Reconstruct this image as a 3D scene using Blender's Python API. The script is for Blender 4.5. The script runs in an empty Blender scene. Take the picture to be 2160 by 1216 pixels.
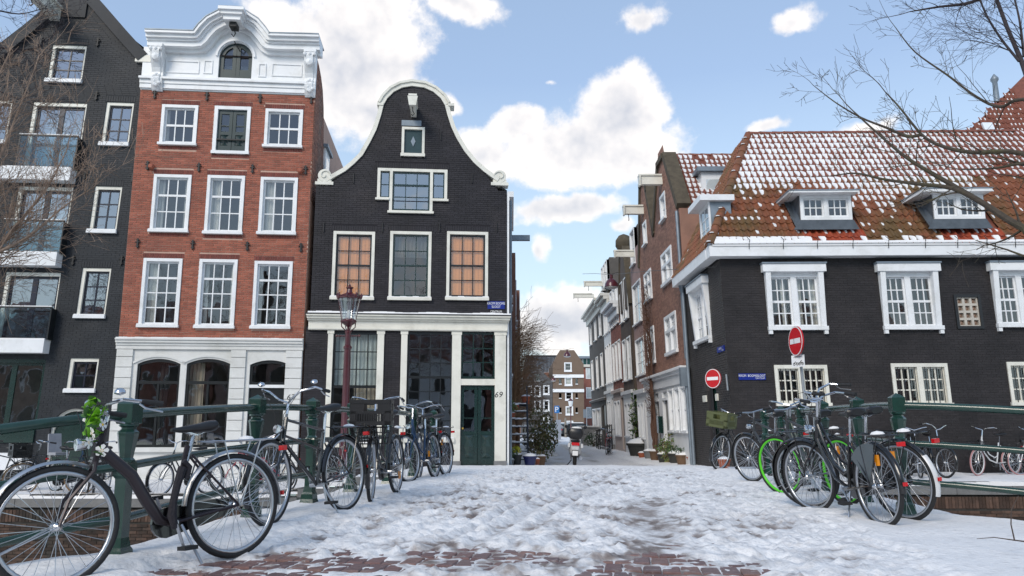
import bpy, bmesh, math, random
import numpy as np
from mathutils import Vector, Matrix, Euler, noise as mnoise
random.seed(7); RS = np.random.RandomState(11)
R = math.radians
scene = bpy.context.scene
COL = scene.collection

# ------------------------------------------------------------------ camera
EYE = 1.6                      # camera height over the alley paving
FPX = 1628.0                   # focal length in photo pixels (2160 wide)
PITCH = math.atan(286/FPX)
cam_d = bpy.data.cameras.new('camera'); cam = bpy.data.objects.new('camera', cam_d); COL.objects.link(cam)
cam.location = (0, 0, EYE); cam.rotation_euler = (math.pi/2 + PITCH, 0, 0)
cam_d.sensor_width = 36; cam_d.lens = 36*FPX/2160; cam_d.clip_start = .05; cam_d.clip_end = 3000
scene.camera = cam

# ------------------------------------------------------------------ sky and sun
SUN_EL, SUN_AZ = R(35), R(208)          # azimuth clockwise from +Y (view direction)
world = bpy.data.worlds.new('World'); scene.world = world; world.use_nodes = True
def build_world():
    nt = world.node_tree; N = nt.nodes; L = nt.links; N.clear()
    out = N.new('ShaderNodeOutputWorld'); bg = N.new('ShaderNodeBackground'); bg.inputs[1].default_value = .145
    L.new(bg.outputs[0], out.inputs[0])
    world.cycles.sampling_method = 'MANUAL'; world.cycles.sample_map_resolution = 256
    sky = N.new('ShaderNodeTexSky'); sky.sky_type = 'NISHITA'; sky.sun_disc = False
    sky.sun_elevation = SUN_EL; sky.sun_rotation = SUN_AZ; sky.altitude = 0; sky.air_density = 1.0; sky.dust_density = .1; sky.ozone_density = 2.2
    geo = N.new('ShaderNodeTexCoord')
    def M(op, a, b=None, c=None, clamp=False):
        n = N.new('ShaderNodeMath'); n.operation = op; n.use_clamp = clamp
        for i, v in enumerate((a, b, c)):
            if v is None: continue
            if isinstance(v, (int, float)): n.inputs[i].default_value = v
            else: L.new(v, n.inputs[i])
        return n.outputs[0]
    def VM(op, a, b):
        n = N.new('ShaderNodeVectorMath'); n.operation = op
        for i, v in enumerate((a, b)):
            if isinstance(v, tuple): n.inputs[i].default_value = v
            else: L.new(v, n.inputs[i])
        return n.outputs['Value'] if op == 'LENGTH' else n.outputs[0]
    def noise(vec, scale, det, rough=.55):
        n = N.new('ShaderNodeTexNoise'); n.inputs['Scale'].default_value = scale; n.inputs['Detail'].default_value = det
        n.inputs['Roughness'].default_value = rough; L.new(vec, n.inputs['Vector']); return n.outputs['Fac']
    # cumulus heaps: (direction, radii in x / z) ; noise frays their outlines
    def dirp(px, py):
        v = Vector(ray(px, py)).normalized(); return v
    heaps = [(725,135,170,150,0),(800,45,80,95,0),(615,65,95,60,.05),(775,232,105,58,0),
             (1230,325,225,72,0),(1310,250,100,90,0),(1090,268,65,48,.1),(1020,335,90,58,.05),
             (1195,447,140,30,.12),(1320,482,50,26,.4),(1130,525,34,55,.5),(1180,690,150,80,.1),
             (1340,30,85,45,.46),(1675,48,85,30,.6),(1625,258,52,24,.3),(940,232,36,28,.2),(960,12,110,40,.3),(1830,290,90,40,.35),(1160,178,60,18,.7)]
    def density(vec):
        w = noise(vec, 9.0, 8, .62); wv = N.new('ShaderNodeTexNoise'); wv.inputs['Scale'].default_value = 11; wv.inputs['Detail'].default_value = 3; L.new(vec, wv.inputs['Vector'])
        wp = VM('MULTIPLY', VM('SUBTRACT', wv.outputs['Color'], (.5, .5, .5)), (.055, .055, .055)); vec2 = VM('ADD', vec, wp)
        acc = None; s = 1.0/FPX
        for (px, py, rx, ry, thin) in heaps:
            c = dirp(px, py)
            n = N.new('ShaderNodeVectorMath'); n.operation = 'MULTIPLY_ADD'; k = (1/(rx*s), 1/(max(rx, ry)*2*s), 1/(ry*s)); L.new(vec2, n.inputs[0]); n.inputs[1].default_value = k
            n.inputs[2].default_value = (-c.x*k[0], -c.y*k[1], -c.z*k[2])
            l = M('ADD', VM('LENGTH', n.outputs[0], (0, 0, 0)), thin); acc = l if acc is None else M('SMOOTH_MIN', acc, l, .2)
        f = M('ADD', M('MULTIPLY', M('SUBTRACT', .93, M('MINIMUM', acc, 2.2)), .62), M('ADD', M('MULTIPLY', M('SUBTRACT', w, .5), 1.0), M('MULTIPLY', M('SUBTRACT', .22, M('ABSOLUTE', M('SUBTRACT', noise(vec, 21.0, 5, .6), .5))), .55)))
        gen = M('MULTIPLY', M('SUBTRACT', noise(vec, 3.2, 6), .63), 2.2)
        # open sky behind and beside the viewer carries scattered cloud of the same kind
        sep = N.new('ShaderNodeSeparateXYZ'); L.new(vec, sep.inputs[0])
        away = M('MULTIPLY', M('SUBTRACT', .74, sep.outputs['Y']), 4.0, clamp=True)
        return M('MAXIMUM', f, M('SUBTRACT', M('ADD', gen, away), 1.0)), w
    nv = VM('NORMALIZE', geo.outputs['Generated'], (0, 0, 0))
    d0, w0 = density(nv); w1 = noise(VM('ADD', nv, (.012, 0, .03)), 9.0, 4, .6)
    cov = N.new('ShaderNodeMapRange'); cov.interpolation_type = 'SMOOTHSTEP'; L.new(d0, cov.inputs[0])
    cov.inputs[1].default_value = -.03; cov.inputs[2].default_value = .22
    # thicker towards the base: heaps are greyer where much cloud lies above
    sh = N.new('ShaderNodeMapRange'); L.new(M('ADD', M('MULTIPLY', M('SUBTRACT', w1, w0), 1.3), M('MULTIPLY', d0, .6)), sh.inputs[0]); sh.inputs[1].default_value = .08; sh.inputs[2].default_value = .5
    cc = N.new('ShaderNodeMix'); cc.data_type = 'RGBA'; L.new(sh.outputs[0], cc.inputs[0])
    cc.inputs[6].default_value = (4.95, 4.7, 4.5, 1); cc.inputs[7].default_value = (2.75, 2.85, 3.15, 1)
    # sky tint towards the soft blue of the photograph
    tn = N.new('ShaderNodeMix'); tn.data_type = 'RGBA'; tn.blend_type = 'MULTIPLY'; tn.inputs[0].default_value = 1
    L.new(sky.outputs[0], tn.inputs[6]); tn.inputs[7].default_value = SKY_TINT
    lift = N.new('ShaderNodeMix'); lift.data_type = 'RGBA'; lift.inputs[0].default_value = SKY_LIFT
    L.new(tn.outputs[2], lift.inputs[6]); lift.inputs[7].default_value = (2.15, 3.0, 4.0, 1)
    sz = N.new('ShaderNodeSeparateXYZ'); L.new(nv, sz.inputs[0])
    hz = N.new('ShaderNodeMapRange'); L.new(sz.outputs['Z'], hz.inputs[0]); hz.inputs[1].default_value = .42; hz.inputs[2].default_value = .05; hz.inputs[3].default_value = 0; hz.inputs[4].default_value = .8
    low = N.new('ShaderNodeMix'); low.data_type = 'RGBA'; L.new(hz.outputs[0], low.inputs[0]); L.new(lift.outputs[2], low.inputs[6]); low.inputs[7].default_value = (3.15, 4.0, 4.15, 1); lift = low
    mx = N.new('ShaderNodeMix'); mx.data_type = 'RGBA'; L.new(M('MULTIPLY', cov.outputs[0], .93), mx.inputs[0])
    L.new(lift.outputs[2], mx.inputs[6]); L.new(cc.outputs[2], mx.inputs[7]); L.new(mx.outputs[2], bg.inputs[0])
SKY_TINT = (.95, .80, .78, 1); SKY_LIFT = .45
sun_d = bpy.data.lights.new('sun', 'SUN'); sun_d.energy = 1.4; sun_d.angle = R(25); sun_d.color = (1, .92, .80)
sun = bpy.data.objects.new('sun', sun_d); COL.objects.link(sun); sun.location = (0, -20, 40)
sun.rotation_euler = Vector((-math.sin(SUN_AZ)*math.cos(SUN_EL), -math.cos(SUN_AZ)*math.cos(SUN_EL), -math.sin(SUN_EL))).to_track_quat('-Z', 'Y').to_euler()
vs = scene.view_settings; vs.view_transform = 'Standard'; vs.look = 'None'; vs.exposure = 0.74; vs.gamma = 1; vs.use_curve_mapping = False

# ------------------------------------------------------------------ picture geometry
def ray(px, py):
    cx = (px-1080)/FPX; cy = (608-py)/FPX; s, c = math.sin(PITCH), math.cos(PITCH)
    return (cx, c - cy*s, s + cy*c)
def at(px, py, d):             # point on the sight line at plan depth d
    r = ray(px, py); return Vector((r[0]/r[1]*d, d, EYE + r[2]/r[1]*d))
def onz(px, py, z):
    r = ray(px, py); t = (z-EYE)/r[2]; return Vector((r[0]*t, r[1]*t, z))
build_world()

# ------------------------------------------------------------------ helpers
def tag(o, label=None, cat=None, group=None, kind=None):
    if label: o['label'] = label
    if cat: o['category'] = cat
    if group: o['group'] = group
    if kind: o['kind'] = kind
    return o
def empty(name, loc, label=None, cat=None, group=None, rot=(0, 0, 0)):
    o = bpy.data.objects.new(name, None); COL.objects.link(o); o.location = loc; o.rotation_euler = rot
    o.empty_display_size = .2
    return tag(o, label, cat, group)
def root_loc(p):
    v = Vector((0, 0, 0))
    while p is not None: v += p.location; p = p.parent
    return v
def link(name, me, parent=None):
    o = bpy.data.objects.new(name, me); COL.objects.link(o)
    if parent is not None: o.parent = parent
    return o
class MB:
    def __init__(s, T=None): s.v = []; s.f = []; s.T = T; s.sm = False
    def add(s, vs, fs):
        b = len(s.v)
        if s.T: vs = [s.T(*p) for p in vs]
        s.v += [tuple(p) for p in vs]; s.f += [tuple(i+b for i in f) for f in fs]; return s
    def box(s, x0, x1, y0, y1, z0, z1):
        if x0 > x1: x0, x1 = x1, x0
        if y0 > y1: y0, y1 = y1, y0
        if z0 > z1: z0, z1 = z1, z0
        return s.add([(x0,y0,z0),(x1,y0,z0),(x1,y1,z0),(x0,y1,z0),(x0,y0,z1),(x1,y0,z1),(x1,y1,z1),(x0,y1,z1)],
              [(0,3,2,1),(4,5,6,7),(0,1,5,4),(1,2,6,5),(2,3,7,6),(3,0,4,7)])
    def quad(s, *p): return s.add(list(p), [tuple(range(len(p)))])
    def prism(s, poly, n0, n1):          # polygon in (u, v), extruded along n
        k = len(poly)
        vs = [(u, n0, v) for u, v in poly] + [(u, n1, v) for u, v in poly]
        return s.add(vs, [tuple(range(k)), tuple(range(2*k-1, k-1, -1))] + [(i, i+k, (i+1) % k+k, (i+1) % k) for i in range(k)])
    def tube(s, pts, r, seg=8, cap=True, closed=False):
        pts = [Vector(p) for p in pts]; n = len(pts); rr = r if isinstance(r, (list, tuple)) else [r]*n
        vs = []; fs = []; prev = None
        for i, p in enumerate(pts):
            if closed: t = pts[(i+1) % n]-pts[i-1]
            else: t = pts[min(i+1, n-1)]-pts[max(i-1, 0)]
            if t.length < 1e-9: t = Vector((0, 0, 1))
            t.normalize()
            if prev is None:
                a = Vector((0, 0, 1)) if abs(t.z) < .9 else Vector((1, 0, 0)); x = t.cross(a).normalized()
            else:
                x = prev - t*prev.dot(t); x = x.normalized() if x.length > 1e-6 else t.orthogonal().normalized()
            prev = x; y = t.cross(x)
            for k in range(seg):
                a = 2*math.pi*k/seg; vs.append(p + (x*math.cos(a)+y*math.sin(a))*rr[i])
        for i in range(n if closed else n-1):
            j = (i+1) % n
            for k in range(seg):
                k2 = (k+1) % seg; fs.append((i*seg+k, i*seg+k2, j*seg+k2, j*seg+k))
        if cap and not closed: fs += [tuple(range(seg-1, -1, -1)), tuple(range((n-1)*seg, n*seg))]
        return s.add(vs, fs)
    def lathe(s, prof, c=(0, 0, 0), seg=16, axis='z', a0=0.0, cap=True):
        vs = []; fs = []; n = len(prof)
        for r, h in prof:
            for k in range(seg):
                a = a0 + 2*math.pi*k/seg; x, y = r*math.cos(a), r*math.sin(a)
                p = (x, y, h) if axis == 'z' else ((x, h, y) if axis == 'y' else (h, x, y))
                vs.append((p[0]+c[0], p[1]+c[1], p[2]+c[2]))
        for i in range(n-1):
            for k in range(seg):
                k2 = (k+1) % seg; fs.append((i*seg+k, i*seg+k2, (i+1)*seg+k2, (i+1)*seg+k))
        if cap and prof[0][0] > 1e-6: fs.append(tuple(range(seg-1, -1, -1)))
        if cap and prof[-1][0] > 1e-6: fs.append(tuple(range((n-1)*seg, n*seg)))
        return s.add(vs, fs)
    def build(s, name, mat, parent=None, smooth=False, local=False, **kw):
        me = bpy.data.meshes.new(name)
        if parent is not None and not local:
            o = root_loc(parent); vs = [(p[0]-o.x, p[1]-o.y, p[2]-o.z) for p in s.v]
        else: vs = s.v
        me.from_pydata(vs, [], s.f)
        if smooth:
            me.polygons.foreach_set('use_smooth', [True]*len(me.polygons))
            try: me.set_sharp_from_angle(angle=R(40))
            except Exception: pass
        me.materials.append(mat); me.update()
        return tag(link(name, me, parent), **kw)
def grid_mesh(name, X, Y, Z, mat, attrs=None, smooth=True, parent=None):
    nr, nc = X.shape; co = np.stack([X, Y, Z], -1).reshape(-1, 3).astype(np.float32)
    i = np.arange(nr-1)[:, None]*nc+np.arange(nc-1)[None]; q = np.stack([i, i+1, i+nc+1, i+nc], -1).reshape(-1, 4)
    me = bpy.data.meshes.new(name); me.vertices.add(len(co)); me.vertices.foreach_set('co', co.ravel())
    me.loops.add(q.size); me.loops.foreach_set('vertex_index', q.ravel().astype(np.int32)); me.polygons.add(len(q))
    me.polygons.foreach_set('loop_start', np.arange(0, q.size, 4, dtype=np.int32)); me.update(calc_edges=True)
    me.polygons.foreach_set('use_smooth', np.ones(len(q), dtype=bool) if smooth else np.zeros(len(q), dtype=bool))
    for k, a in (attrs or {}).items():
        at_ = me.attributes.new(k, 'FLOAT', 'POINT'); at_.data.foreach_set('value', a.ravel().astype(np.float32))
    me.materials.append(mat); me.validate(); return link(name, me, parent)
def sstep(a, b, x):
    t = np.clip((np.asarray(x, float)-a)/(b-a), 0, 1); return t*t*(3-2*t)
_lat = RS.rand(256, 256)
def vnoise(x, y):              # smooth lattice noise in 0..1
    xi = np.floor(x).astype(int); yi = np.floor(y).astype(int); fx = x-xi; fy = y-yi
    fx = fx*fx*(3-2*fx); fy = fy*fy*(3-2*fy); a = lambda i, j: _lat[i % 256, j % 256]
    return (a(xi, yi)*(1-fx)+a(xi+1, yi)*fx)*(1-fy)+(a(xi, yi+1)*(1-fx)+a(xi+1, yi+1)*fx)*fy
def fbm(x, y, o=4, g=.5):
    s = 0; t = 0; a = 1
    for i in range(o): s = s+a*vnoise(x*2**i+17*i, y*2**i+31*i); t += a; a *= g
    return s/t

# ------------------------------------------------------------------ materials
MATS = {}
def nodes(m):
    m.use_nodes = True; return m.node_tree.nodes, m.node_tree.links, m.node_tree.nodes['Principled BSDF']
def mat(name, col, rough=.6, metal=0., var=.12, scale=3., bump=0., bscale=60., spec=.5, col2=None, c2s=1.2, c2lo=.5, c2hi=.7, island=0., coat=0., rvar=.0, stretch=None):
    if name in MATS: return MATS[name]
    m = bpy.data.materials.new(name); N, L, b = nodes(m); MATS[name] = m
    b.inputs['Roughness'].default_value = rough; b.inputs['Metallic'].default_value = metal; b.inputs['Specular IOR Level'].default_value = spec
    if coat: b.inputs['Coat Weight'].default_value = coat; b.inputs['Coat Roughness'].default_value = .08
    g = N.new('ShaderNodeNewGeometry'); pos = g.outputs['Position']
    if stretch:
        v = N.new('ShaderNodeVectorMath'); v.operation = 'MULTIPLY'; v.inputs[1].default_value = stretch; L.new(pos, v.inputs[0]); pos = v.outputs[0]
    n = N.new('ShaderNodeTexNoise'); n.inputs['Scale'].default_value = scale; n.inputs['Detail'].default_value = 6; n.inputs['Roughness'].default_value = .6; L.new(pos, n.inputs['Vector'])
    mr = N.new('ShaderNodeMapRange'); L.new(n.outputs['Fac'], mr.inputs[0]); mr.inputs[1].default_value = .25; mr.inputs[2].default_value = .75
    mr.inputs[3].default_value = 1-var; mr.inputs[4].default_value = 1+var
    fac = mr.outputs[0]
    if island:
        mi = N.new('ShaderNodeMapRange'); L.new(g.outputs['Random Per Island'], mi.inputs[0]); mi.inputs[3].default_value = 1-island; mi.inputs[4].default_value = 1+island*.7
        mm = N.new('ShaderNodeMath'); mm.operation = 'MULTIPLY'; L.new(fac, mm.inputs[0]); L.new(mi.outputs[0], mm.inputs[1]); fac = mm.outputs[0]
    base = None
    if col2 is not None:
        n2 = N.new('ShaderNodeTexNoise'); n2.inputs['Scale'].default_value = c2s; n2.inputs['Detail'].default_value = 7; n2.inputs['Roughness'].default_value = .65; L.new(pos, n2.inputs['Vector'])
        m2 = N.new('ShaderNodeMapRange'); L.new(n2.outputs['Fac'], m2.inputs[0]); m2.inputs[1].default_value = c2lo; m2.inputs[2].default_value = c2hi
        mx = N.new('ShaderNodeMix'); mx.data_type = 'RGBA'; L.new(m2.outputs[0], mx.inputs[0]); mx.inputs[6].default_value = (*col, 1); mx.inputs[7].default_value = (*col2, 1); base = mx.outputs[2]
    vm = N.new('ShaderNodeVectorMath'); vm.operation = 'SCALE'
    if base: L.new(base, vm.inputs[0])
    else: vm.inputs[0].default_value = col
    L.new(fac, vm.inputs['Scale']); L.new(vm.outputs[0], b.inputs['Base Color'])
    if rvar:
        r2 = N.new('ShaderNodeMapRange'); L.new(n.outputs['Fac'], r2.inputs[0]); r2.inputs[1].default_value = .3; r2.inputs[2].default_value = .7; r2.inputs[3].default_value = max(.02, rough-rvar); r2.inputs[4].default_value = rough+rvar; L.new(r2.outputs[0], b.inputs['Roughness'])
    if bump:
        n3 = N.new('ShaderNodeTexNoise'); n3.inputs['Scale'].default_value = bscale; n3.inputs['Detail'].default_value = 4; L.new(pos, n3.inputs['Vector'])
        bp = N.new('ShaderNodeBump'); bp.inputs['Strength'].default_value = bump; bp.inputs['Distance'].default_value = .02; L.new(n3.outputs['Fac'], bp.inputs['Height']); L.new(bp.outputs[0], b.inputs['Normal'])
    return m
def glass(name, tint=(.85, .88, .88), ior=1.85, wav=.004, wscale=2.0):
    if name in MATS: return MATS[name]
    m = bpy.data.materials.new(name); m.use_nodes = True; N = m.node_tree.nodes; L = m.node_tree.links; N.clear(); MATS[name] = m
    o = N.new('ShaderNodeOutputMaterial'); mx = N.new('ShaderNodeMixShader'); t = N.new('ShaderNodeBsdfTransparent'); t.inputs[0].default_value = (*tint, 1)
    gl = N.new('ShaderNodeBsdfGlossy'); gl.inputs['Roughness'].default_value = .015; gl.inputs['Color'].default_value = (.95, .97, 1, 1)
    lw = N.new('ShaderNodeLayerWeight'); lw.inputs[0].default_value = .5; pw = N.new('ShaderNodeMath'); pw.operation = 'POWER'; L.new(lw.outputs['Facing'], pw.inputs[0]); pw.inputs[1].default_value = 4.0
    fr = N.new('ShaderNodeMapRange'); L.new(pw.outputs[0], fr.inputs[0]); fr.inputs[3].default_value = ((ior-1)/(ior+1))**2*1.5; fr.inputs[4].default_value = 1.0
    g = N.new('ShaderNodeNewGeometry'); n = N.new('ShaderNodeTexNoise'); n.inputs['Scale'].default_value = wscale; n.inputs['Detail'].default_value = 1; L.new(g.outputs['Position'], n.inputs['Vector'])
    bp = N.new('ShaderNodeBump'); bp.inputs['Strength'].default_value = 1; bp.inputs['Distance'].default_value = wav; L.new(n.outputs['Fac'], bp.inputs['Height'])
    L.new(bp.outputs[0], gl.inputs['Normal']); L.new(fr.outputs[0], mx.inputs[0]); L.new(t.outputs[0], mx.inputs[1]); L.new(gl.outputs[0], mx.inputs[2]); L.new(mx.outputs[0], o.inputs[0])
    return m
def snow_mat(name='snow', dirt=False):
    if name in MATS: return MATS[name]
    m = bpy.data.materials.new(name); N, L, b = nodes(m); MATS[name] = m
    b.inputs['Roughness'].default_value = .55; b.inputs['Specular IOR Level'].default_value = .35
    b.inputs['Subsurface Weight'].default_value = 0
    g = N.new('ShaderNodeNewGeometry'); n = N.new('ShaderNodeTexNoise'); n.inputs['Scale'].default_value = 30 if dirt else 60; n.inputs['Detail'].default_value = 8; L.new(g.outputs['Position'], n.inputs['Vector'])
    bp = N.new('ShaderNodeBump'); bp.inputs['Strength'].default_value = .5 if dirt else .35; bp.inputs['Distance'].default_value = .03 if dirt else .02; L.new(n.outputs['Fac'], bp.inputs['Height']); L.new(bp.outputs[0], b.inputs['Normal'])
    if dirt:
        a = N.new('ShaderNodeAttribute'); a.attribute_name = 'dirt'
        n2 = N.new('ShaderNodeTexNoise'); n2.inputs['Scale'].default_value = 14; n2.inputs['Detail'].default_value = 6; L.new(g.outputs['Position'], n2.inputs['Vector'])
        ad = N.new('ShaderNodeMath'); ad.operation = 'MULTIPLY_ADD'; L.new(n2.outputs['Fac'], ad.inputs[0]); ad.inputs[1].default_value = .7; L.new(a.outputs['Fac'], ad.inputs[2])
        r = N.new('ShaderNodeValToRGB'); L.new(ad.outputs[0], r.inputs[0]); e = r.color_ramp.elements
        e[0].position = .38; e[0].color = (.83, .82, .815, 1); e[1].position = 1.0; e[1].color = (.17, .135, .12, 1)
        for p, c in ((.6, (.62, .61, .61, 1)), (.78, (.33, .29, .27, 1))): k = e.new(p); k.color = c
        L.new(r.outputs[0], b.inputs['Base Color'])
        r2 = N.new('ShaderNodeMapRange'); L.new(ad.outputs[0], r2.inputs[0]); r2.inputs[1].default_value = .5; r2.inputs[2].default_value = 1; r2.inputs[3].default_value = .6; r2.inputs[4].default_value = .32; L.new(r2.outputs[0], b.inputs['Roughness'])
    else: b.inputs['Base Color'].default_value = (.83, .82, .815, 1)
    return m
SNOW = snow_mat(); SNOWD = snow_mat('trodden_snow', True)
WHITE = mat('white_paint', (.78, .79, .80), .38, var=.05, scale=2.2, bump=.05, bscale=25, col2=(.62, .62, .60), c2s=2.6, c2lo=.5, c2hi=.8, rvar=.1)
CREAM = mat('cream_paint', (.74, .72, .64), .4, var=.06, scale=2.2, bump=.05, bscale=25, col2=(.55, .53, .46), c2s=2.6, c2lo=.48, c2hi=.78, rvar=.1)
DKGREEN = mat('dark_green_paint', (.007, .027, .023), .22, var=.2, scale=5, coat=.3)
BLACKP = mat('black_paint', (.011, .013, .014), .3, var=.2, scale=5)
IRON = mat('wrought_iron', (.012, .012, .013), .55, var=.3, scale=20)
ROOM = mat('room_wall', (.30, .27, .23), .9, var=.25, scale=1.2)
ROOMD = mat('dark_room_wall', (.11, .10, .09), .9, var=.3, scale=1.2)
CURTAIN = mat('curtain_cloth', (.62, .60, .55), .9, var=.12, scale=9, stretch=(6, 6, .6))
AMBER = mat('amber_blind', (.80, .30, .07), .8, var=.12, scale=6, stretch=(1, 1, 8))
GLASS = glass('window_glass'); GLASSR = glass('reflective_glazing', (.8, .85, .88), 2.9)
LEAD = mat('zinc_sheet', (.21, .25, .29), .45, .35, var=.2, scale=4)

# ------------------------------------------------------------------ facades
class Facade:
    """vertical plane: u along the wall, n outward, v up; su / sn let the house lean"""
    def __init__(s, p0, ang, z0=0., su=0., sn=0.):
        s.O = Vector((p0[0], p0[1], z0)); s.U = Vector((math.cos(ang), math.sin(ang), 0)); s.N = Vector((math.sin(ang), -math.cos(ang), 0)); s.su = su; s.sn = sn
        s.W = Vector((0, 0, 1))+s.U*su+s.N*sn
    def P(s, u, n, v): return s.O+s.U*u+s.N*n+s.W*v
    def uv(s, px, py, n=0.):
        r = Vector(ray(px, py)); A = Matrix((s.U, s.W, -r)).transposed(); b = Vector((0, 0, EYE))-s.O-s.N*n
        x = A.inverted() @ b; return x[0], x[1]
    def rect(s, x0, y0, x1, y1, n=0.):
        a = s.uv(x0, y0, n); b = s.uv(x1, y1, n); return (min(a[0], b[0]), max(a[0], b[0]), min(a[1], b[1]), max(a[1], b[1]))
def spans(L, Rr, holes, v0, v1):
    iv = [(L, Rr)]
    for (a, b, c, d) in holes:
        if d <= v0+1e-4 or c >= v1-1e-4: continue
        nx = []
        for (p, q) in iv:
            if b <= p or a >= q: nx.append((p, q)); continue
            if a > p: nx.append((p, a))
            if b < q: nx.append((b, q))
        iv = nx
    return iv
def lin(pts):                          # pts [(v, u)] piecewise linear
    vs_ = [p[0] for p in pts]; us_ = [p[1] for p in pts]
    return lambda v: float(np.interp(v, vs_, us_))
def wall_mesh(F, Lf, Rf, v0, v1, holes, brk=(), n=-.012, depth=.16):
    mb = MB(F.P); vb = sorted({round(x, 4) for x in [v0, v1]+[h[2] for h in holes]+[h[3] for h in holes]+list(brk) if v0 <= x <= v1})
    for a, b in zip(vb[:-1], vb[1:]):
        m = (a+b)/2
        iv = spans(Lf(m), Rf(m), holes, a, b)
        for p, q in iv:
            pa, pb = (Lf(a), Lf(b)) if abs(p-Lf(m)) < 1e-6 else (p, p); qa, qb = (Rf(a), Rf(b)) if abs(q-Rf(m)) < 1e-6 else (q, q)
            mb.quad((pa, n, a), (qa, n, a), (qb, n, b), (pb, n, b))
    for (a, b, c, d) in holes:         # reveals
        for q in (((a, c), (a, d)), ((b, c), (b, d)), ((a, c), (b, c)), ((a, d), (b, d))):
            (p0, p1), (q0, q1) = q
            mb.quad((p0, n, p1), (q0, n, q1), (q0, n-depth, q1), (p0, n-depth, p1))
    return mb
def bricks(F, Lf, Rf, v0, v1, holes, bw=.215, bh=.052, joint=.011, proud=.012, arches=(), jit=.003, am=None):
    """running bond of single bricks, one closed block each"""
    mb = MB(F.P); row = 0; v = v0; pitch = bh+joint
    hs = list(holes)+list(arches)
    while v+bh <= v1:
        L = max(Lf(v), Lf(v+bh)); Rr = min(Rf(v), Rf(v+bh)); row += 1
        for p, q in spans(L, Rr, hs, v, v+bh):
            u = p-(0 if row % 2 else bw*.5)
            while u < q-.02:
                a = max(u, p)+joint*.5; b = min(u+bw, q)-joint*.5
                if b-a > .025:
                    n1 = random.uniform(-jit, jit); dv = random.uniform(-.002, .002)
                    mb.add([(a, -proud, v+dv), (b, -proud, v+dv), (b, -proud, v+bh+dv), (a, -proud, v+bh+dv), (a, n1, v+dv), (b, n1, v+dv), (b, n1, v+bh+dv), (a, n1, v+bh+dv)],
                           [(4, 5, 6, 7), (0, 1, 5, 4), (1, 2, 6, 5), (2, 3, 7, 6), (3, 0, 4, 7)])
                u += bw+joint*.0
        v += pitch
    main = mb
    if am is not None: mb = am
    for (a, b, c, d) in arches:        # soldier course
        k = max(1, int((b-a)/.066)); w = (b-a)/k
        for i in range(k):
            n1 = random.uniform(-jit, jit)+.003; x0 = a+i*w+.005; x1 = a+(i+1)*w-.005
            mb.box(x0, x1, -proud, n1, c+.004, d-.004)
    return main
def curtain(F, u0, u1, v0, v1, n, parent, m=None, name='curtain', amp=.02, per=.11):
    k = max(6, int((u1-u0)/per*5)); mb = MB(F.P); ph = random.random()*6
    a = [(u0+(u1-u0)*i/k, n+amp*math.sin(ph+2*math.pi*(u1-u0)*i/k/per+.5*math.sin(i))) for i in range(k+1)]
    for i in range(k): mb.quad((*a[i], v0), (*a[i+1], v0), (*a[i+1], v1), (*a[i], v1))
    return mb.build(name, m or CURTAIN, parent, smooth=True)
def sash(F, parent, u0, u1, v0, v1, cols, rows, n, m, bar=.022, st=.05, mid=None, midw=.05, gm=None, name='sash', tilt=.006, dep=.045):
    """glazed sash: stiles, glazing bars, and each pane as its own piece"""
    mb = MB(F.P)
    mb.box(u0, u0+st, n-dep, n, v0, v1); mb.box(u1-st, u1, n-dep, n, v0, v1)
    mb.box(u0+st, u1-st, n-dep+.002, n-.002, v0, v0+st*1.2); mb.box(u0+st, u1-st, n-dep+.002, n-.002, v1-st, v1)
    gu = [u0+st+(u1-u0-2*st)*i/cols for i in range(cols+1)]; gv = [v0+st*1.2+(v1-v0-2.2*st)*i/rows for i in range(rows+1)]
    for x in gu[1:-1]: mb.box(x-bar/2, x+bar/2, n-dep+.008, n-.005, v0+st, v1-st)
    for i, y in enumerate(gv[1:-1]):
        w = midw if mid is not None and i+1 == mid else bar
        e = .004 if w == midw and mid is not None and i+1 == mid else -.008
        mb.box(u0+st, u1-st, n-dep+.01, n+e, y-w/2, y+w/2)
    s = mb.build(name, m, parent)
    for i in range(cols):
        for j in range(rows):
            p = MB(F.P); t1, t2 = random.uniform(-tilt, tilt), random.uniform(-tilt, tilt); c = n-dep*.6
            a, b, y0, y1 = gu[i], gu[i+1], gv[j], gv[j+1]; w, h = (b-a)/2, (y1-y0)/2
            p.quad((a, c-t1*w-t2*h, y0), (b, c+t1*w-t2*h, y0), (b, c+t1*w+t2*h, y1), (a, c-t1*w+t2*h, y1)); p.build('pane', gm or GLASS, parent)
    return s
def room(F, parent, u0, u1, v0, v1, n, m=None, dep=1.5, ex=.25):
    mb = MB(F.P); a, b, c, d = u0-ex, u1+ex, v0-ex, v1+ex*.6
    mb.quad((a, n-dep, c), (b, n-dep, c), (b, n-dep, d), (a, n-dep, d)); mb.quad((a, n, c), (a, n-dep, c), (a, n-dep, d), (a, n, d)); mb.quad((b, n-dep, c), (b, n, c), (b, n, d), (b, n-dep, d))
    mb.quad((a, n, c), (b, n, c), (b, n-dep, c), (a, n-dep, c)); mb.quad((a, n-dep, d), (b, n-dep, d), (b, n, d), (a, n, d))
    mb.quad((a, n, c), (a, n, d), (u0, n, d), (u0, n, c)); mb.quad((u1, n, c), (u1, n, d), (b, n, d), (b, n, c))
    mb.quad((u0, n, c), (u0, n, v0), (u1, n, v0), (u1, n, c)); mb.quad((u0, n, v1), (u0, n, d), (u1, n, d), (u1, n, v1))
    return mb.build('room', m or ROOM, parent)
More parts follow.
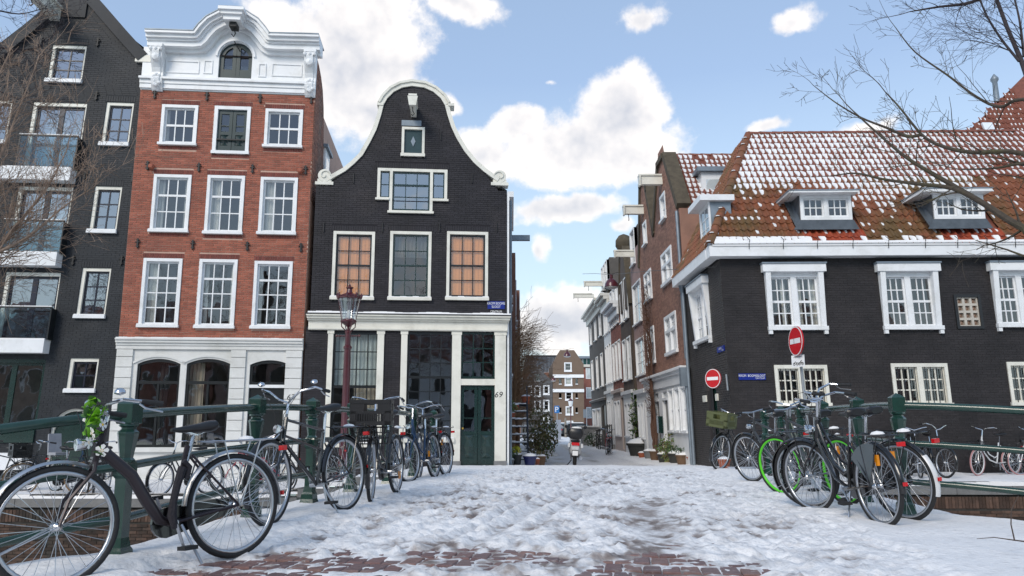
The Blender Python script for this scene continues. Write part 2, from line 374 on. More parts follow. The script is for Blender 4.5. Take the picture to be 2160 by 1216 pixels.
def window(parent, F, rc, cols, rows, fr=.07, fm=None, sm=None, proud=.03, mid=None, sill=.06, sillout=.07, snow=True, cur=None, roomm=None, gm=None, bar=.022, st=.05, name='window', top=None, midw=.05, n_in=-.05, label=None):
    """house part: frame, with sash, panes, sill, curtain and room behind as sub-parts"""
    u0, u1, v0, v1 = rc; fm = fm or WHITE; t = top if top is not None else fr
    mb = MB(F.P); vb = v0+(sill if sill else fr)
    mb.box(u0, u0+fr, -.14, proud, vb, v1); mb.box(u1-fr, u1, -.14, proud, vb, v1); mb.box(u0+fr, u1-fr, -.14, proud-.003, v1-t, v1)
    if not sill: mb.box(u0+fr, u1-fr, -.14, proud-.003, v0, v0+fr)
    else: mb.box(u0+fr, u1-fr, -.14, proud-.004, vb, vb+.02)
    w = mb.build(name, fm, parent, label=label)
    if sill:
        s = MB(F.P).box(u0-.03, u1+.03, -.14, proud+sillout, v0, vb-.002).build('sill', fm, w)
        if snow:
            m2 = MB(F.P); k = 7
            for i in range(k):
                a = u0-.02+(u1-u0+.04)*i/k; b = u0-.02+(u1-u0+.04)*(i+1)/k; h = .012+.022*random.random()
                m2.box(a, b, proud+.002, proud+sillout-.004-.02*random.random(), vb-.001, vb+h)
            m2.build('snow_cap', SNOW, w)
    base = vb+.02 if sill else v0+fr
    sash(F, w, u0+fr+.002, u1-fr-.002, base, v1-t-.002, cols, rows, n_in, sm or fm, mid=mid, bar=bar, st=st, gm=gm, midw=midw)
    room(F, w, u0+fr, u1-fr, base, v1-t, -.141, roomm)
    if cur:
        for c in cur:
            f0, f1 = c[0], c[1]; mm = c[2] if len(c) > 2 else None; b0 = c[3] if len(c) > 3 else 0.
            W = u1-u0-2*fr; curtain(F, u0+fr+W*f0, u0+fr+W*f1, base+(v1-base)*b0, v1-t, -.2 if mm is not AMBER else -.125, w, mm, amp=.02 if mm is not AMBER else .006)
    return w
def anchor(F, parent, u, v, s=.34):
    mb = MB(F.P); mb.box(u-.022, u+.022, .005, .05, v-s/2, v+s/2); mb.box(u-.07, u+.07, .008, .045, v+s*.12, v+s*.2)
    mb.prism([(u-.05, v-s*.3), (u, v-s*.62), (u+.05, v-s*.3)], .006, .046); mb.prism([(u-.05, v+s*.36), (u+.05, v+s*.36), (u, v+s*.6)], .006, .046)
    return mb.build('wall_anchor', IRON, parent)
def text(body, F, u, v, h, n, m, parent, align='CENTER', sx=1., name='lettering', shear=0.):
    cu = bpy.data.curves.new(name, 'FONT'); cu.body = body; cu.size = 1; cu.align_x = 'LEFT'; cu.shear = shear; cu.resolution_u = 3
    o = bpy.data.objects.new(name, cu); COL.objects.link(o); dg = bpy.context.evaluated_depsgraph_get(); dg.update()
    me = bpy.data.meshes.new_from_object(o.evaluated_get(dg)); bpy.data.objects.remove(o)
    co = [p.co.copy() for p in me.vertices]; x0 = min(p.x for p in co); x1 = max(p.x for p in co); y0 = min(p.y for p in co); y1 = max(p.y for p in co)
    k = h/(y1-y0); W = (x1-x0)*k*sx; off = {'CENTER': -W/2, 'LEFT': 0, 'RIGHT': -W}[align]
    ol = root_loc(parent) if parent is not None else Vector((0, 0, 0))
    for p, c in zip(me.vertices, co): p.co = F.P(u+off+(c.x-x0)*k*sx, n, v+(c.y-y0)*k)-ol
    me.materials.clear(); me.materials.append(m); return link(name, me, parent)

# ================================================================== GROUND, CANAL
_pd = np.array([-60, 0, 3, 4.4, 5.3, 7, 10, 13, 15, 18, 22, 24, 27, 33, 72, 2000.])
_pz = np.array([-1.35, -1.15, -1.0, -.94, -.9, -.87, -.86, -.87, -.9, -1.02, -1.2, -1.31, -1.38, -1.39, -1.42, -1.42])
_dd = np.linspace(-60, 140, 4001); _zz = np.interp(_dd, _pd, _pz); _k = np.hanning(41); _k /= _k.sum()
_zz = np.convolve(np.pad(_zz, 20, mode='edge'), _k, mode='valid')
def gz(x, d):                  # paving height
    x = np.asarray(x, float); d = np.asarray(d, float); z = np.interp(d, _dd, _zz)
    sl = sstep(-1.6, -5.2, x)*sstep(13.5, 16.5, d); z = z*(1-sl)+(-1.52)*sl
    sr = sstep(4.4, 7.0, x)*sstep(13.5, 16.5, d)*(1-sstep(24, 30, d)); z = z*(1-sr)+(-1.24)*sr
    return EYE+z
def G(x, d): return float(gz(x, d))
QD = 15.6                      # far quay edge
XL = lambda d: np.interp(d, [-30, 1.5, 2.6, 3.5, 4.2, 4.8, 5.4, 6.1, 8.2, 10.8, 13.5, 15.7], [-60, -60, -6.8, -5.0, -4.0, -3.3, -2.86, -2.68, -2.45, -2.1, -1.95, -2.1])
XR = lambda d: np.interp(d, [-30, 2.5, 4.0, 5.2, 6.1, 6.7, 7.3, 9.5, 12, 15.7], [60, 60, 9, 7.4, 5.3, 4.5, 4.12, 4.3, 4.7, 5.3])
RAILL = lambda d: np.interp(d, [3.0, 3.6, 4.4, 5.3, 7.05, 8.3, 9.5, 10.9, 12.2, 13.5, 15], [-3.2, -2.98, -2.78, -2.59, -2.3, -2.115, -1.93, -1.71, -1.53, -1.35, -1.2])
RAILR = lambda d: np.interp(d, [4, 5, 7.2, 8.35, 9.65, 12, 13.2, 15], [3.15, 3.3, 3.55, 3.69, 3.84, 4.12, 4.26, 4.5])

# --- trodden snow on the bridge: height field with footprints and wheel tracks
def patch(x, d):               # where the paving has been trodden bare
    e = lambda cx, cd, rx, rd: np.clip(1.25-np.sqrt(((x-cx)/rx)**2+((d-cd)/rd)**2), 0, 1)
    return np.clip(np.maximum.reduce([e(-1.3, 5.1, 1.3, .62), e(-.3, 5.35, .95, .5), e(1.0, 5.0, .85, .62), e(.35, 4.7, 1.9, .35)*.85, e(1.5, 6.2, .5, .5)*.55, e(.2, 6.6, .7, .5)*.5]), 0, 1)
def snow_field(X, D):
    mid = sstep(.25, 1.1, X-RAILL(D))*sstep(.35, 1.5, RAILR(D)-X)
    tr = mid*sstep(19, 15, D)*.9+.1
    H = .06-.034*mid+.05*(fbm(X*1.6, D*1.6, 3)-.5)*(1-.4*mid)+tr*(.02*(fbm(X*6.5, D*6.5, 4, .6)-.5)+.03*(.5-np.abs(fbm(X*13+3, D*11, 3, .55)-.5)*2)*sstep(.4, .62, fbm(X*3+9, D*2.4, 2))+.036*(fbm(X*26, D*20, 3, .6)-.5)+.02*sstep(.55, .8, fbm(X*17+2, D*14, 2)))
    dirt = tr*(.04+.11*sstep(.45, .72, fbm(X*.9+5, D*.55+2, 3))+.14*sstep(.5, .68, fbm(X*6+1, D*4, 3)))
    prints = np.zeros_like(X); rim = np.zeros_like(X)
    n = 2600
    dd = 4.2+12*RS.rand(n)**1.25; uu = RS.rand(n); xx = RAILL(dd)+.45+(RAILR(dd)-RAILL(dd)-1.1)*uu
    dcol = D[:, 0]
    for i in range(n):
        a = RS.uniform(-.9, .9)+(math.pi/2 if RS.rand() < .15 else 0); L = RS.uniform(.09, .15); W = RS.uniform(.035, .06); dep = RS.uniform(.4, 1)
        r0, r1 = np.searchsorted(dcol, (dd[i]-.25, dd[i]+.25))
        if r1-r0 < 1: continue
        xs = X[r0:r1]; ds = D[r0:r1]; c0 = np.searchsorted(xs[0], xx[i]-.3); c1 = np.searchsorted(xs[0], xx[i]+.3)
        c0 = max(0, c0-3); c1 = min(X.shape[1], c1+3); dx = xs[:, c0:c1]-xx[i]; dy = ds[:, c0:c1]-dd[i]
        p = dx*math.cos(a)-dy*math.sin(a); q = dx*math.sin(a)+dy*math.cos(a); rr = (p/W)**2+(q/L)**2
        g = np.exp(-rr**1.5*.7); prints[r0:r1, c0:c1] = np.maximum(prints[r0:r1, c0:c1], dep*g)
        rim[r0:r1, c0:c1] = np.maximum(rim[r0:r1, c0:c1], dep*np.exp(-(rr-2.2)**2*.9))
    H = H-.03*prints+.011*rim*(1-prints)
    dirt = dirt+.58*prints**2*sstep(.32, .66, fbm(X*2.2, D*2.2, 2))*tr
    for (x0, d0, x1, d1, w) in ((-.75, 5.3, 1.75, 14.5, .045), (-.5, 5.3, 2.0, 14.5, .07), (.75, 4.6, 1.75, 9.5, .2), (.1, 6.5, 2.3, 14.5, .05), (-1.6, 5.6, .9, 13.5, .05)):
        t = np.clip((D-d0)/(d1-d0), 0, 1); xc = x0+(x1-x0)*t+.06*np.sin(D*1.3+x0); k = np.exp(-((X-xc)/w)**2)*sstep(d0, d0+.5, D)*sstep(d1, d1-.8, D)
        ri = np.exp(-((np.abs(X-xc)-1.9*w)/(.6*w))**2)*sstep(d0, d0+.5, D)*sstep(d1, d1-.8, D); H = H*(1-.85*k)+.003*k+.010*k*(fbm(X*12, D*12, 2)-.5)+.016*ri*fbm(X*9, D*9, 2); dirt = dirt+.17*k
    pt = patch(X, D); bare = sstep(.28, .62, pt*.95+(fbm(X*4.5, D*5.5, 4, .6)-.5)*1.15)
    H = H*(1-bare)+(-.005+.05*(fbm(X*11, D*13, 4, .6)-.5))*bare; dirt = dirt+.06*bare+.12*sstep(.1, .5, pt)*(1-bare)*fbm(X*6, D*6, 2)
    return H, np.clip(dirt, 0, 1)
rows = [1.6]
while rows[-1] < 18.4: rows.append(rows[-1]+max(.02, .0042*rows[-1]) if rows[-1] > 4.1 else rows[-1]+.06)
rows = np.array(rows); ncol = 250; sN = np.linspace(0, 1, ncol)
xl = np.maximum(XL(rows), -7); xr = np.minimum(XR(rows), 9)
Xg = xl[:, None]+(xr-xl)[:, None]*sN[None]; Dg = np.repeat(rows[:, None], ncol, 1)
Hg, Dirt = snow_field(Xg, Dg)
edge = np.minimum(Xg-xl[:, None], xr[:, None]-Xg); Zg = gz(Xg, Dg)+Hg*1.0-.06*np.exp(-(edge/.06)**2)-.12*sstep(17.2, 18.4, Dg)-.1*np.exp(-(edge/.25)**2)*sstep(QD-.2, QD+.1, Dg)
deck = grid_mesh('bridge_snow', Xg, Dg, Zg, SNOWD, {'dirt': Dirt}); tag(deck, 'trodden footprint covered snow lying on the bridge deck', kind='structure')
BRIDGEBRICK = mat('canal_brick', (.105, .062, .045), .8, var=.4, scale=5, col2=(.035, .032, .028), c2s=1.5, c2lo=.42, c2hi=.62, island=.45, bump=.3, bscale=40)
STONE = mat('blue_stone', (.20, .20, .20), .7, var=.25, scale=5, bump=.2, bscale=40)
PAVE = mat('paving_clay', (.17, .095, .082), .6, var=.3, scale=16, island=.3, bump=.25, bscale=50, col2=(.09, .06, .058), c2s=9)
def skirt(mb, f, ds):
    for a, b in zip(ds[:-1], ds[1:]):
        xa, xb = float(f(a)), float(f(b)); mb.quad((xa, a, G(xa, a)+.02), (xb, b, G(xb, b)+.02), (xb, b, -2.2), (xa, a, -2.2))
mb = MB(); ds = list(np.linspace(2.0, QD, 50))
skirt(mb, lambda d: max(-7, XL(d))+.02, ds); skirt(mb, lambda d: min(9, XR(d))-.02, ds)
tag(mb.build('bridge_wall', BRIDGEBRICK), 'dark weathered brick side of the bridge below the railings', kind='structure')
mb = MB(); ds = list(np.linspace(1.6, QD, 40))
for a, b in zip(ds[:-1], ds[1:]):
    p, q = max(-7, float(XL(a))), min(9, float(XR(a))); p2, q2 = max(-7, float(XL(b))), min(9, float(XR(b)))
    mb.quad((p, a, G(0, a)-.03), (q, a, G(0, a)-.03), (q2, b, G(0, b)-.03), (p2, b, G(0, b)-.03))
road = tag(mb.build('road', PAVE), 'brown brick road deck under the snow', kind='structure')
# paving setts that show through
pm = MB(); pm.add([(-.056, -.117, -.06), (.056, -.117, -.06), (.056, .117, -.06), (-.056, .117, -.06), (-.056, -.117, -.006), (.056, -.117, -.006), (.056, .117, -.006), (-.056, .117, -.006),
      (-.049, -.110, 0), (.049, -.110, 0), (.049, .110, 0), (-.049, .110, 0)],
     [(4, 5, 9, 8), (5, 6, 10, 9), (6, 7, 11, 10), (7, 4, 8, 11), (8, 9, 10, 11), (0, 1, 5, 4), (1, 2, 6, 5), (2, 3, 7, 6), (3, 0, 4, 7)])
def sett_mat(i):
    c = [(.185, .10, .088), (.15, .085, .08), (.21, .12, .10), (.13, .078, .075), (.17, .105, .098)][i]
    return mat('sett_clay_%d' % i, c, .5, var=.3, scale=22, bump=.35, bscale=60, col2=(.33, .30, .29), c2s=14, c2lo=.58, c2hi=.72)
sett_me = []
for i in range(5):
    me = bpy.data.meshes.new('sett'); me.from_pydata(pm.v, [], pm.f); me.materials.append(sett_mat(i)); sett_me.append(me)
ca, sa = math.cos(R(8.3)), math.sin(R(8.3)); cnt = 0; cand = []
for j in range(-2, 12):
    for i in range(-32, 30):
        a = i*.121+(.06 if j % 2 else 0); b = 4.3+j*.245; x = a*ca+(b-4.9)*sa; d = b*1.0-a*sa
        pv = float(patch(np.array([x]), np.array([d]))[0])
        if pv > .12 and 4.3 < d < 6.3: cand.append((pv, x, d))
cand.sort(reverse=True)
for pv, x, d in cand[:300]:
    o = link('sett', random.choice(sett_me), road); o.location = (x, d, G(x, d)+random.uniform(-.003, .004)); o.rotation_euler = (random.uniform(-.012, .012), random.uniform(-.012, .012), -R(8.3)+random.uniform(-.02, .02))

# --- far quay and alley: one sheet to the horizon
xs = np.concatenate([[-900, -300, -120, -60, -35, -22], np.arange(-16, -2, .35), np.arange(-2, 7, .07), np.arange(7, 17, .35), [22, 35, 60, 120, 300, 900]])
dq = [QD]
while dq[-1] < 46: dq.append(dq[-1]*1.006+.0)
dq = np.concatenate([dq, [48, 52, 57, 63, 70, 80, 95, 130, 200, 400, 900, 2200]])
Xf, Df = np.meshgrid(xs, dq)
al = sstep(.3, .9, Xf)*sstep(4.7, 4.3, Xf)*sstep(22.5, 25, Df)         # driven alley
Hf = .05+.05*(fbm(Xf*1.5, Df*1.2, 3)-.5)+.05*(fbm(Xf*6, Df*4, 3)-.5)*(1-al*.8)
Hf = np.where(Df > 60, .03, Hf); tr = np.exp(-((Xf-1.7-.012*(Df-24))/.28)**2)+np.exp(-((Xf-3.1-.012*(Df-24))/.3)**2)
Hf = Hf*(1-.8*al)+al*(-.03+.03*(1-np.clip(tr, 0, 1)))
Dirtf = .05*fbm(Xf*2, Df, 2)+al*(.16+.42*np.clip(tr, 0, 1)*sstep(.3, .6, fbm(Xf*.8, Df*.3, 2)))+.3*al*np.exp(-((Df-25)/1.2)**2)*sstep(2.0, 3.4, Xf)
Hf = Hf-.05*sstep(18.4, 17.0, Df)*sstep(.0, .5, Xf-XL(Df))*sstep(.0, .5, XR(Df)-Xf)
ground = grid_mesh('ground', Xf, Df, gz(Xf, Df)+Hf, SNOWD, {'dirt': np.clip(Dirtf, 0, 1)}); tag(ground, 'snow covered quay and alley paving beyond the bridge', kind='structure')
# near bank behind the viewer
xs = np.concatenate([[-900, -200, -60, -20, -10], np.linspace(-7, 9, 30), [14, 25, 60, 200, 900]]); dn = np.array([-900, -200, -60, -20, -8, -3, 0, 1, 1.7])
Xn, Dn = np.meshgrid(xs, dn); nb = grid_mesh('near_bank', Xn, Dn, gz(Xn, Dn)+.03, SNOW); tag(nb, 'snowy quay on the near bank', kind='structure')
# quay walls: stone coping and brick courses
QF = Facade((-40, QD), 0, 0)
for (a, b, nm, lb) in ((27.0, 38.2, 'quay_wall', 'brown brick canal wall with snowy coping, left of the bridge'), (44.3, 60.0, 'quay_wall', 'brown brick canal wall with snowy coping, right of the bridge')):
    top = G(a-35 if a < 40 else 12, QD+.3); r = empty(nm, (a-40, QD, top-2), lb, 'wall')
    MB(QF.P).box(a, b, -.25, -.012, -2.4, top-.16).build('wall', mat('canal_mortar', (.05, .045, .04), .9, var=.3), r)
    w = bricks(QF, lambda v: a, lambda v: b, top-2.1, top-.2, [], arches=[(a, b, top-.43, top-.2)], jit=.006).build('brick', BRIDGEBRICK, r); w['kind'] = 'stuff'
    x = a
    while x < b:
        L = min(1.1, b-x); zt = G(x-40+.5, QD+.2); MB(QF.P).box(x+.006, x+L-.006, -.35, .05, zt-.17, zt-.005).build('coping_stone', STONE, r); x += 1.1
    s = MB(QF.P); k = int((b-a)/.25)
    for i in range(k):
        x = a+(b-a)*i/k; zt = G(x-40+.1, QD+.2); h = .06+.03*math.sin(i*.7)+.02*random.random(); s.prism([(0, zt-.004), (0, zt+h)], 0, 0) if False else s.add([(x, .04, zt-.004), (x+(b-a)/k, .04, zt-.004), (x+(b-a)/k, .02, zt+h*.8), (x, .02, zt+h*.8), (x, -.3, zt+h), (x+(b-a)/k, -.3, zt+h)], [(0, 1, 2, 3), (3, 2, 5, 4)])
    s.build('snow_cap', SNOW, r, smooth=True)
water_m = mat('canal_water', (.012, .018, .017), .06, var=.2, bump=.12, bscale=2.5)
xs = np.linspace(-60, 70, 20); W1, W2 = np.meshgrid(xs, np.array([1.0, 8, QD+.2])); wt = grid_mesh('canal_water', W1, W2, W1*0-1.75, water_m); tag(wt, 'dark still canal water', kind='structure')

# ================================================================== LEFT ROW OF HOUSES
LA = R(5)
def shell(F, poly, n0, n1, mat_, parent, name='side_wall'):
    k = len(poly); mb = MB(F.P); vs_ = [(u, n0, v) for u, v in poly]+[(u, n1, v) for u, v in poly]
    mb.add(vs_, [tuple(range(2*k-1, k-1, -1))]+[(i, i+k, (i+1) % k+k, (i+1) % k) for i in range(k)]); return mb.build(name, mat_, parent)
def offset_path(path, o):
    out = []
    for i, (u, v) in enumerate(path):
        a = path[max(i-1, 0)]; b = path[min(i+1, len(path)-1)]; du, dv = b[0]-a[0], b[1]-a[1]; l = math.hypot(du, dv) or 1
        out.append((u-dv/l*o, v+du/l*o))
    return out
def band(mb, path, o0, o1, n0, n1):
    A = offset_path(path, o0); B = offset_path(path, o1)
    for i in range(len(path)-1):
        q = [A[i], A[i+1], B[i+1], B[i]]; vs_ = [(u, n0, v) for u, v in q]+[(u, n1, v) for u, v in q]
        fs = [(0, 1, 2, 3), (7, 6, 5, 4), (0, 4, 5, 1), (3, 2, 6, 7)]
        if i == 0: fs.append((0, 3, 7, 4))
        if i == len(path)-2: fs.append((1, 5, 6, 2))
        mb.add(vs_, fs)
    return mb
def arch_pts(u0, u1, vs_, vt, k=14):
    c = (u0+u1)/2; w = (u1-u0)/2; h = vt-vs_; r = (w*w+h*h)/(2*h); a = math.asin(min(1, w/r)) if h < w*1.001 else math.pi/2
    return [(c+r*math.sin(-a+2*a*i/k), vt-r+r*math.cos(-a+2*a*i/k)) for i in range(k+1)]
def arch_fill(mb, u0, u1, vs_, vt, n0, n1, k=14):
    p = arch_pts(u0, u1, vs_, vt, k)
    for a, b in zip(p[:-1], p[1:]): mb.prism([a, b, (b[0], vt+.001), (a[0], vt+.001)], n0, n1)
    return mb
def interp_fn(pts): pts = sorted(pts); return lin(pts)

# ---------------------------------------------------------------- house 69: black bell gable
p = at(1069, 982, 22.0); B69 = G(-.5, 21.6)
F69 = Facade((p.x, 22.0), LA, 0)
BLKBRICK = mat('black_painted_brick', (.0205, .019, .0235), .55, spec=.3, var=.35, scale=1.6, island=.2, bump=.25, bscale=45, col2=(.038, .033, .035), c2s=.9, c2lo=.5, c2hi=.75)
BLKMORT = mat('black_painted_joint', (.0165, .015, .019), .8, var=.2, spec=.3)
h69 = empty('gable_house', F69.P(-3, 0, B69), 'black painted brick house number 69 with cream edged bell gable and amber blinds', 'house')
uL, uR = F69.uv(654, 665)[0], 0.0
outl = [(699,378),(728,361),(746,346),(764,328),(780,300),(793,274),(803,243),(808,222)]
outr = [(1046,381),(1020,361),(1000,343),(981,320),(964,292),(953,268),(945,243),(940,223)]
arc = [(808,222),(816,208),(830,194),(848,185),(869,181.5),(895,185),(915,194),(931,208),(940,223)]
PL = [F69.uv(*q) for q in outl]; PR = [F69.uv(*q) for q in outr]; PA = [F69.uv(*q) for q in arc]
vsh = F69.uv(690, 390)[1]; vtop = max(v for u, v in PA)
Lfn = interp_fn([(B69-1, uL), (vsh-.001, uL), (vsh, PL[0][0]-.05)]+[(v, u) for u, v in PL[1:]]+[(v+.0002*i, u) for i, (u, v) in enumerate(PA[1:5])])
Rfn = interp_fn([(B69-1, uR), (vsh-.001, uR), (vsh, PR[0][0]+.05)]+[(v, u) for u, v in PR[1:]]+[(v+.0002*i, u) for i, (u, v) in enumerate(PA[-2:3:-1])])
W1 = F69.rect(704, 488, 787, 634); W2 = F69.rect(823.5, 488, 908, 635); W3 = F69.rect(943, 488.5, 1029, 635)
WT = F69.rect(848, 268, 895, 332)
TC = F69.rect(823, 355, 912, 452); TW = F69.rect(797, 355, 943, 426)
vband0, vband1 = F69.uv(900, 699)[1], F69.uv(900, 668)[1]
G1 = F69.rect(704, 701, 797, 935); G2 = F69.rect(860, 701, 954, 925); GD = F69.rect(973, 701, 1044, 981)
GDb = (GD[0], GD[1], B69+.02, GD[3])
holes = [W1, W2, W3, WT, TC, TW]
brk = [v for u, v in PL+PR+PA]+[vsh]
wall_mesh(F69, Lfn, Rfn, vband1-.25, vtop, holes, brk, n=-.007).build('wall', BLKMORT, h69)
arch69 = [(a-.05, b+.05, d+.01, d+.17) for (a, b, c, d) in (W1, W2, W3, TW)]
o = bricks(F69, Lfn, Rfn, vband1, vtop, holes, arches=arch69, jit=.001, bh=.053, joint=.009, proud=.007).build('brick', BLKBRICK, h69); o['kind'] = 'stuff'
hl = [G1, G2, GDb]
wall_mesh(F69, lambda v: uL-.1, lambda v: uR, B69-.4, vband0+.1, hl, n=-.007).build('wall', BLKMORT, h69)
o = bricks(F69, lambda v: uL-.1, lambda v: uR-.02, B69-.3, vband0, hl, jit=.001, bh=.053, joint=.009, proud=.007).build('brick', BLKBRICK, h69); o['kind'] = 'stuff'
PLAIN69 = mat('grey_side_render', (.42, .42, .41), .8, var=.15, scale=1.5, bump=.1)
shell(F69, [(uL, B69-.4), (uR, B69-.4), (uR, vsh-.02), ((uL+uR)/2, vtop-1.2), (uL, vsh-.02)], -.03, -8.5, PLAIN69, h69)
# cream coping of the gable
mb = MB(F69.P)
band(mb, [(PL[0][0]-.05, PL[0][1]-.02)]+PL[1:], -.02, .10, -.34, .05); band(mb, PA, -.02, .12, -.34, .055); band(mb, list(reversed([(PR[0][0]+.05, PR[0][1]-.02)]+PR[1:])), -.02, .10, -.34, .05)
band(mb, PA, .10, .17, -.36, .10)
for sgn, q in ((1, PL[-1]), (-1, PR[-1])): mb.box(q[0]-.12*sgn-.05, q[0]-.12*sgn+.14, -.35, .075, q[1]-.03, q[1]+.05)
mb.build('gable_coping', CREAM, h69)
for (cx, cy, s) in ((685, 371, 1), (1054, 373, -1)):
    c = F69.uv(cx, cy); mb = MB(F69.P); rr = .19
    mb.prism([(c[0]+rr*math.cos(a*math.pi/12), c[1]+rr*math.sin(a*math.pi/12)) for a in range(24)], -.3, .03)
    pts = [(c[0]+s*(rr*.92-.0105*k)*math.cos(k*.42), .045, c[1]+(rr*.92-.0105*k)*math.sin(k*.42)) for k in range(16)]
    mb.tube(pts, .02, 5); mb.box(c[0]-.26, c[0]+.26, -.3, .05, c[1]-.28, c[1]-.19); mb.box(c[0]-.2, c[0]+.2, -.28, .02, c[1]-.19, c[1]-.1)
    mb.build('scroll', CREAM, h69, smooth=True)
# hoisting beam
def hoist(F, parent, px, py, L=.95, w=.16, h=.24, m=None):
    u, v = F.uv(px, py); mb = MB(F.P); mb.box(u-w/2, u+w/2, -.1, L, v-h/2, v+h/2); mb.box(u-w*.75, u+w*.75, L*.02, L+.07, v+h/2+.002, v+h/2+.06)
    mb.prism([(u-w*.62, v-h*.65), (u+w*.62, v-h*.65), (u+w*.9, v+h*.5), (u-w*.9, v+h*.5)], L+.002, L+.06); o = mb.build('hoist_beam', m or CREAM, parent)
    MB(F.P).tube([(u, L*.8, v-h/2), (u, L*.8, v-h/2-.12), (u+.05, L*.8, v-h/2-.2), (u, L*.8, v-h/2-.26), (u-.04, L*.8, v-h/2-.22)], .014, 6).build('hook', IRON, o)
    return o
hoist(F69, h69, 873, 240)
MB(F69.P).box(F69.uv(861, 0)[0]-.1, F69.uv(889, 0)[0]+.08, .004, .03, F69.uv(0, 238)[1], F69.uv(0, 226)[1]).build('beam_plate', LEAD, h69)
# shutter window under the beam
u0, u1, v0, v1 = WT; mb = MB(F69.P); fr = .075
mb.box(u0, u0+fr, -.12, .03, v0, v1); mb.box(u1-fr, u1, -.12, .03, v0, v1); mb.box(u0+fr, u1-fr, -.12, .027, v1-fr, v1); mb.box(u0-.02, u1+.02, -.12, .08, v0, v0+.09)
w = mb.build('shutter_window', CREAM, h69)
MB(F69.P).box(u0+fr, u1-fr, -.1, -.05, v0+.09, v1-fr).build('shutter', mat('blue_green_shutter', (.012, .04, .046), .35, var=.2), w)
c = ((u0+u1)/2, (v0+v1)/2+.03); MB(F69.P).prism([(c[0]-.07, c[1]), (c[0], c[1]-.16), (c[0]+.07, c[1]), (c[0], c[1]+.16)], -.05, -.03).build('diamond_panel', LEAD, w)
# T-shaped attic window
mb = MB(F69.P); fr = .085; a, b, c0, d = TW; e, f, g, h = TC
mb.box(a, b, -.12, .03, d-fr, d)
mb.box(a, a+fr, -.12, .03, c0, d-fr); mb.box(b-fr, b, -.12, .03, c0, d-fr); mb.box(a+fr, e+fr*.0, -.12, .028, c0, c0+fr); mb.box(f, b-fr, -.12, .028, c0, c0+fr)
mb.box(e, e+fr, -.12, .032, g, d-fr); mb.box(f-fr, f, -.12, .032, g, d-fr); mb.box(e+fr, f-fr, -.12, .026, g, g+fr)
mb.box(a-.04, e, .02, .08, c0, c0+.06); mb.box(f, b+.04, .02, .08, c0, c0+.06); mb.box(e-.04, f+.04, .02, .085, g-.002, g+.06)
wt_ = mb.build('attic_window', CREAM, h69)
sash(F69, wt_, e+fr, f-fr, g+fr, d-fr, 3, 3, -.03, DKGREEN, mid=2, midw=.055, gm=GLASSR); sash(F69, wt_, a+fr, e, c0+fr, d-fr, 1, 2, -.035, DKGREEN, st=.035, gm=GLASSR); sash(F69, wt_, f, b-fr, c0+fr, d-fr, 1, 2, -.035, DKGREEN, st=.035, gm=GLASSR)
room(F69, wt_, a+fr, b-fr, g, d-fr, -.14, ROOMD)
window(h69, F69, W1, 3, 4, fr=.085, fm=CREAM, sm=BLACKP, mid=2, sill=.085, cur=[(0, 1, AMBER)], bar=.025)
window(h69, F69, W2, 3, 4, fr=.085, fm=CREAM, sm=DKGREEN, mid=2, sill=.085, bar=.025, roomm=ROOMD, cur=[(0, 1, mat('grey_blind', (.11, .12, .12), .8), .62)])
window(h69, F69, W3, 3, 4, fr=.085, fm=CREAM, sm=BLACKP, mid=2, sill=.085, cur=[(0, 1, AMBER)], bar=.025)
for (x, y) in ((783, 287), (930, 287), (746, 377), (996, 377), (683, 480), (807, 480), (927, 480), (1048, 480)): u, v = F69.uv(x, y); MB(F69.P).box(u-.012, u+.012, .002, .035, v-.14, v+.14).build('wall_anchor', IRON, h69)
# shop cornice
ul, ur = F69.uv(652, 680)[0], F69.uv(1076, 680)[0]
mb = MB(F69.P); H = vband1-vband0
mb.box(ul, ur-.08, -.1, .10, vband0, vband0+H*.62); mb.box(ul-.02, ur-.05, -.1, .17, vband0+H*.62, vband0+H*.74); mb.box(ul-.03, ur-.02, -.1, .24, vband0+H*.74, vband0+H*.9); mb.box(ul-.04, ur, -.1, .30, vband0+H*.9, vband1)
mb.box(ul, ur-.09, .1, .12, vband0+.02, vband0+.06)
cor = mb.build('shop_cornice', CREAM, h69)
MB(F69.P).box(ul-.05, ur+.01, -.01, .32, vband1+.002, vband1+.03).build('lead_flashing', IRON, cor)
mb = MB(F69.P); k = 26
for i in range(k):
    a = ul+(ur-ul)*i/k; b = ul+(ur-ul)*(i+1)/k; h0 = .05+.012*math.sin(i*.9); mb.add([(a, .31, vband1+.031), (b, .31, vband1+.031), (b, .27, vband1+.03+h0), (a, .27, vband1+.03+h0), (b, .0, vband1+.055+h0), (a, .0, vband1+.055+h0)], [(0, 1, 2, 3), (3, 2, 4, 5)])
mb.build('snow_cap', SNOW, cor, smooth=True)
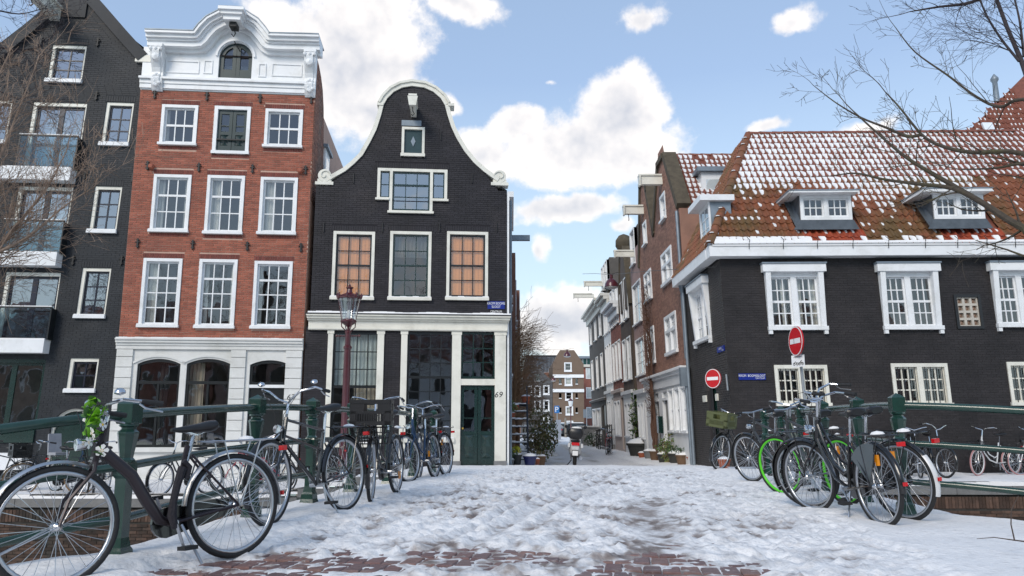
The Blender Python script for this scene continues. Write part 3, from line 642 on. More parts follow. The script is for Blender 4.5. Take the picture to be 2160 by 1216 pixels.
# pilasters, shop windows, door
vp0 = B69-.05
def pil(x0, x1, xb0, xb1, out=.05):
    a, b = F69.uv(x0, 701)[0], F69.uv(x1, 701)[0]
    mb = MB(F69.P); mb.box(a, b, -.1, out, B69+.16, vband0-.002); mb.box(a-.02, b+.02, -.1, out+.012, vband0-.1, vband0-.003)
    o = mb.build('pilaster', CREAM, h69); MB(F69.P).box(a-.02, b+.02, -.1, out+.03, B69-.3, B69+.16).build('stone_foot', STONE, o)
for q in ((693, 704), (797, 811), (847, 860), (954, 973), (1044, 1067)): pil(*q, 0, 0)
def shopwin(rc, cols, rows, mid, sillv, cur=None, roomm=None):
    u0, u1, v0, v1 = rc; v0 = sillv
    w = sash(F69, h69, u0, u1, v0, v1, cols, rows, -.02, BLACKP, mid=mid, st=.06, bar=.028, midw=.07, name='shop_window')
    for c in list(h69.children):
        if c.name.startswith('pane') and c.parent == h69: c.parent = w
    room(F69, w, u0, u1, v0, v1, -.14, roomm, dep=2.2)
    MB(F69.P).box(u0-.06, u1+.06, -.1, .11, v0-.11, v0-.003).build('sill', CREAM, w); MB(F69.P).box(u0-.04, u1+.04, .0, .1, v0-.002, v0+.03).build('snow_cap', SNOW, w)
    if cur:
        for (f0, f1, mm, b0, b1) in cur: curtain(F69, u0+(u1-u0)*f0, u0+(u1-u0)*f1, v0+(v1-v0)*b0, v0+(v1-v0)*b1, -.24, w, mm)
    return w
NET = mat('pale_curtain', (.55, .60, .58), .9, var=.1, scale=8, stretch=(8, 8, .5)); DRAPE = mat('tan_drape', (.42, .36, .28), .9, var=.12)
shopwin(G1, 4, 6, 3, G1[2], [(0, 1, NET, .52, 1), (.45, 1, DRAPE, .28, .5)])
shopwin(G2, 4, 7, 4, G2[2], None, ROOMD)
u0, u1, v0, v1 = GDb; vb0, vb1 = F69.uv(1010, 813)[1], F69.uv(1010, 800)[1]
dr = MB(F69.P).box(u0, u1, -.12, .03, vb0, vb1).build('doorway', CREAM, h69)
sash(F69, dr, u0+.002, u1-.002, vb1, v1, 3, 3, -.03, DKGREEN, st=.06, bar=.028); room(F69, dr, u0, u1, vb1, v1, -.14, ROOMD)
def panel_door(F, parent, u0, u1, v0, v1, n, glass_from=.42, m=DKGREEN):
    mid = (u0+u1)/2
    for a, b in ((u0, mid-.006), (mid+.006, u1)):
        mb = MB(F.P); s = .09; hg = v0+(v1-v0)*glass_from
        mb.box(a, a+s, n-.05, n, v0, v1); mb.box(b-s, b, n-.05, n, v0, v1); mb.box(a+s, b-s, n-.05, n-.002, v0, v0+.18); mb.box(a+s, b-s, n-.05, n-.002, v1-.12, v1)
        mb.box(a+s, b-s, n-.05, n-.002, hg-.1, hg); mb.box(a+s, b-s, n-.05, n-.025, v0+.18, hg-.1)
        c = (a+b)/2; q = (v0+.18+hg-.1)/2; hh = (hg-.28-v0)/2; ww = (b-a)/2-s
        mb.add([(c-ww*.9, n-.025, q), (c, n-.025, q-hh*.95), (c+ww*.9, n-.025, q), (c, n-.025, q+hh*.95), (c, n+.012, q)], [(0, 1, 4), (1, 2, 4), (2, 3, 4), (3, 0, 4)])
        for sy in (-1, 1): mb.add([(a+s, n-.024, q+sy*hh), (b-s, n-.024, q+sy*hh), (c, n-.024, q+sy*hh*.3), (c, n-.002, q+sy*hh*.75)], [(0, 1, 3), (1, 2, 3), (2, 0, 3)])
        mb.box(a+s, b-s, n-.04, n-.008, hg+(v1-.12-hg)*.3, hg+(v1-.12-hg)*.3+.03)
        d = mb.build('door_leaf', m, parent); MB(F.P).quad((a+s, n-.035, hg), (b-s, n-.035, hg), (b-s, n-.035, v1-.12), (a+s, n-.035, v1-.12)).build('pane', GLASS, parent)
panel_door(F69, dr, u0+.01, u1-.01, B69+.05, vb0-.004, -.05); room(F69, dr, u0, u1, B69+.05, vb0, -.14, ROOMD)
BRASS = mat('brass', (.6, .38, .09), .25, 1, var=.1)
MB(F69.P).lathe([(0, .045), (.028, .04), (.034, .02), (.02, 0), (.02, -.03)], (u0+.07, -.02, B69+1.05), 10, axis='y').build('door_knob', BRASS, dr, smooth=True)
MB(F69.P).box(u0-.05, u1+.05, -.3, .25, B69-.2, B69+.045).build('door_step', STONE, dr)
INK = mat('black_lettering', (.01, .01, .01), .5); SIGNW = mat('white_lettering', (.8, .8, .8), .5, var=.04); SIGNB = mat('sign_blue', (.006, .022, .22), .3, var=.15, scale=8)
u, v = F69.uv(1052, 839); text('69', F69, u, v, .16, .054, INK, h69, shear=.25, name='house_number')
rs = F69.rect(1028.5, 636, 1064.5, 652.5)
s = MB(F69.P).box(rs[0], rs[1], .004, .022, rs[2], rs[3]).build('street_sign', SIGNB); tag(s, 'small blue enamel street sign on black house by the amber window', 'sign')
cu = (rs[0]+rs[1])/2; hh = rs[3]-rs[2]
text('KROM BOOMS', F69, cu, rs[2]+hh*.56, hh*.32, .026, SIGNW, s, sx=.78); text('SLOOT', F69, cu, rs[2]+hh*.12, hh*.32, .026, SIGNW, s, sx=.8); text('CENTRUM', F69, cu, rs[2]-hh*.5, hh*.3, .012, SIGNW, s, sx=.75)
# white rendered side strip along the alley
FS = Facade((F69.P(uR, 0, 0).x, F69.P(uR, 0, 0).y), R(90), 0)
mb = MB(FS.P); mb.box(.02, .35, .0, .06, B69-.2, vsh-.1); mb.build('corner_post', WHITE, h69)
MB(FS.P).tube([(.5, .10, B69), (.5, .10, vsh-.2)], .045, 8).build('downpipe', LEAD, h69, smooth=True)

# ---------------------------------------------------------------- house 67: red brick, white cornice
B67 = G(-8, 21.2); F67 = Facade((p.x, 22.0), LA, 0)
h67 = empty('brick_house', F67.P(-8, 0, B67), 'red brick house number 67 with white arched cornice and white sash windows', 'house')
REDBRICK = mat('red_brick', (.32, .098, .058), .75, var=.18, scale=3, island=.24, bump=.3, bscale=40, col2=(.26, .078, .05), c2s=.7)
REDMORT = mat('pale_mortar', (.50, .33, .26), .9, var=.2)
a67, b67 = F67.uv(250, 712)[0], F67.uv(640, 718)[0]
vg1 = F67.uv(440, 716)[1]; vc0 = F67.uv(495, 195)[1]
RW = [F67.rect(*q) for q in ((343, 221, 413, 309), (561, 230, 636, 314), (326, 368, 396, 492), (439, 370, 510, 496), (551, 374, 623, 497), (304, 545, 375, 692), (422, 547, 493, 694), (538, 551, 611, 695))]
RD = F67.rect(454, 224, 524, 327); hol = RW+[RD]
Lk, Rk = (lambda v: a67), (lambda v: b67)
wall_mesh(F67, Lk, Rk, vg1-.2, vc0+.1, hol).build('wall', REDMORT, h67)
ar = [(a-.03, b+.03, d+.012, d+.15) for (a, b, c, d) in hol]+[(a-.02, b+.02, c-.11, c-.01) for (a, b, c, d) in RW[:5]+[RD]]
amb = MB(F67.P); o = bricks(F67, Lk, Rk, vg1, vc0, hol, arches=ar, joint=.013, bh=.05, am=amb).build('brick', REDBRICK, h67); o['kind'] = 'stuff'; o = amb.build('lintel_brick', mat('dark_red_brick', (.17, .042, .030), .75, var=.25, scale=6, island=.2), h67); o['kind'] = 'stuff'
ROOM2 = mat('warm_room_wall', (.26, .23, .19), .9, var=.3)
for i, rc in enumerate(RW):
    rows, mid = ((2, 1), (2, 1), (3, 2), (3, 2), (3, 2), (4, 3), (4, 3), (4, 3))[i]
    cur = [[(0, .12)], None, [(0, .2), (.85, 1)], [(0, .3)], [(0, .35)], [(0, .3)], [(0, .16), (.86, 1)], [(0, .14)]][i]
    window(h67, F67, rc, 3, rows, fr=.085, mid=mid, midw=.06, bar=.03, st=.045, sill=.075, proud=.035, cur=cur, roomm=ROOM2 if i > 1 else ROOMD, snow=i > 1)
u0, u1, v0, v1 = RD; mb = MB(F67.P); fr = .1
mb.box(u0, u0+fr, -.14, .035, v0, v1); mb.box(u1-fr, u1, -.14, .035, v0, v1); mb.box(u0+fr, u1-fr, -.14, .032, v1-fr, v1); mb.box(u0-.02, u1+.02, -.14, .07, v0, v0+.09)
ld = mb.build('loading_door', WHITE, h67); panel_door(F67, ld, u0+fr, u1-fr, v0+.09, v1-fr, -.04, .48, mat('dark_teal_door', (.010, .028, .028), .3, var=.2))
MB(F67.P).box(u0+.05, u1-.05, .0, .03, v0+.42, v0+.46).build('crossbar', IRON, ld); room(F67, ld, u0+fr, u1-fr, v0+.1, v1-fr, -.14, ROOMD)
for (x, y) in ((327, 200), (437, 204), (549, 209), (657, 211), (312, 350), (420, 354), (533, 357), (645, 360), (291, 514), (407, 517), (522, 520), (635, 523)): anchor(F67, h67, *F67.uv(x, y), s=.24)
for (x, y) in ((321, 353), (634, 362)):
    u, v = F67.uv(x, y); MB(F67.P).lathe([(.001, .12), (.05, .115), (.08, .07), (.085, 0)], (u, .03, v), 12, axis='y').build('brick_lamp', REDBRICK, h67, smooth=True)
# ground floor: white rusticated front
PLASTER = mat('white_plaster', (.66, .66, .64), .6, var=.08, scale=2.5, bump=.08, bscale=20, col2=(.56, .56, .53), c2s=1.3)
A1 = F67.rect(291, 757, 368, 944); A2 = F67.rect(395, 757, 475, 944); AD = F67.rect(528, 760, 600, 1003)
AD = (AD[0], AD[1], B67+.05, AD[3]); gl = [A1, A2, AD]
wall_mesh(F67, Lk, Rk, B67-.5, vg1+.05, gl, n=0.0).build('wall', PLASTER, h67)
for (x0, x1) in ((248, 282), (488.5, 520), (604.5, 638)):
    a, b = F67.uv(x0, 740)[0], F67.uv(x1, 740)[0]; v = B67-.1; vt = F67.uv(440, 738)[1]
    while v < vt-.05:
        t = min(v+.285, vt); mb = MB(F67.P); mb.box(a, b, -.02, .055, v+.008, t-.008); mb.build('plaster_block', PLASTER, h67); v += .285
mb = MB(F67.P); vq0 = F67.uv(440, 738)[1]; Hq = vg1-vq0
for (q0, q1, nn) in ((0, .35, .07), (.35, .6, .10), (.6, .85, .15), (.85, 1, .19)): mb.box(a67-.02, b67+.01, -.05, nn, vq0+Hq*q0, vq0+Hq*q1-.001)
cc = mb.build('ground_floor_cornice', PLASTER, h67); MB(F67.P).box(a67-.01, b67, .0, .16, vg1+.001, vg1+.025).build('snow_cap', SNOW, cc)
def archwin(rc, name, tr, bars=1):
    u0, u1, v0, v1 = rc; sp = v1-.14; fr = .06; mb = MB(F67.P)
    mb.box(u0, u0+fr, -.13, -.04, v0, sp); mb.box(u1-fr, u1, -.13, -.04, v0, sp); mb.box(u0+fr, u1-fr, -.13, -.042, v0, v0+.07)
    band(mb, arch_pts(u0+fr*.5, u1-fr*.5, sp, v1-.03), -fr*.8, .03, -.13, -.041); mb.box(u0+fr, u1-fr, -.12, -.035, tr-.04, tr+.04)
    if bars: mb.box((u0+u1)/2-.03, (u0+u1)/2+.03, -.12, -.045, v0+.07, tr-.04)
    w = mb.build(name, BLACKP, h67); arch_fill(MB(F67.P), u0, u1, sp, v1, -.13, .0).build('arch_head', PLASTER, w)
    ring = MB(F67.P); band(ring, arch_pts(u0-.1, u1+.1, sp, v1+.05), -.0, .055, -.02, .035); ring.build('arch_moulding', PLASTER, w)
    for (c, d) in ((v0+.07, tr-.04), (tr+.04, v1-.03)):
        if bars and d == tr-.04:
            for (e, f) in ((u0+fr, (u0+u1)/2-.03), ((u0+u1)/2+.03, u1-fr)): MB(F67.P).quad((e, -.09, c), (f, -.088, c), (f, -.085, d), (e, -.09, d)).build('pane', GLASS, w)
        else: MB(F67.P).quad((u0+fr, -.09, c), (u1-fr, -.092, c), (u1-fr, -.088, d), (u0+fr, -.09, d)).build('pane', GLASS, w)
    room(F67, w, u0, u1, v0, v1, -.14, ROOM2, dep=2.5); return w
tr = F67.uv(340, 807)[1]
w = archwin(A1, 'arched_window', tr); curtain(F67, A1[0]+.5, A1[0]+.75, A1[2], A1[3]-.1, -.3, w, mat('black_drape', (.02, .02, .02), .9))
archwin(A2, 'arched_window', tr); curtain(F67, A2[0]+.1, A2[0]+.4, A2[2], A2[3]-.1, -.3, w, DRAPE)
MB(F67.P).box(A1[0]-.1, A2[1]+.1, .0, .10, A1[2]-.12, A1[2]-.01).build('sill', PLASTER, h67)
u0, u1, v0, v1 = AD; t0, t1 = F67.uv(560, 818.5)[1], F67.uv(560, 812)[1]; dr = MB(F67.P).box(u0, u1, -.13, -.01, t0, t1).build('doorway', WHITE, h67)
mb = MB(F67.P); band(mb, arch_pts(u0+.03, u1-.03, v1-.13, v1-.03), -.05, .03, -.13, -.04); mb.box(u0, u0+.07, -.13, -.042, t1, v1-.12); mb.box(u1-.07, u1, -.13, -.042, t1, v1-.12); mb.box(u0+.07, u1-.07, -.13, -.044, t1, t1+.07); mb.build('transom_frame', BLACKP, dr)
arch_fill(MB(F67.P), u0, u1, v1-.13, v1, -.13, .0).build('arch_head', PLASTER, dr); MB(F67.P).quad((u0+.06, -.09, t1+.06), (u1-.06, -.088, t1+.06), (u1-.06, -.085, v1-.03), (u0+.06, -.09, v1-.03)).build('pane', GLASS, dr); room(F67, dr, u0, u1, t1, v1, -.14, ROOM2)
mb = MB(F67.P); mb.box(u0+.01, u1-.01, -.12, -.07, v0, t0-.003)
for q in (.08, .42, .72): mb.box(u0+.14, u1-.14, -.07, -.055, v0+(t0-v0)*q, v0+(t0-v0)*(q+.2))
mb.build('door_leaf', BLACKP, dr); MB(F67.P).box(u0-.1, u1+.1, -.2, .4, B67-.3, v0-.004).build('door_step', STONE, dr)
u, v = F67.uv(615, 844); text('67', F67, u, v, .15, .06, INK, h67, shear=.2, name='house_number')
# attic storey with arched cornice
va0 = vc0; pth = [F67.uv(x, y, .42) for x, y in ((307, 92), (330, 92.5), (405, 95), (422, 93), (433, 84), (443, 71), (455, 59), (472, 50), (490, 47.5), (510, 51), (527, 62), (540, 78), (550, 92), (560, 98), (575, 99.5), (640, 101), (673, 102))]
DA = F67.rect(465, 89, 530, 167)
Lt, Rt = a67, b67
attop = lin_u = (lambda u: float(np.interp(u, [q[0] for q in pth], [q[1] for q in pth])))
mb = MB(F67.P); us = sorted(set([a67+(b67-a67)*i/40 for i in range(41)]+[DA[0], DA[1]]))
for a, b in zip(us[:-1], us[1:]):
    lo = va0-.02 if not (a >= DA[0]-1e-6 and b <= DA[1]+1e-6) else DA[3]
    mb.quad((a, .02, lo), (b, .02, lo), (b, .02, attop(b)+.1), (a, .02, attop(a)+.1))
mb.quad((DA[0], .02, va0-.02), (DA[1], .02, va0-.02), (DA[1], .02, DA[2]), (DA[0], .02, DA[2]))
for a, b in ((DA[0], DA[0]), (DA[1], DA[1])): mb.quad((a, .02, DA[2]), (a, -.15, DA[2]), (a, -.15, DA[3]), (a, .02, DA[3]))
rW = (DA[1]-DA[0])/2; arch_fill(mb, DA[0], DA[1], DA[3]-rW*.98, DA[3], -.15, .022)
mb.build('attic_wall', WHITE, h67)
mb = MB(F67.P)
for (o0, o1, nn) in ((.0, .14, .32), (.14, .20, .38), (.20, .30, .46), (.30, .37, .55)): band(mb, pth, o0, o1, -.25, nn)
band(mb, pth, -.1, .002, -.05, .14); cn = mb.build('crown_cornice', WHITE, h67)
mb = MB(F67.P); band(mb, pth, .372, .40, -.5, .57); mb.build('lead_flashing', LEAD, cn)
mb = MB(F67.P); vbz = F67.uv(495, 172)[1]
mb.box(a67-.01, b67+.01, .02, .07, va0+.02, va0+(vbz-va0)*.45); mb.box(a67-.01, b67+.01, .02, .10, va0+(vbz-va0)*.46, va0+(vbz-va0)*.8); mb.box(a67-.02, b67+.02, .02, .17, va0+(vbz-va0)*.81, vbz); mb.build('attic_frieze', WHITE, h67)
for (x0, x1) in ((351, 423), (431, 451), (546, 564), (574, 640)):
    y = 128 if x1 < 500 else 135; rp = F67.rect(x0, y, x1-3, y+29); mb = MB(F67.P); e = .035; a, b, c, d = rp
    mb.box(a, b, .02, .045, c, c+e); mb.box(a, b, .02, .045, d-e, d); mb.box(a, a+e, .02, .043, c+e, d-e); mb.box(b-e, b, .02, .043, c+e, d-e); mb.build('panel_moulding', WHITE, h67)
for (x, y0, y1) in ((332, 97, 187), (655, 109, 200)):
    u, vt = F67.uv(x, y0, .3); vb = F67.uv(x, y1, .1)[1]; hh = vt-vb; mb = MB(F67.P)
    mb.prism([(0, 0)]*0 or [(u-.17, vt-.06), (u+.17, vt-.06), (u+.19, vt+.04), (u-.19, vt+.04)], .02, .42)
    prof = [(.40, 1.), (.43, .9), (.40, .78), (.30, .66), (.2, .55), (.15, .45), (.17, .36), (.22, .28), (.18, .16), (.08, .04), (.03, 0)]
    for sx, ww in ((-1, .11), (1, .11), (0, .17)):
        for (n1, q1), (n2, q2) in zip(prof[:-1], prof[1:]):
            f = 1.0 if sx == 0 else .86; w_ = ww*(1-.25*(1-(q1+q2)/2)); cx_ = u+sx*.1
            mb.add([(cx_-w_*.6, .02, vb+hh*q1-.06), (cx_+w_*.6, .02, vb+hh*q1-.06), (cx_+w_*.6, .02, vb+hh*q2-.06), (cx_-w_*.6, .02, vb+hh*q2-.06),
                    (cx_-w_*.6, n1*f, vb+hh*q1-.06), (cx_+w_*.6, n1*f, vb+hh*q1-.06), (cx_+w_*.6, n2*f, vb+hh*q2-.06), (cx_-w_*.6, n2*f, vb+hh*q2-.06)], [(4, 5, 6, 7), (0, 3, 7, 4), (1, 5, 6, 2)])
    for k in range(5): mb.lathe([(0, .06), (.045, .04), (.055, 0), (.045, -.04), (0, -.06)], (u-.14+.07*k, .36+.05*(k % 2 == 0), vt-.13), 8, axis='y')
    mb.lathe([(0, .12), (.1, .08), (.13, 0), (.1, -.08), (0, -.12)], (u, .33, vt-.36), 12, axis='y')
    for k in range(9): a = k*2.4; mb.lathe([(0, .05), (.04, .03), (.05, 0), (0, -.05)], (u+.1*math.cos(a)*(.5+.5*(k % 2)), .17, vb+hh*.2+.17*math.sin(a)), 7, axis='y')
    mb.build('console_bracket', WHITE, h67, smooth=True)
# arched attic doors
u0, u1, v0, v1 = DA; ad = MB(F67.P); sp = v1-rW*.98
band(ad, arch_pts(u0+.02, u1-.02, sp, v1-.02, 20), -.1, .02, -.14, -.06); ad.box(u0, u0+.12, -.14, -.062, v0, sp); ad.box(u1-.12, u1, -.14, -.062, v0, sp)
md = (u0+u1)/2; ad.box(md-.11, md-.004, -.14, -.06, v0, v1-.03); ad.box(md+.004, md+.11, -.14, -.06, v0, v1-.03); ad.box(u0+.12, u1-.12, -.14, -.066, v0, v0+.3)
adw = ad.build('attic_door', mat('dark_teal_door', (0, 0, 0)), h67)
for a, b in ((u0+.1, md-.1), (md+.1, u1-.1)): MB(F67.P).quad((a, -.11, v0+.25), (b, -.112, v0+.25), (b, -.108, v1-.14), (a, -.11, v1-.14)).build('pane', GLASS, adw)
room(F67, adw, u0, u1, v0, v1, -.15, mat('attic_blind', (.45, .46, .45), .9), dep=.35)
ring = MB(F67.P); band(ring, arch_pts(u0-.04, u1+.04, sp, v1+.03, 20), 0, .06, .0, .07); ring.build('arch_moulding', WHITE, h67)
# hoist hood and gull
u, v = F67.uv(488, 31, .8); mb = MB(F67.P)
mb.box(u-.24, u+.24, -.6, .75, v-.12, v+.02); mb.box(u-.30, u+.30, -.6, .83, v+.02, v+.12); mb.box(u-.36, u+.36, -.6, .9, v+.12, v+.21); hd = mb.build('hoist_hood', WHITE, h67)
MB(F67.P).box(u-.34, u+.34, -1.4, .88, v+.212, v+.235).build('lead_cover', LEAD, hd)
mb = MB(F67.P); mb.box(u-.1, u+.1, .3, .62, v-.26, v-.12); mb.tube([(u, .45, v-.26), (u+.05, .45, v-.4), (u, .45, v-.5), (u-.06, .45, v-.42)], .018, 6); mb.tube([(u+.1, .03, v-.75), (u+.02, .4, v-.62)], .016, 6); mb.build('hoist_hook', IRON, hd)
# body, brick side gable, roof
zr = F67.uv(676, 130)[1]
shell(F67, [(a67, B67-.5), (b67, B67-.5), (b67, vc0), (a67, vc0)], -.03, -9, REDMORT, h67)
FSd = Facade((F67.P(b67+.02, 0, 0).x, F67.P(b67+.02, 0, 0).y), LA+R(90), 0)
prof = [(.0, F67.uv(676, 125)[1]), (.35, F67.uv(676, 128)[1]), (.8, F67.uv(676, 138)[1]), (1.2, F67.uv(676, 155)[1]), (1.5, F67.uv(676, 185)[1]), (1.7, F67.uv(676, 225)[1]), (1.85, F67.uv(676, 300)[1]), (2.7, F67.uv(676, 345)[1]), (8.8, F67.uv(676, 345)[1])]
vlo = F67.uv(660, 420)[1]
Rp = interp_fn([(vlo, 8.8), (prof[7][1]-.01, 8.8)]+[(v, u) for u, v in prof[7:0:-1]]+[(prof[0][1], .05)])
SIDEBRICK = mat('weathered_brick', (.26, .115, .075), .8, var=.3, scale=3, island=.3, bump=.3, bscale=40, col2=(.20, .14, .11), c2s=1)
wall_mesh(FSd, lambda v: 0.0, Rp, vlo, prof[0][1], [], brk=[v for u, v in prof], n=-.012).build('side_wall', mat('brown_mortar', (.25, .20, .17), .9, var=.2), h67)
o = bricks(FSd, lambda v: 0.0, Rp, vlo, prof[0][1], []).build('brick', SIDEBRICK, h67); o['kind'] = 'stuff'
TILEGREY = mat('dark_roof_tile', (.09, .07, .065), .7, var=.3, scale=6, bump=.4, bscale=12)
mb = MB(FSd.P)
for (ua, va), (ub, vb) in zip(prof[:-1], prof[1:]): mb.quad((ua, .0, va), (ub, .0, vb), (ub, -(b67-a67), vb), (ua, -(b67-a67), va))
mb.build('roof', TILEGREY, h67)
mb = MB(FSd.P); mb.box(2.0, 2.9, -.9, .04, prof[7][1]-.2, F67.uv(676, 262)[1]); do = mb.build('roof_dormer', WHITE, h67); mb = MB(FSd.P); mb.box(1.9, 3.05, -1, .12, F67.uv(676, 262)[1]+.002, F67.uv(676, 255)[1]); mb.build('dormer_roof', LEAD, do)
MB(FSd.P).quad((2.15, .05, prof[7][1]), (2.75, .05, prof[7][1]), (2.75, .05, prof[7][1]+.95), (2.15, .05, prof[7][1]+.95)).build('pane', GLASS, do)
# gull on the hood
gl_ = F67.P(u+.12, .1, v+.24); gull = empty('gull', gl_, 'small grey gull perched on the white hoist hood', 'bird')
GREY = mat('gull_grey', (.34, .35, .38), .7)
b = MB(lambda x, y, z: gl_+Vector((x, y, z))); b.tube([(-.26, 0, .25), (-.18, 0, .2), (-.08, 0, .16), (.03, 0, .14), (.1, 0, .17), (.13, 0, .2), (.17, 0, .2), (.19, 0, .19)], [.005, .03, .06, .07, .05, .035, .035, .008], 10); b.tube([(.0, .02, .1), (.0, .02, 0)], .008, 5); b.tube([(.0, -.02, .1), (.0, -.02, 0)], .008, 5); b.tube([(.18, 0, .19), (.235, 0, .18)], [.012, .003], 5)
b.build('body', GREY, gull, smooth=True)

# ---------------------------------------------------------------- black house, leaning
p2 = F67.P(a67+.0, -.06, 0); FB = Facade((p2.x, p2.y), LA, B67, su=.045)
hb = empty('black_house', FB.P(-3, 0, 0), 'tall black painted brick house with french windows and glass balconies at the left edge', 'house')
SLATEBRICK = mat('slate_painted_brick', (.022, .025, .030), .55, spec=.3, var=.25, scale=1.6, island=.08, bump=.25, bscale=45, col2=(.037, .038, .041), c2s=.9, c2lo=.5, c2hi=.75)
uLb = FB.uv(-190, 500)[0]; gp = [FB.uv(295, 130), FB.uv(250, 80), FB.uv(205, 28), FB.uv(187, 8), FB.uv(170, -15)]
urt = gp[0][0]; vt0 = gp[0][1]; pk = FB.uv(150, -45); lf = [FB.uv(-60, 150), FB.uv(0, 105), FB.uv(60, 55), FB.uv(100, 22)]
Rb = interp_fn([(-1, .05), (vt0-.01, .05), (vt0, urt)]+[(v, u) for u, v in gp[1:]]+[(pk[1], pk[0]+.3)])
Lb = interp_fn([(-1, uLb), (lf[0][1]-.6, uLb), (lf[0][1], lf[0][0])]+[(v, u) for u, v in lf[1:]]+[(pk[1], pk[0]-.3)])
BW = [(FB.rect(111, 94, 171, 177), 2, 3, CREAM), (FB.rect(225, 215, 270, 310), 2, 3, CREAM), (FB.rect(200.6, 392.5, 244, 493.5), 2, 3, CREAM), (FB.rect(174, 565, 220, 672.7), 2, 3, CREAM), (FB.rect(148, 756, 199, 829), 2, 2, CREAM), (FB.rect(-36, 210, 11, 305), 2, 3, CREAM)]
FD = [FB.rect(71, 215, 162, 363), FB.rect(39.5, 393, 133, 539), FB.rect(13, 574, 107, 719), FB.rect(-45, 757, 75, 905)]
DO = FB.rect(112, 862, 185, 1010); DO = (DO[0], DO[1], .02, DO[3])
hs = [q[0] for q in BW]+FD+[DO]
wall_mesh(FB, Lb, Rb, -.4, pk[1], hs, brk=[v for u, v in gp+lf], depth=.22, n=-.007).build('wall', mat('slate_joint', (.021, .024, .028), .8, var=.2), hb)
o = bricks(FB, Lb, Rb, -.2, pk[1], hs, arches=[(a-.03, b+.03, d+.01, d+.18) for (a, b, c, d) in hs[:4]], jit=.001, bh=.053, joint=.008, proud=.007).build('brick', SLATEBRICK, hb); o['kind'] = 'stuff'
mb = MB(FB.P); band(mb, gp[:4], -.3, .03, -.4, .12); mb.build('gable_rim', SLATEBRICK, hb); mb = MB(FB.P); band(mb, lf, -.3, .03, -.4, .12); mb.build('gable_rim', SLATEBRICK, hb)
MB(FB.P).box(gp[0][0]-.1, gp[0][0]+.34, -.3, .1, vt0-.05, vt0+.16).build('eaves_board', CREAM, hb)
MB(FB.P).box(FB.uv(140, 10)[0], FB.uv(185, 10)[0], -.5, .05, lf[-1][1]-.2, pk[1]+.5).build('chimney', SLATEBRICK, hb)
shell(FB, [(uLb, -.4), (.0, -.4), (.0, vt0), (pk[0], pk[1]-.3), (uLb, lf[0][1]-.6)], -.05, -9, TILEGREY, hb)
BLUEB = mat('blue_black_sash', (.010, .012, .026), .3, var=.1)
def deepwin(rc, cols, rows, fm):
    a, b, c, d = rc; F2 = FB
    mb = MB(F2.P); fr = .09; n0, n1 = -.2, -.03
    mb.box(a, a+fr, n0, n1, c+.09, d); mb.box(b-fr*.5, b, n0, n1, c+.09, d); mb.box(a+fr, b-fr*.5, n0, n1-.003, d-fr, d); w = mb.build('window', fm, hb)
    MB(F2.P).box(a-.03, b+.03, -.2, .09, c, c+.088).build('sill', WHITE, w); MB(F2.P).box(a-.02, b+.02, -.02, .08, c+.089, c+.115).build('snow_cap', SNOW, w)
    sash(F2, w, a+fr, b-fr*.5, c+.09, d-fr, cols, rows, -.1, BLUEB, st=.05, bar=.035, gm=GLASSR); room(F2, w, a+fr, b-fr*.5, c+.09, d-fr, -.21, ROOMD)
for rc, c_, r_, m_ in BW: deepwin(rc, c_, r_, m_)
BALG = glass('balcony_glass', (.72, .80, .82), 1.5, .0)
for i, rc in enumerate(FD):
    a, b, c, d = rc; mb = MB(FB.P); fr = .1
    mb.box(a, a+fr, -.2, -.02, c, d); mb.box(b-.03, b, -.2, -.02, c, d); mb.box(a+fr, b-.03, -.2, -.023, d-fr, d); w = mb.build('french_window', CREAM if i < 3 else DKGREEN, hb)
    md = (a+b)/2+.04
    for (e, f) in ((a+fr, md), (md, b-.03)): sash(FB, w, e, f, c, d-fr, 1, 1, -.1, BLUEB if i < 3 else DKGREEN, st=.07, gm=GLASSR if i < 3 else GLASS)
    room(FB, w, a+fr, b-.03, c, d-fr, -.21, ROOM2 if i > 1 else ROOMD)
    if i == 1 or i == 0: curtain(FB, a+.2, b-.1, c, d-.1, -.4, w, NET)
    slab = MB(FB.P).box(a-.42 if i < 3 else a, b+.0, -.05, .34 if i < 3 else .05, c-.36, c-.01).build('balcony_slab', WHITE if i < 3 else DKGREEN, hb)
    if i < 3:
        MB(FB.P).box(a-.41, b-.01, .05, .33, c-.009, c+.03).build('snow_cap', SNOW, slab)
        gh = (d-c)*.46; MB(FB.P).box(a-.05, b+.02, .27, .285, c+.03, c+gh-.02).build('glass_panel', BALG, slab)
        MB(FB.P).box(a-.08, b+.05, .25, .31, c+gh-.02, c+gh+.02).build('handrail', BLACKP, slab); MB(FB.P).box(a-.07, b+.04, .255, .305, c+gh+.021, c+gh+.045).build('snow_cap', SNOW, slab)
        for x in (a-.06, b+.02): MB(FB.P).box(x, x+.03, -.05, .29, c+.0, c+gh-.02).build('balcony_bracket', BLACKP, slab)
for (x, y) in ((88, 88), (207, 90), (50, 197), (204, 203), (303, 203), (20, 370), (180, 370), (280, 375), (155, 550), (257, 550)): anchor(FB, hb, *FB.uv(x, y), s=.24)
hoist(FB, hb, 118, 33, L=1.6, w=.26, h=.36)
a, b, c, d = DO; sp = d-(b-a)/2*.98; arch_fill(MB(FB.P), a, b, sp, d, -.2, .0).build('arch_head', SLATEBRICK, hb)
dw = MB(FB.P); band(dw, arch_pts(a+.02, b-.02, sp, d-.02, 16), -.05, .02, -.2, -.08); dw.box(a, a+.06, -.2, -.082, c, sp); dw = dw.build('doorway', CREAM, hb)
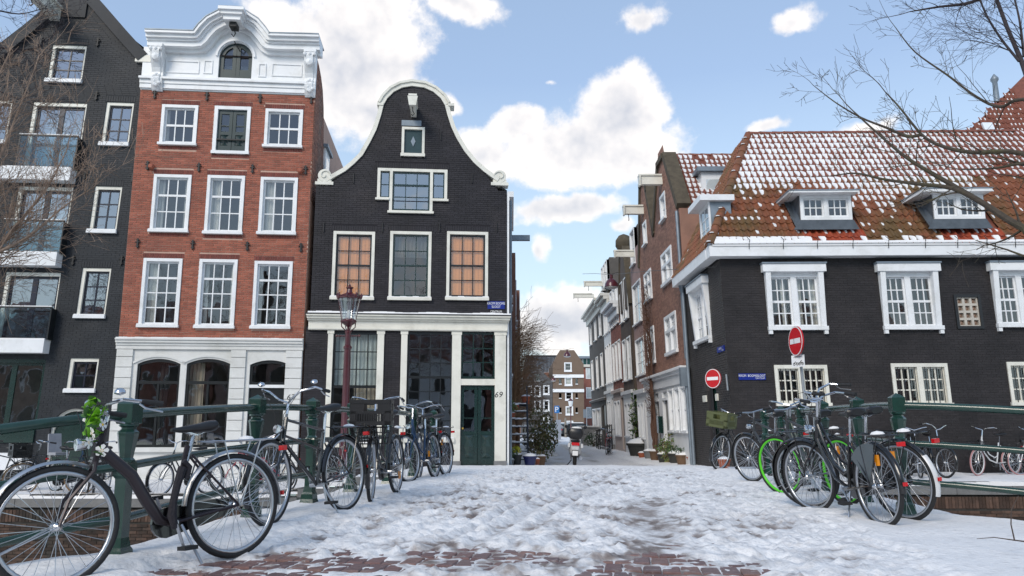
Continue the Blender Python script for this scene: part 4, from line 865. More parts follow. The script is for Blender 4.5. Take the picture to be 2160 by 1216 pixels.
mb = MB(FB.P); mb.box(a+.06, b-.02, -.2, -.14, c, sp); mb.box(a+.06, b-.02, -.19, -.15, sp, d-.05); mb.box(a+.2, b-.2, -.14, -.125, c+.2, c+.9); mb.build('door_leaf', DKGREEN, dw); MB(FB.P).box(a+.62, b-.1, -.12, -.1, sp-.35, sp-.28).build('letter_plate', WHITE, dw)
a, b, c, d = FD[3]; MB(FB.P).box(a, b-.05, .0, .35, c-1.05, c-.62).build('cellar_hood', WHITE, hb)
for k in range(14): x = b-.15-k*.16; MB(FB.P).box(x, x+.025, .3, .325, -.1, c-1.05).build('cellar_bar', IRON, hb)

# ================================================================== RIGHT CORNER HOUSE
BR = EYE-1.24; LEAN = .028
cxr = at(1552, 985, 19.5).x
FR = Facade((cxr, 19.5), R(-1.5), BR, su=-LEAN)          # canal front
FA = Facade((cxr, 19.5), R(-90), BR, sn=LEAN)            # alley side; u = 0 at the corner, negative down the alley
hr = empty('corner_house', (cxr+3, 19.6, BR), 'black brick corner house with snow dusted red pantile roof and white dormers', 'house')
DARKBRICK = mat('dark_painted_brick', (.0275, .0240, .0250), .55, spec=.3, var=.35, scale=1.2, island=.16, bump=.25, bscale=45, col2=(.037, .032, .031), c2s=.8, c2lo=.5, c2hi=.75)
DARKJ = mat('dark_painted_joint', (.021, .0195, .022), .8, var=.2)
SIDEB = mat('brown_grey_painted_brick', (.048, .043, .041), .6, var=.2, scale=2, island=.10, bump=.3, bscale=45)
vgut0, vgut1 = FR.uv(1700, 540, .3)[1], FR.uv(1700, 516, .3)[1]
UW = [FR.rect(1611, 576, 1744, 697), FR.rect(1851, 575, 1987, 696), FR.rect(2087, 573, 2222, 691)]
LW = [FR.rect(1632, 770.5, 1752, 857), FR.rect(1878, 767, 2008, 857), FR.rect(2122, 764, 2262, 856)]
LP = FR.rect(2010, 622, 2076, 694)
uE = 14.0
hs = UW+LW+[LP]
wall_mesh(FR, lambda v: 0, lambda v: uE, -.3, vgut0+.1, hs, n=-.006).build('wall', DARKJ, hr)
o = bricks(FR, lambda v: 0, lambda v: 11.5, -.2, vgut0, hs, jit=.001, bh=.054, joint=.009, proud=.006).build('brick', DARKBRICK, hr); o['kind'] = 'stuff'
usd = FA.uv(1447, 700)[0]
SWr = FA.rect(1462, 620, 1502, 715); DRr = FA.rect(1489, 790, 1518, 960); DRr = (DRr[0], DRr[1]+.1, .02, DRr[3])
wall_mesh(FA, lambda v: usd, lambda v: 0, -.3, vgut0+.1, [SWr, DRr]).build('wall', DARKJ, hr)
o = bricks(FA, lambda v: usd, lambda v: 0, -.2, vgut0, [SWr, DRr], jit=.002, bh=.05).build('brick', SIDEB, hr); o['kind'] = 'stuff'
def battered(F, rc, cols, rows, mid, parent, cur=None):
    """double sash window in a wide white frame that stands proud at the head"""
    u0, u1, v0, v1 = rc; fr = .13; mb = MB(F.P); p0, p1 = .04, .16
    for a, b in ((u0, u0+fr), (u1-fr, u1)): mb.add([(a, -.12, v0+.1), (b, -.12, v0+.1), (b, -.12, v1), (a, -.12, v1), (a, p0, v0+.1), (b, p0, v0+.1), (b, p1, v1), (a, p1, v1)], [(4, 5, 6, 7), (0, 1, 5, 4), (1, 2, 6, 5), (3, 0, 4, 7)])
    m = (u0+u1)/2; mb.box(m-.07, m+.07, -.12, .01, v0+.1, v1-.1); mb.box(u0+fr, u1-fr, -.12, .012, v1-.12, v1); w = mb.build('window', CREAM if cols == 0 else WHITE, parent)
    MB(F.P).box(u0-.07, u1+.07, -.02, p1+.03, v1+.001, v1+.20).build('window_head', WHITE, w); MB(F.P).box(u0-.09, u1+.09, -.02, p1+.06, v1+.202, v1+.24).build('lead_cap', LEAD, w)
    mb = MB(F.P); mb.box(u0-.02, u1+.02, -.12, p0+.07, v0, v0+.098); mb.build('sill', WHITE, w)
    for x in (u0-.01, u1-.08): MB(F.P).box(x, x+.09, .0, p0+.05, v0-.1, v0-.002).build('sill_block', WHITE, w)
    for a, b in ((u0+fr, m-.07), (m+.07, u1-fr)): sash(F, w, a, b, v0+.1, v1-.12, 3, 4, -.05, WHITE, mid=2, midw=.06, st=.04, bar=.026)
    room(F, w, u0+fr, u1-fr, v0+.1, v1-.1, -.13, ROOM, dep=1.2)
    for c in cur or []: curtain(F, u0+(u1-u0)*c[0], u0+(u1-u0)*c[1], v0+.1, v1-.1, -.22, w, DRAPE if len(c) > 2 else None)
battered(FR, UW[0], 3, 4, 2, hr, [(.3, .4), (.55, .66), (.8, .93)]); battered(FR, UW[1], 3, 4, 2, hr, [(.07, .12)]); battered(FR, UW[2], 3, 4, 2, hr)
battered(FA, SWr, 3, 4, 2, hr, [(.1, .5), (.55, .9)])
for rc in LW:
    u0, u1, v0, v1 = rc; fr = .08; mb = MB(FR.P); m = (u0+u1)/2
    mb.box(u0, u0+fr, -.12, .03, v0+.08, v1); mb.box(u1-fr, u1, -.12, .03, v0+.08, v1); mb.box(u0+fr, u1-fr, -.12, .027, v1-.09, v1); mb.box(m-.06, m+.06, -.12, .024, v0+.08, v1-.09); mb.box(u0-.03, u1+.03, -.12, .07, v0, v0+.078); w = mb.build('window', CREAM, hr)
    for a, b in ((u0+fr, m-.06), (m+.06, u1-fr)): sash(FR, w, a, b, v0+.08, v1-.09, 3, 3, -.05, CREAM, st=.045, bar=.03)
    room(FR, w, u0+fr, u1-fr, v0+.08, v1-.09, -.13, ROOMD, dep=1.2)
    for a, b in ((u0+fr, m-.06), (m+.06, u1-fr)):
        for k in range(4): x = a+(b-a)*(k+.6)/4; MB(FR.P).tube([(x, .0, v0+.02), (x, .0, v1-.04)], .009, 6).build('iron_bar', IRON, w)
# lattice light
u0, u1, v0, v1 = LP; mb = MB(FR.P); f = .07
mb.box(u0, u0+f, -.05, .03, v0, v1); mb.box(u1-f, u1, -.05, .03, v0, v1); mb.box(u0+f, u1-f, -.05, .028, v0, v0+f); mb.box(u0+f, u1-f, -.05, .028, v1-f, v1); lw = mb.build('lattice_window', mat('black_frame', (.015, .015, .016), .4), hr)
a, b, c, d = u0+f, u1-f, v0+f, v1-f; mb = MB(FR.P)
for i in range(4): x = a+(b-a)*i/3; mb.box(x-.03, x+.03, -.09, -.01, c, d)
for j in range(5): y = c+(d-c)*j/4; mb.box(a, b, -.088, -.013, y-.03, y+.03)
mb.build('concrete_lattice', mat('pale_concrete', (.50, .46, .40), .8, var=.15), lw)
for i in range(3):
    for j in range(4): x0, x1, y0, y1 = a+(b-a)*i/3+.03, a+(b-a)*(i+1)/3-.03, c+(d-c)*j/4+.03, c+(d-c)*(j+1)/4-.03; MB(FR.P).add([(x0, -.09, y0), (x1, -.09, y0), (x1, -.09, y1), (x0, -.09, y1), ((x0+x1)/2, -.05, (y0+y1)/2)], [(0, 1, 4), (1, 2, 4), (2, 3, 4), (3, 0, 4)]).build('pane', mat('brown_glass_block', (.30, .20, .15), .25, var=.2), lw)
# arched alley door
u0, u1, v0, v1 = DRr; sp = v1-(u1-u0)/2*.98
af = MB(FA.P); arch_fill(af, u0, u1, sp, v1, -.16, .0); af.build('arch_head', SIDEB, hr)
ring = MB(FA.P); band(ring, arch_pts(u0-.02, u1+.02, sp, v1+.02, 18), .0, .22, -.02, .02); ring.build('brick_arch', SIDEB, hr)
dr = MB(FA.P); dr.box(u0, u1, -.16, -.12, v0, v1-.01)
for k in range(1, 7): x = u0+(u1-u0)*k/7; dr.box(x-.012, x+.012, -.12, -.112, v0, sp)
dr.build('door_leaf', DKGREEN, hr)
for (x, w_) in ((u0-.42, .36), (u1+.02, .2)): MB(FA.P).box(x, x+w_, .002, .04, sp-.3, sp-.12).build('impost_stone', CREAM, hr)
# gutter, eaves
mb = MB(FR.P); mb.box(-.32, uE, -.1, .32, vgut0, vgut1); g1 = mb.build('gutter_board', WHITE, hr); MB(FR.P).box(-.36, uE, .2, .36, vgut1+.001, vgut1+.03).build('gutter_rim', LEAD, g1)
mb = MB(FA.P); mb.box(usd, -.1, .04, .33, vgut0+.004, vgut1-.002); g2 = mb.build('gutter_board', WHITE, hr)
for x in (1578, 1650, 1722, 1797, 1872, 1950, 2018, 2080, 2140):
    u = FR.uv(x, 520, .34)[0]; MB(FR.P).tube([(u, .3, vgut1+.2), (u+.06, .33, vgut1+.12), (u+.02, .37, vgut1), (u+.02, .345, vgut1-.12)], .009, 5).build('gutter_bracket', IRON, g1)
dpx = FA.uv(1446, 600)[0]; MB(FA.P).tube([(dpx, .1, -.1), (dpx, .1, vgut0-.3), (dpx, .1, vgut0)], .05, 8).build('downpipe', LEAD, hr, smooth=True); MB(FA.P).lathe([(.06, 0), (.11, .25)], (dpx, .12, vgut0-.22), 10).build('rainwater_head', LEAD, hr)
dp2 = FA.uv(1434, 600)[0]
shell(FR, [(.02, -.3), (uE, -.3), (uE, vgut0), (.02, vgut0)], -1.9, -8, DARKJ, hr)

# ---------------------------------------------------------------- pantile roofs
TILE = mat('clay_pantile', (.205, .070, .031), .62, var=.35, scale=7, bump=.3, bscale=30, col2=(.125, .074, .027), c2s=.6, c2lo=.44, c2hi=.6)
TILER = mat('new_red_pantile', (.33, .068, .032), .5, var=.35, scale=6, bump=.25, bscale=30, col2=(.14, .028, .02), c2s=2.2, c2lo=.5, c2hi=.65)
TILED = mat('dark_red_pantile', (.19, .062, .038), .65, var=.3, scale=9, bump=.3, bscale=30)
TW, TL = .175, .30
def pan_z(x): return .028*math.sin(2*math.pi*x/TW+.5)+.012*math.sin(4*math.pi*x/TW)
def tile_geo():
    k = 6; xs_ = [TW*1.06*i/k for i in range(k+1)]; v = []
    for (s, dz) in ((-.015, .030), (TL+.03, .0)): v += [(x, s, pan_z(x)+dz+.01) for x in xs_]
    v += [(x, -.015, pan_z(x)+.012) for x in xs_]
    f = [(i, i+1, k+2+i, k+1+i) for i in range(k)]+[(2*k+2+i, 2*k+3+i, i+1, i) for i in range(k)]
    return v, f
TV, TF = tile_geo()
tile_mesh = {}
def tile_me(m):
    if m.name not in tile_mesh:
        me = bpy.data.meshes.new('pantile'); me.from_pydata(TV, [], TF); me.polygons.foreach_set('use_smooth', [True]*len(TF)); me.set_sharp_from_angle(angle=R(50)); me.materials.append(m); tile_mesh[m.name] = me
    return tile_mesh[m.name]
def snow_blob(mb, u, s, size, T):
    """a tongue of snow lying in the pan of one tile"""
    c = TW*.60; w = TW*(.20+.32*size); l = TL*(.30+.68*size); top = TL*.98
    prof = [(-1, 0), (-.97, .5), (-.75, .8), (-.3, .97+.05*random.random()), (.15, .9), (.6, .68+.2*random.random()), (.8, .35), (.85, 0)]
    pts = [(c+w*a*(.9+.2*random.random()), top-l*b) for a, b in prof]
    k = len(pts); vt = [T(u+x, s+y, pan_z(x)+.030+.03*(1-y/TL)) for x, y in pts]; vb_ = [T(u+x, s+y, pan_z(x)+.008+.03*(1-y/TL)) for x, y in pts]; ct = T(u+c, s+top-l*.4, pan_z(c)+.05)
    b = len(mb.v); mb.v += [tuple(p) for p in vt+vb_+[ct]]
    mb.f += [(b+i, b+(i+1) % k, b+2*k) for i in range(k)]+[(b+i, b+k+i, b+k+(i+1) % k, b+(i+1) % k) for i in range(k)]
def tile_slope(parent, O, U, S, inside, nu, ns, matf, snowf, keep):
    """keep: how many tiles stay single pieces (nearest rows first)"""
    U = U.normalized(); S = S.normalized(); N_ = U.cross(S).normalized(); M_ = Matrix((U, S, N_)).transposed().to_4x4(); T = lambda x, y, z: O+U*x+S*y+N_*z
    rl = root_loc(parent); rest = {}; n = 0; sb = MB()
    for j in range(ns):
        for i in range(nu[0], nu[1]):
            u = i*TW; s = j*TL
            if not inside(u+TW/2, s+TL/2): continue
            m = matf(u, s, j)
            if n < keep:
                o = link('pantile', tile_me(m), parent); o.matrix_local = Matrix.Translation(T(u, s, random.uniform(-.004, .006))-rl) @ M_ @ Matrix.Rotation(random.uniform(-.015, .015), 4, 'Z'); n += 1
            else:
                r = rest.setdefault(m.name, (MB(), m)); dz = random.uniform(-.004, .006); r[0].add([T(u+x, s+y, z+dz) for x, y, z in TV], TF)
            q = snowf(u, s, j)
            if q > 0: snow_blob(sb, u, s, q, T)
    for k, (mb, m) in rest.items(): o = mb.build('pantiles', m, parent, smooth=True); o['kind'] = 'stuff'
    if sb.v: o = sb.build('roof_snow', SNOW, parent, smooth=True); o['kind'] = 'stuff'
    return T
SL = R(52); Oe = FR.P(-.3, .30, vgut1-.02); Ue = FR.U; Se = Vector((0, 1, 0))*math.cos(SL)+Vector((0, 0, 1))*math.sin(SL)
def slope_hit(px, py, O=Oe, U=Ue, S=Se):
    r = Vector(ray(px, py)); A = Matrix((U, S, -r)).transposed(); x = A.inverted() @ (Vector((0, 0, EYE))-O); return x[0], x[1]
hipu, hips = slope_hit(1578, 285); H = Oe+Ue*hipu+Se*hips
rs_ = hips
dorm = [slope_hit(1686, 478), slope_hit(1808, 478), slope_hit(1972, 476), slope_hit(2090, 476)]
_db = slope_hit(1742, 478); _dd0 = (Oe+Ue*_db[0]+Se*_db[1]).y; dtop = (at(1742, 403, _dd0-.25).z-Oe.z)/math.sin(SL)
def in_front(u, s):
    if s > rs_: return False
    if u < hipu*s/hips: return False
    for a, b in ((dorm[0], dorm[1]), (dorm[2], dorm[3])):
        if a[0]-.05 < u < b[0]+.05 and a[1]-.1 < s < dtop-.12: return False
    return u < uE
roofr = empty('roof_dummy', (0, 0, 0)); bpy.data.objects.remove(roofr)
rbase = MB(); q = lambda u, s, z=-.03: Oe+Ue*u+Se*s+Vector((0, -.6, .8))*z
rbase.quad(q(0, 0), q(uE, 0), q(uE, rs_), q(hipu, rs_)); roof = rbase.build('roof', TILED, hr)
def mf(u, s, j):
    for a, b in ((dorm[0], dorm[1]), (dorm[2], dorm[3])):
        if a[0]-.15 < u < b[0]-.05 and s < a[1]-.05: return TILER
    return TILE if j < 10 else TILED
def sf(u, s, j):
    r = random.random(); frac = s/rs_
    wob = .10*math.sin(u*.9)+.06*math.sin(u*2.3+1)
    right = max(0, (u-6.5)/7)
    if frac > .42+wob*.6+right*.35: return max(.25, .68+.22*random.random()-right*.5)
    if frac > .33+wob+right*.2: return .3+.45*r if r > .3 else 0
    if j == 0: return .95 if u < 2.6 or r > .55 else 0
    return .1+.3*random.random() if r > .72 else 0
tile_slope(roof, Oe, Ue, Se, in_front, (-1, int(uE/TW)+1), int(rs_/TL)+1, mf, sf, 300)
# snow lying behind the gutter
mb = MB(); k = 60
for i in range(k):
    a = .05+(uE-.1)*i/k; b = .05+(uE-.1)*(i+1)/k; ha = (.14 if a < 3.0 else .03)*(.6+.4*math.sin(i*1.7)*math.sin(i*.6)); 
    if any(x[0]-.1 < a < y[0] for x, y in ((dorm[0], dorm[1]), (dorm[2], dorm[3]))): ha = .015
    mb.add([q(a, -.05, .02), q(b, -.05, .02), q(b, -.02, .09), q(a, -.02, .09), q(b, .05+ha*1.6, .075), q(a, .05+ha*1.6, .075)], [(0, 1, 2, 3), (3, 2, 4, 5)])
mb.build('gutter_snow', SNOW, roof, smooth=True)
# side slope towards the alley, hip ridge
ea = FA.P(0, .30, vgut1-.02); Oe2 = FA.P(usd-.1, .30, vgut1-.02); hp = H
U2 = Vector((0, -1, 0)); lenU = (Oe2-ea).length; S2 = (H-Vector((Oe2.x, H.y, Oe2.z))); S2.normalize()
def in_side(u, s):
    P_ = Oe2+U2*u+S2*s; fr = s/((H-Vector((Oe2.x, H.y, Oe2.z))).length)
    dlim = ea.y+(H.y-ea.y)*fr; return P_.y > dlim and P_.y < 23.75+ .0 and fr < 1
mb = MB(); mb.quad(Oe2, ea, H, Vector((H.x, max(H.y, 23.7), H.z))); mb.build('roof_side', TILED, roof)
tile_slope(roof, Oe2, U2, S2, in_side, (0, int(lenU/TW)+2), 24, lambda u, s, j: TILE, lambda u, s, j: (.25*random.random()+.1) if random.random() > .8 else 0, 0)
def ridge(parent, A, B, r=.11, step=.36, m=TILE, name='ridge_tile'):
    D = B-A; n = int(D.length/step); t = D.normalized()
    side = t.cross(Vector((0, 0, 1))).normalized(); up = side.cross(t)
    for i in range(n):
        mb = MB(); vs_ = []; c0 = A+D*(i/n); c1 = A+D*((i+1.12)/n)
        for c, rr in ((c0, r*1.12), (c1, r*.95)):
            for k in range(9): a = math.pi*k/8; vs_.append(c+side*math.cos(a)*rr+up*math.sin(a)*rr)
        mb.add(vs_, [(k, k+1, k+10, k+9) for k in range(8)]+[tuple(range(9))]); mb.build(name, m, parent, smooth=True)
        if random.random() > .45:
            p_ = c0+up*r*.95; sn = MB(); sn.lathe([(0, .03), (.05, .022), (.07, 0)], (p_.x, p_.y, p_.z+.0), 7); sn.build('snow_cap', SNOW, parent, smooth=True)
ridge(roof, Oe+Vector((0, 0, .02)), H); ridge(roof, H, Oe+Ue*10.2+Se*rs_, r=.09, m=TILED)
mb = MB(); mb.quad(H, Oe+Ue*uE+Se*rs_, Oe+Ue*uE+Se*rs_+Vector((0, 5, -5)), H+Vector((0, 5, -5))); mb.build('roof_rear', TILED, roof)
# dormers
LEADD = mat('old_lead', (.085, .10, .115), .5, .2, var=.3, scale=5)
def dormer(pxl, pxr, pyt, pyb, roofx0, roofx1, roofy, cols=3, rows=2, lab=None):
    base = slope_hit((pxl+pxr)/2, pyb+14); d = (Oe+Ue*base[0]+Se*base[1]).y; FDm = Facade((0, d), R(-1.5), 0)
    rc = FDm.rect(pxl, pyt, pxr, pyb); u0, u1, v0, v1 = rc; fr = .08; m = (u0+u1)/2; mb = MB(FDm.P)
    mb.box(u0, u0+fr, -.1, .02, v0, v1); mb.box(u1-fr, u1, -.1, .02, v0, v1); mb.box(u0+fr, u1-fr, -.1, .018, v0, v0+fr); mb.box(u0+fr, u1-fr, -.1, .018, v1-fr, v1); mb.box(m-.05, m+.05, -.1, .016, v0+fr, v1-fr); dm = mb.build('dormer', WHITE, hr)
    for a, b in ((u0+fr, m-.05), (m+.05, u1-fr)): sash(FDm, dm, a, b, v0+fr, v1-fr, cols, rows, -.03, WHITE, st=.04, bar=.026)
    room(FDm, dm, u0+fr, u1-fr, v0+fr, v1-fr, -.1, ROOMD, dep=.8, ex=.02)
    vr = FDm.uv(1700, roofy, .25)[1]; x0, x1 = FDm.uv(roofx0, roofy, .25)[0], FDm.uv(roofx1, roofy, .25)[0]
    MB(FDm.P).box(x0, x1, -2.4, .28, v1+.002, vr).build('dormer_roof', WHITE, dm); MB(FDm.P).box(x0-.02, x1+.02, -2.4, .30, vr+.001, vr+.025).build('roofing_sheet', LEAD, dm); pass
    for x in (u0-.02, u1+.02):
        MB(FDm.P).add([(x, .0, v0-.03), (x, .0, v1), (x, -2.3, v1), (x, -.25, v0-.03)], [(0, 1, 2, 3)]).build('lead_cheek', LEADD, dm)
    MB(FDm.P).quad((u0-.22, .07, v0-.27), (u1+.14, .07, v0-.27), (u1+.03, .01, v0), (u0-.03, .01, v0)).build('lead_apron', LEADD, dm); MB(FDm.P).quad((u0-.14, .07, v0-.27), (u0-.02, .0, v0), (u0-.02, -.6, v1), (u0-.2, -.62, v1)).build('lead_flashing', LEADD, dm)
dormer(1686, 1798, 413, 464, 1664, 1811, 403); dormer(1966, 2078, 411, 462, 1945, 2092, 401)
# small dormer on the alley slope
sd = FA.rect(1476, 452, 1497, 500, .05); u0, u1, v0, v1 = sd; mb = MB(FA.P); mb.box(u0-.1, u1+.1, -.55, .0, v0-.1, v1+.08); sdm = mb.build('dormer', LEAD, hr)
mb = MB(FA.P); mb.box(u0-.08, u0, .002, .05, v0-.08, v1+.08); mb.box(u1, u1+.08, .002, .05, v0-.08, v1+.08); mb.box(u0, u1, .002, .045, v1, v1+.08); mb.box(u0, u1, .002, .045, v0-.08, v0); mb.build('dormer_frame', WHITE, sdm); sash(FA, sdm, u0, u1, v0, v1, 2, 3, .04, WHITE, st=.03, dep=.03)
MB(FA.P).box(u0-.3, u1+.25, -.62, .3, v1+.082, v1+.24).build('dormer_roof', WHITE, sdm)
# signs on the walls
rs = FR.rect(1557, 788.5, 1615, 802)
s = MB(FR.P).box(rs[0], rs[1], .006, .03, rs[2], rs[3]).build('street_sign', SIGNB); tag(s, 'long blue street sign on the black corner house beside the arched door', 'sign'); hh = rs[3]-rs[2]; ww = rs[1]-rs[0]
text('KROM  BOOMSSLOOT', FR, (rs[0]+rs[1])/2, rs[2]+hh*.48, hh*.36, .034, SIGNW, s, sx=.8); text('CENTRUM', FR, rs[1]-.03, rs[2]+hh*.16, hh*.22, .034, SIGNW, s, align='RIGHT')
rs = FA.rect(1514.5, 738, 1530, 741); rs = (rs[0], rs[1]-.02, FA.uv(1522, 743)[1], FA.uv(1522, 731)[1])
s = MB(FA.P).box(rs[0], rs[1], .006, .03, rs[2], rs[3]).build('street_sign', SIGNB); tag(s, 'small blue street sign high on the alley side near the corner', 'sign'); hh = rs[3]-rs[2]
text('KEIZERSSTRAAT', FA, (rs[0]+rs[1])/2, rs[2]+hh*.45, hh*.36, .034, SIGNW, s, sx=.55); text('CENTRUM', FA, rs[1]-.04, rs[2]+hh*.14, hh*.2, .034, SIGNW, s, align='RIGHT')
# bigger roof behind, at the right edge
hb2 = empty('rear_house', at(2180, 600, 31), 'tall house behind the corner roof with steep red tiles at the right edge', 'house')
A0, A1, A2, A3 = at(1990, 330, 31), at(2172, 148, 33), at(2500, 140, 33), at(2500, 330, 31)
MB().quad(A0, A3, A2, A1).build('roof', TILED, hb2); Ub = Vector((1, 0, 0)); Sb = (Vector((A1.x, A1.y, A1.z))-Vector((A1.x, A0.y, A0.z)))
Ls = Sb.length
Tb = tile_slope(hb2, Vector((A0.x, A0.y, A0.z))+Vector((0, -.06, .05)), Ub, Sb, lambda u, s: u > (A1.x-A0.x)*s/Ls and s < Ls and u < 4.6, (0, 24), int(Ls/TL)+1, lambda u, s, j: TILED, lambda u, s, j: .3*random.random() if random.random() > .35 else 0, 0)
MB().add([tuple(at(*q)) for q in ((1990, 330, 31), (2172, 148, 33), (2172, 148, 40), (1990, 330, 40))], [(0, 1, 2, 3)]).build('gable_edge', LEAD, hb2)
sk = slope_hit(2085, 285, A0, Ub, Sb.normalized()); c = Tb(sk[0], sk[1], .1)
MB(lambda x, y, z: Tb(sk[0]+x, sk[1]+y, z)).box(-.22, .22, -.5, .5, .05, .14).build('skylight', mat('skylight_white', (.7, .74, .78), .2), hb2)
MB().lathe([(.12, 0), (.1, .9), (.16, 1.0), (.16, 1.1), (.02, 1.3)], tuple(at(2103, 215, 32.2)), 10).build('flue', LEAD, hb2, smooth=True)
MB().box(A0.x+.5, A0.x+9, 33, 40, .3, A0.z-.2).build('wall', DARKJ, hb2)

# ================================================================== ALLEY, RIGHT SIDE
BROWNB = mat('brown_brick', (.31, .165, .118), .8, var=.2, scale=2, island=.25, bump=.3, bscale=45, col2=(.24, .135, .10), c2s=.6)
BROWNM = mat('brown_joint', (.30, .21, .17), .9, var=.2)
WOODW = mat('white_woodwork', (.72, .73, .74), .45, var=.07, scale=2)
hbw = empty('twin_gable_house', FA.P(-8, 0, 0), 'brown brick house with two gables and white wooden ground floor in the alley', 'house')
ug0, ug1, ug2 = FA.uv(1440, 600)[0], FA.uv(1383, 560)[0], FA.uv(1349, 560)[0]
pk1, pk1b = FA.uv(1390, 320), FA.uv(1405, 322); ev = FA.uv(1428, 443)[1]; vl = FA.uv(1378, 502)[1]; pk2, pk2b = FA.uv(1352, 393), FA.uv(1364, 393)
ev2 = FA.uv(1349, 500)[1]
gm1 = (ug0+ug1)/2; gm2 = (ug1+ug2)/2
Rg1 = interp_fn([(-1, ug0), (ev, ug0), (pk1b[1]-.05, gm1+.45), (pk1b[1], gm1+.45)]); Lg1 = interp_fn([(-1, ug1), (vl, ug1), (pk1[1]-.05, gm1-.45), (pk1[1], gm1-.45)])
Rg2 = interp_fn([(-1, ug1), (vl, ug1), (pk2[1]-.05, gm2+.4), (pk2[1], gm2+.4)]); Lg2 = interp_fn([(-1, ug2), (vl-.5, ug2), (pk2[1]-.05, gm2-.4), (pk2[1], gm2-.4)])
BWn = [FA.rect(*q) for q in ((1395, 540, 1420.5, 589), (1359, 581, 1377, 629), (1402, 671, 1431, 742), (1364, 697, 1384, 765))]; GWn = [FA.rect(1392, 418, 1406, 460)]; GWn2 = [FA.rect(1356, 474, 1366, 514)]
vsf = FA.uv(1451, 778)[1]
for (Lf, Rf, top, hh_) in ((Lg1, Rg1, pk1[1], [BWn[0], BWn[2]]+GWn), (Lg2, Rg2, pk2[1], [BWn[1], BWn[3]]+GWn2)):
    wall_mesh(FA, Lf, Rf, vsf-.1, top, hh_, brk=[ev, vl, top-.05]).build('wall', BROWNM, hbw)
    o = bricks(FA, Lf, Rf, vsf, top, hh_, bw=.22, bh=.055, joint=.012).build('brick', BROWNB, hbw); o['kind'] = 'stuff'
for rc in BWn:
    u0, u1, v0, v1 = rc; mb = MB(FA.P); fr = .1; m = (u0+u1)/2; tr_ = v0+(v1-v0)*.6
    mb.box(u0, u0+fr, -.12, .04, v0, v1); mb.box(u1-fr, u1, -.12, .04, v0, v1); mb.box(u0+fr, u1-fr, -.12, .038, v1-fr, v1); mb.box(u0-.03, u1+.03, -.12, .09, v0-.01, v0+.1); mb.box(m-.05, m+.05, -.12, .036, v0+.1, v1-fr); mb.box(u0+fr, u1-fr, -.12, .034, tr_-.05, tr_+.05); w = mb.build('window', WHITE, hbw)
    for a, b in ((u0+fr, m-.05), (m+.05, u1-fr)): sash(FA, w, a, b, v0+.1, tr_-.05, 1, 1, -.02, WHITE, st=.05); sash(FA, w, a, b, tr_+.05, v1-fr, 1, 2, -.02, WHITE, st=.05)
    room(FA, w, u0, u1, v0, v1, -.13, ROOM, dep=1)
for rc in GWn+GWn2: window(hbw, FA, rc, 1, 2, fr=.1, sill=.08, snow=False)
# gable copings
MOSS = mat('mossy_coping', (.085, .068, .045), .9, var=.35, scale=5, bump=.3)
for (pa, pb, pc, pd) in (((ug0+.05, ev), (gm1+.45, pk1b[1]), (gm1-.45, pk1b[1]), (ug1, vl)), ((ug1, vl), (gm2+.4, pk2[1]), (gm2-.4, pk2[1]), (ug2, vl-.5))):
    for path in ([pa, pb], [pc, pd]): mb = MB(FA.P); band(mb, [path[0], path[1]], -.22, .02, -.45, .05) if False else band(mb, path[::-1], -.02, .22, -.4, .06) if path[0] == pa else band(mb, path[::-1], -.02, .22, -.4, .06); mb.build('gable_coping', MOSS, hbw)
    MB(FA.P).box(pc[0]-.1, pb[0]+.1, -.42, .09, pb[1]-.05, pb[1]+.12).build('gable_cap', MOSS, hbw)
hoist(FA, hbw, 1396, 382, L=.75, w=.2, h=.3); hoist(FA, hbw, 1357, 445, L=.75, w=.2, h=.3)
shell(FA, [(ug2, -.3), (ug0, -.3), (ug0, ev), (ug2, vl-.5)], -1.3, -9, BROWNM, hbw)
MB(FA.P).box(ug0-.02, ug0+.12, -8, -.02, 3, ev).build('side_wall', BROWNB, hbw)
# roof of the nearer gable, ridge at right angles to the alley
P1 = FA.P(ug0+.1, -.3, ev-.1); Pr = FA.P(gm1, -.3, pk1[1]-.25); Ur = Vector((1, 0, 0)); Sr = Vector((0, Pr.y-P1.y, Pr.z-P1.z)); Lr = Sr.length
MB().quad(P1, P1+Ur*9, Pr+Ur*9, Pr).build('roof', TILED, hbw)
tile_slope(hbw, P1+Vector((0, -.04, .04)), Ur, Sr, lambda u, s: s < Lr, (0, 30), int(Lr/TL)+1, lambda u, s, j: TILED, lambda u, s, j: .45+.4*random.random() if random.random() > .08 else 0, 0)
ridge(hbw, Pr, Pr+Ur*7, r=.09, m=TILED)
P2_ = FA.P(gm1, -.3, pk1[1]-.25); MB().quad(P2_, P2_+Ur*9, FA.P(ug1, -.3, vl)+Ur*9, FA.P(ug1, -.3, vl)).build('roof', TILED, hbw)
P3 = FA.P(ug1, -.3, vl-.1); P4 = FA.P(gm2, -.3, pk2[1]-.25); S3 = Vector((0, P4.y-P3.y, P4.z-P3.z)); MB().quad(P3, P3+Ur*9, P4+Ur*9, P4).build('roof', TILED, hbw)
tile_slope(hbw, P3+Vector((0, -.04, .04)), Ur, S3, lambda u, s: s < S3.length, (0, 16), int(S3.length/TL)+1, lambda u, s, j: TILED, lambda u, s, j: .5+.4*random.random() if random.random() > .08 else 0, 0)
c = at(1512, 395, 24.6); MB().box(c.x-.55, c.x+.9, c.y-.2, c.y+1.6, c.z-.9, c.z+.45).build('roof_dormer', WHITE, hbw); MB().quad((c.x-.4, c.y-.21, c.z-.5), (c.x+.75, c.y-.21, c.z-.5), (c.x+.75, c.y-.21, c.z+.2), (c.x-.4, c.y-.21, c.z+.2)).build('pane', GLASS, hbw); MB().box(c.x-.7, c.x+1.05, c.y-.35, c.y+1.7, c.z+.452, c.z+.6).build('dormer_roof', LEAD, hbw)
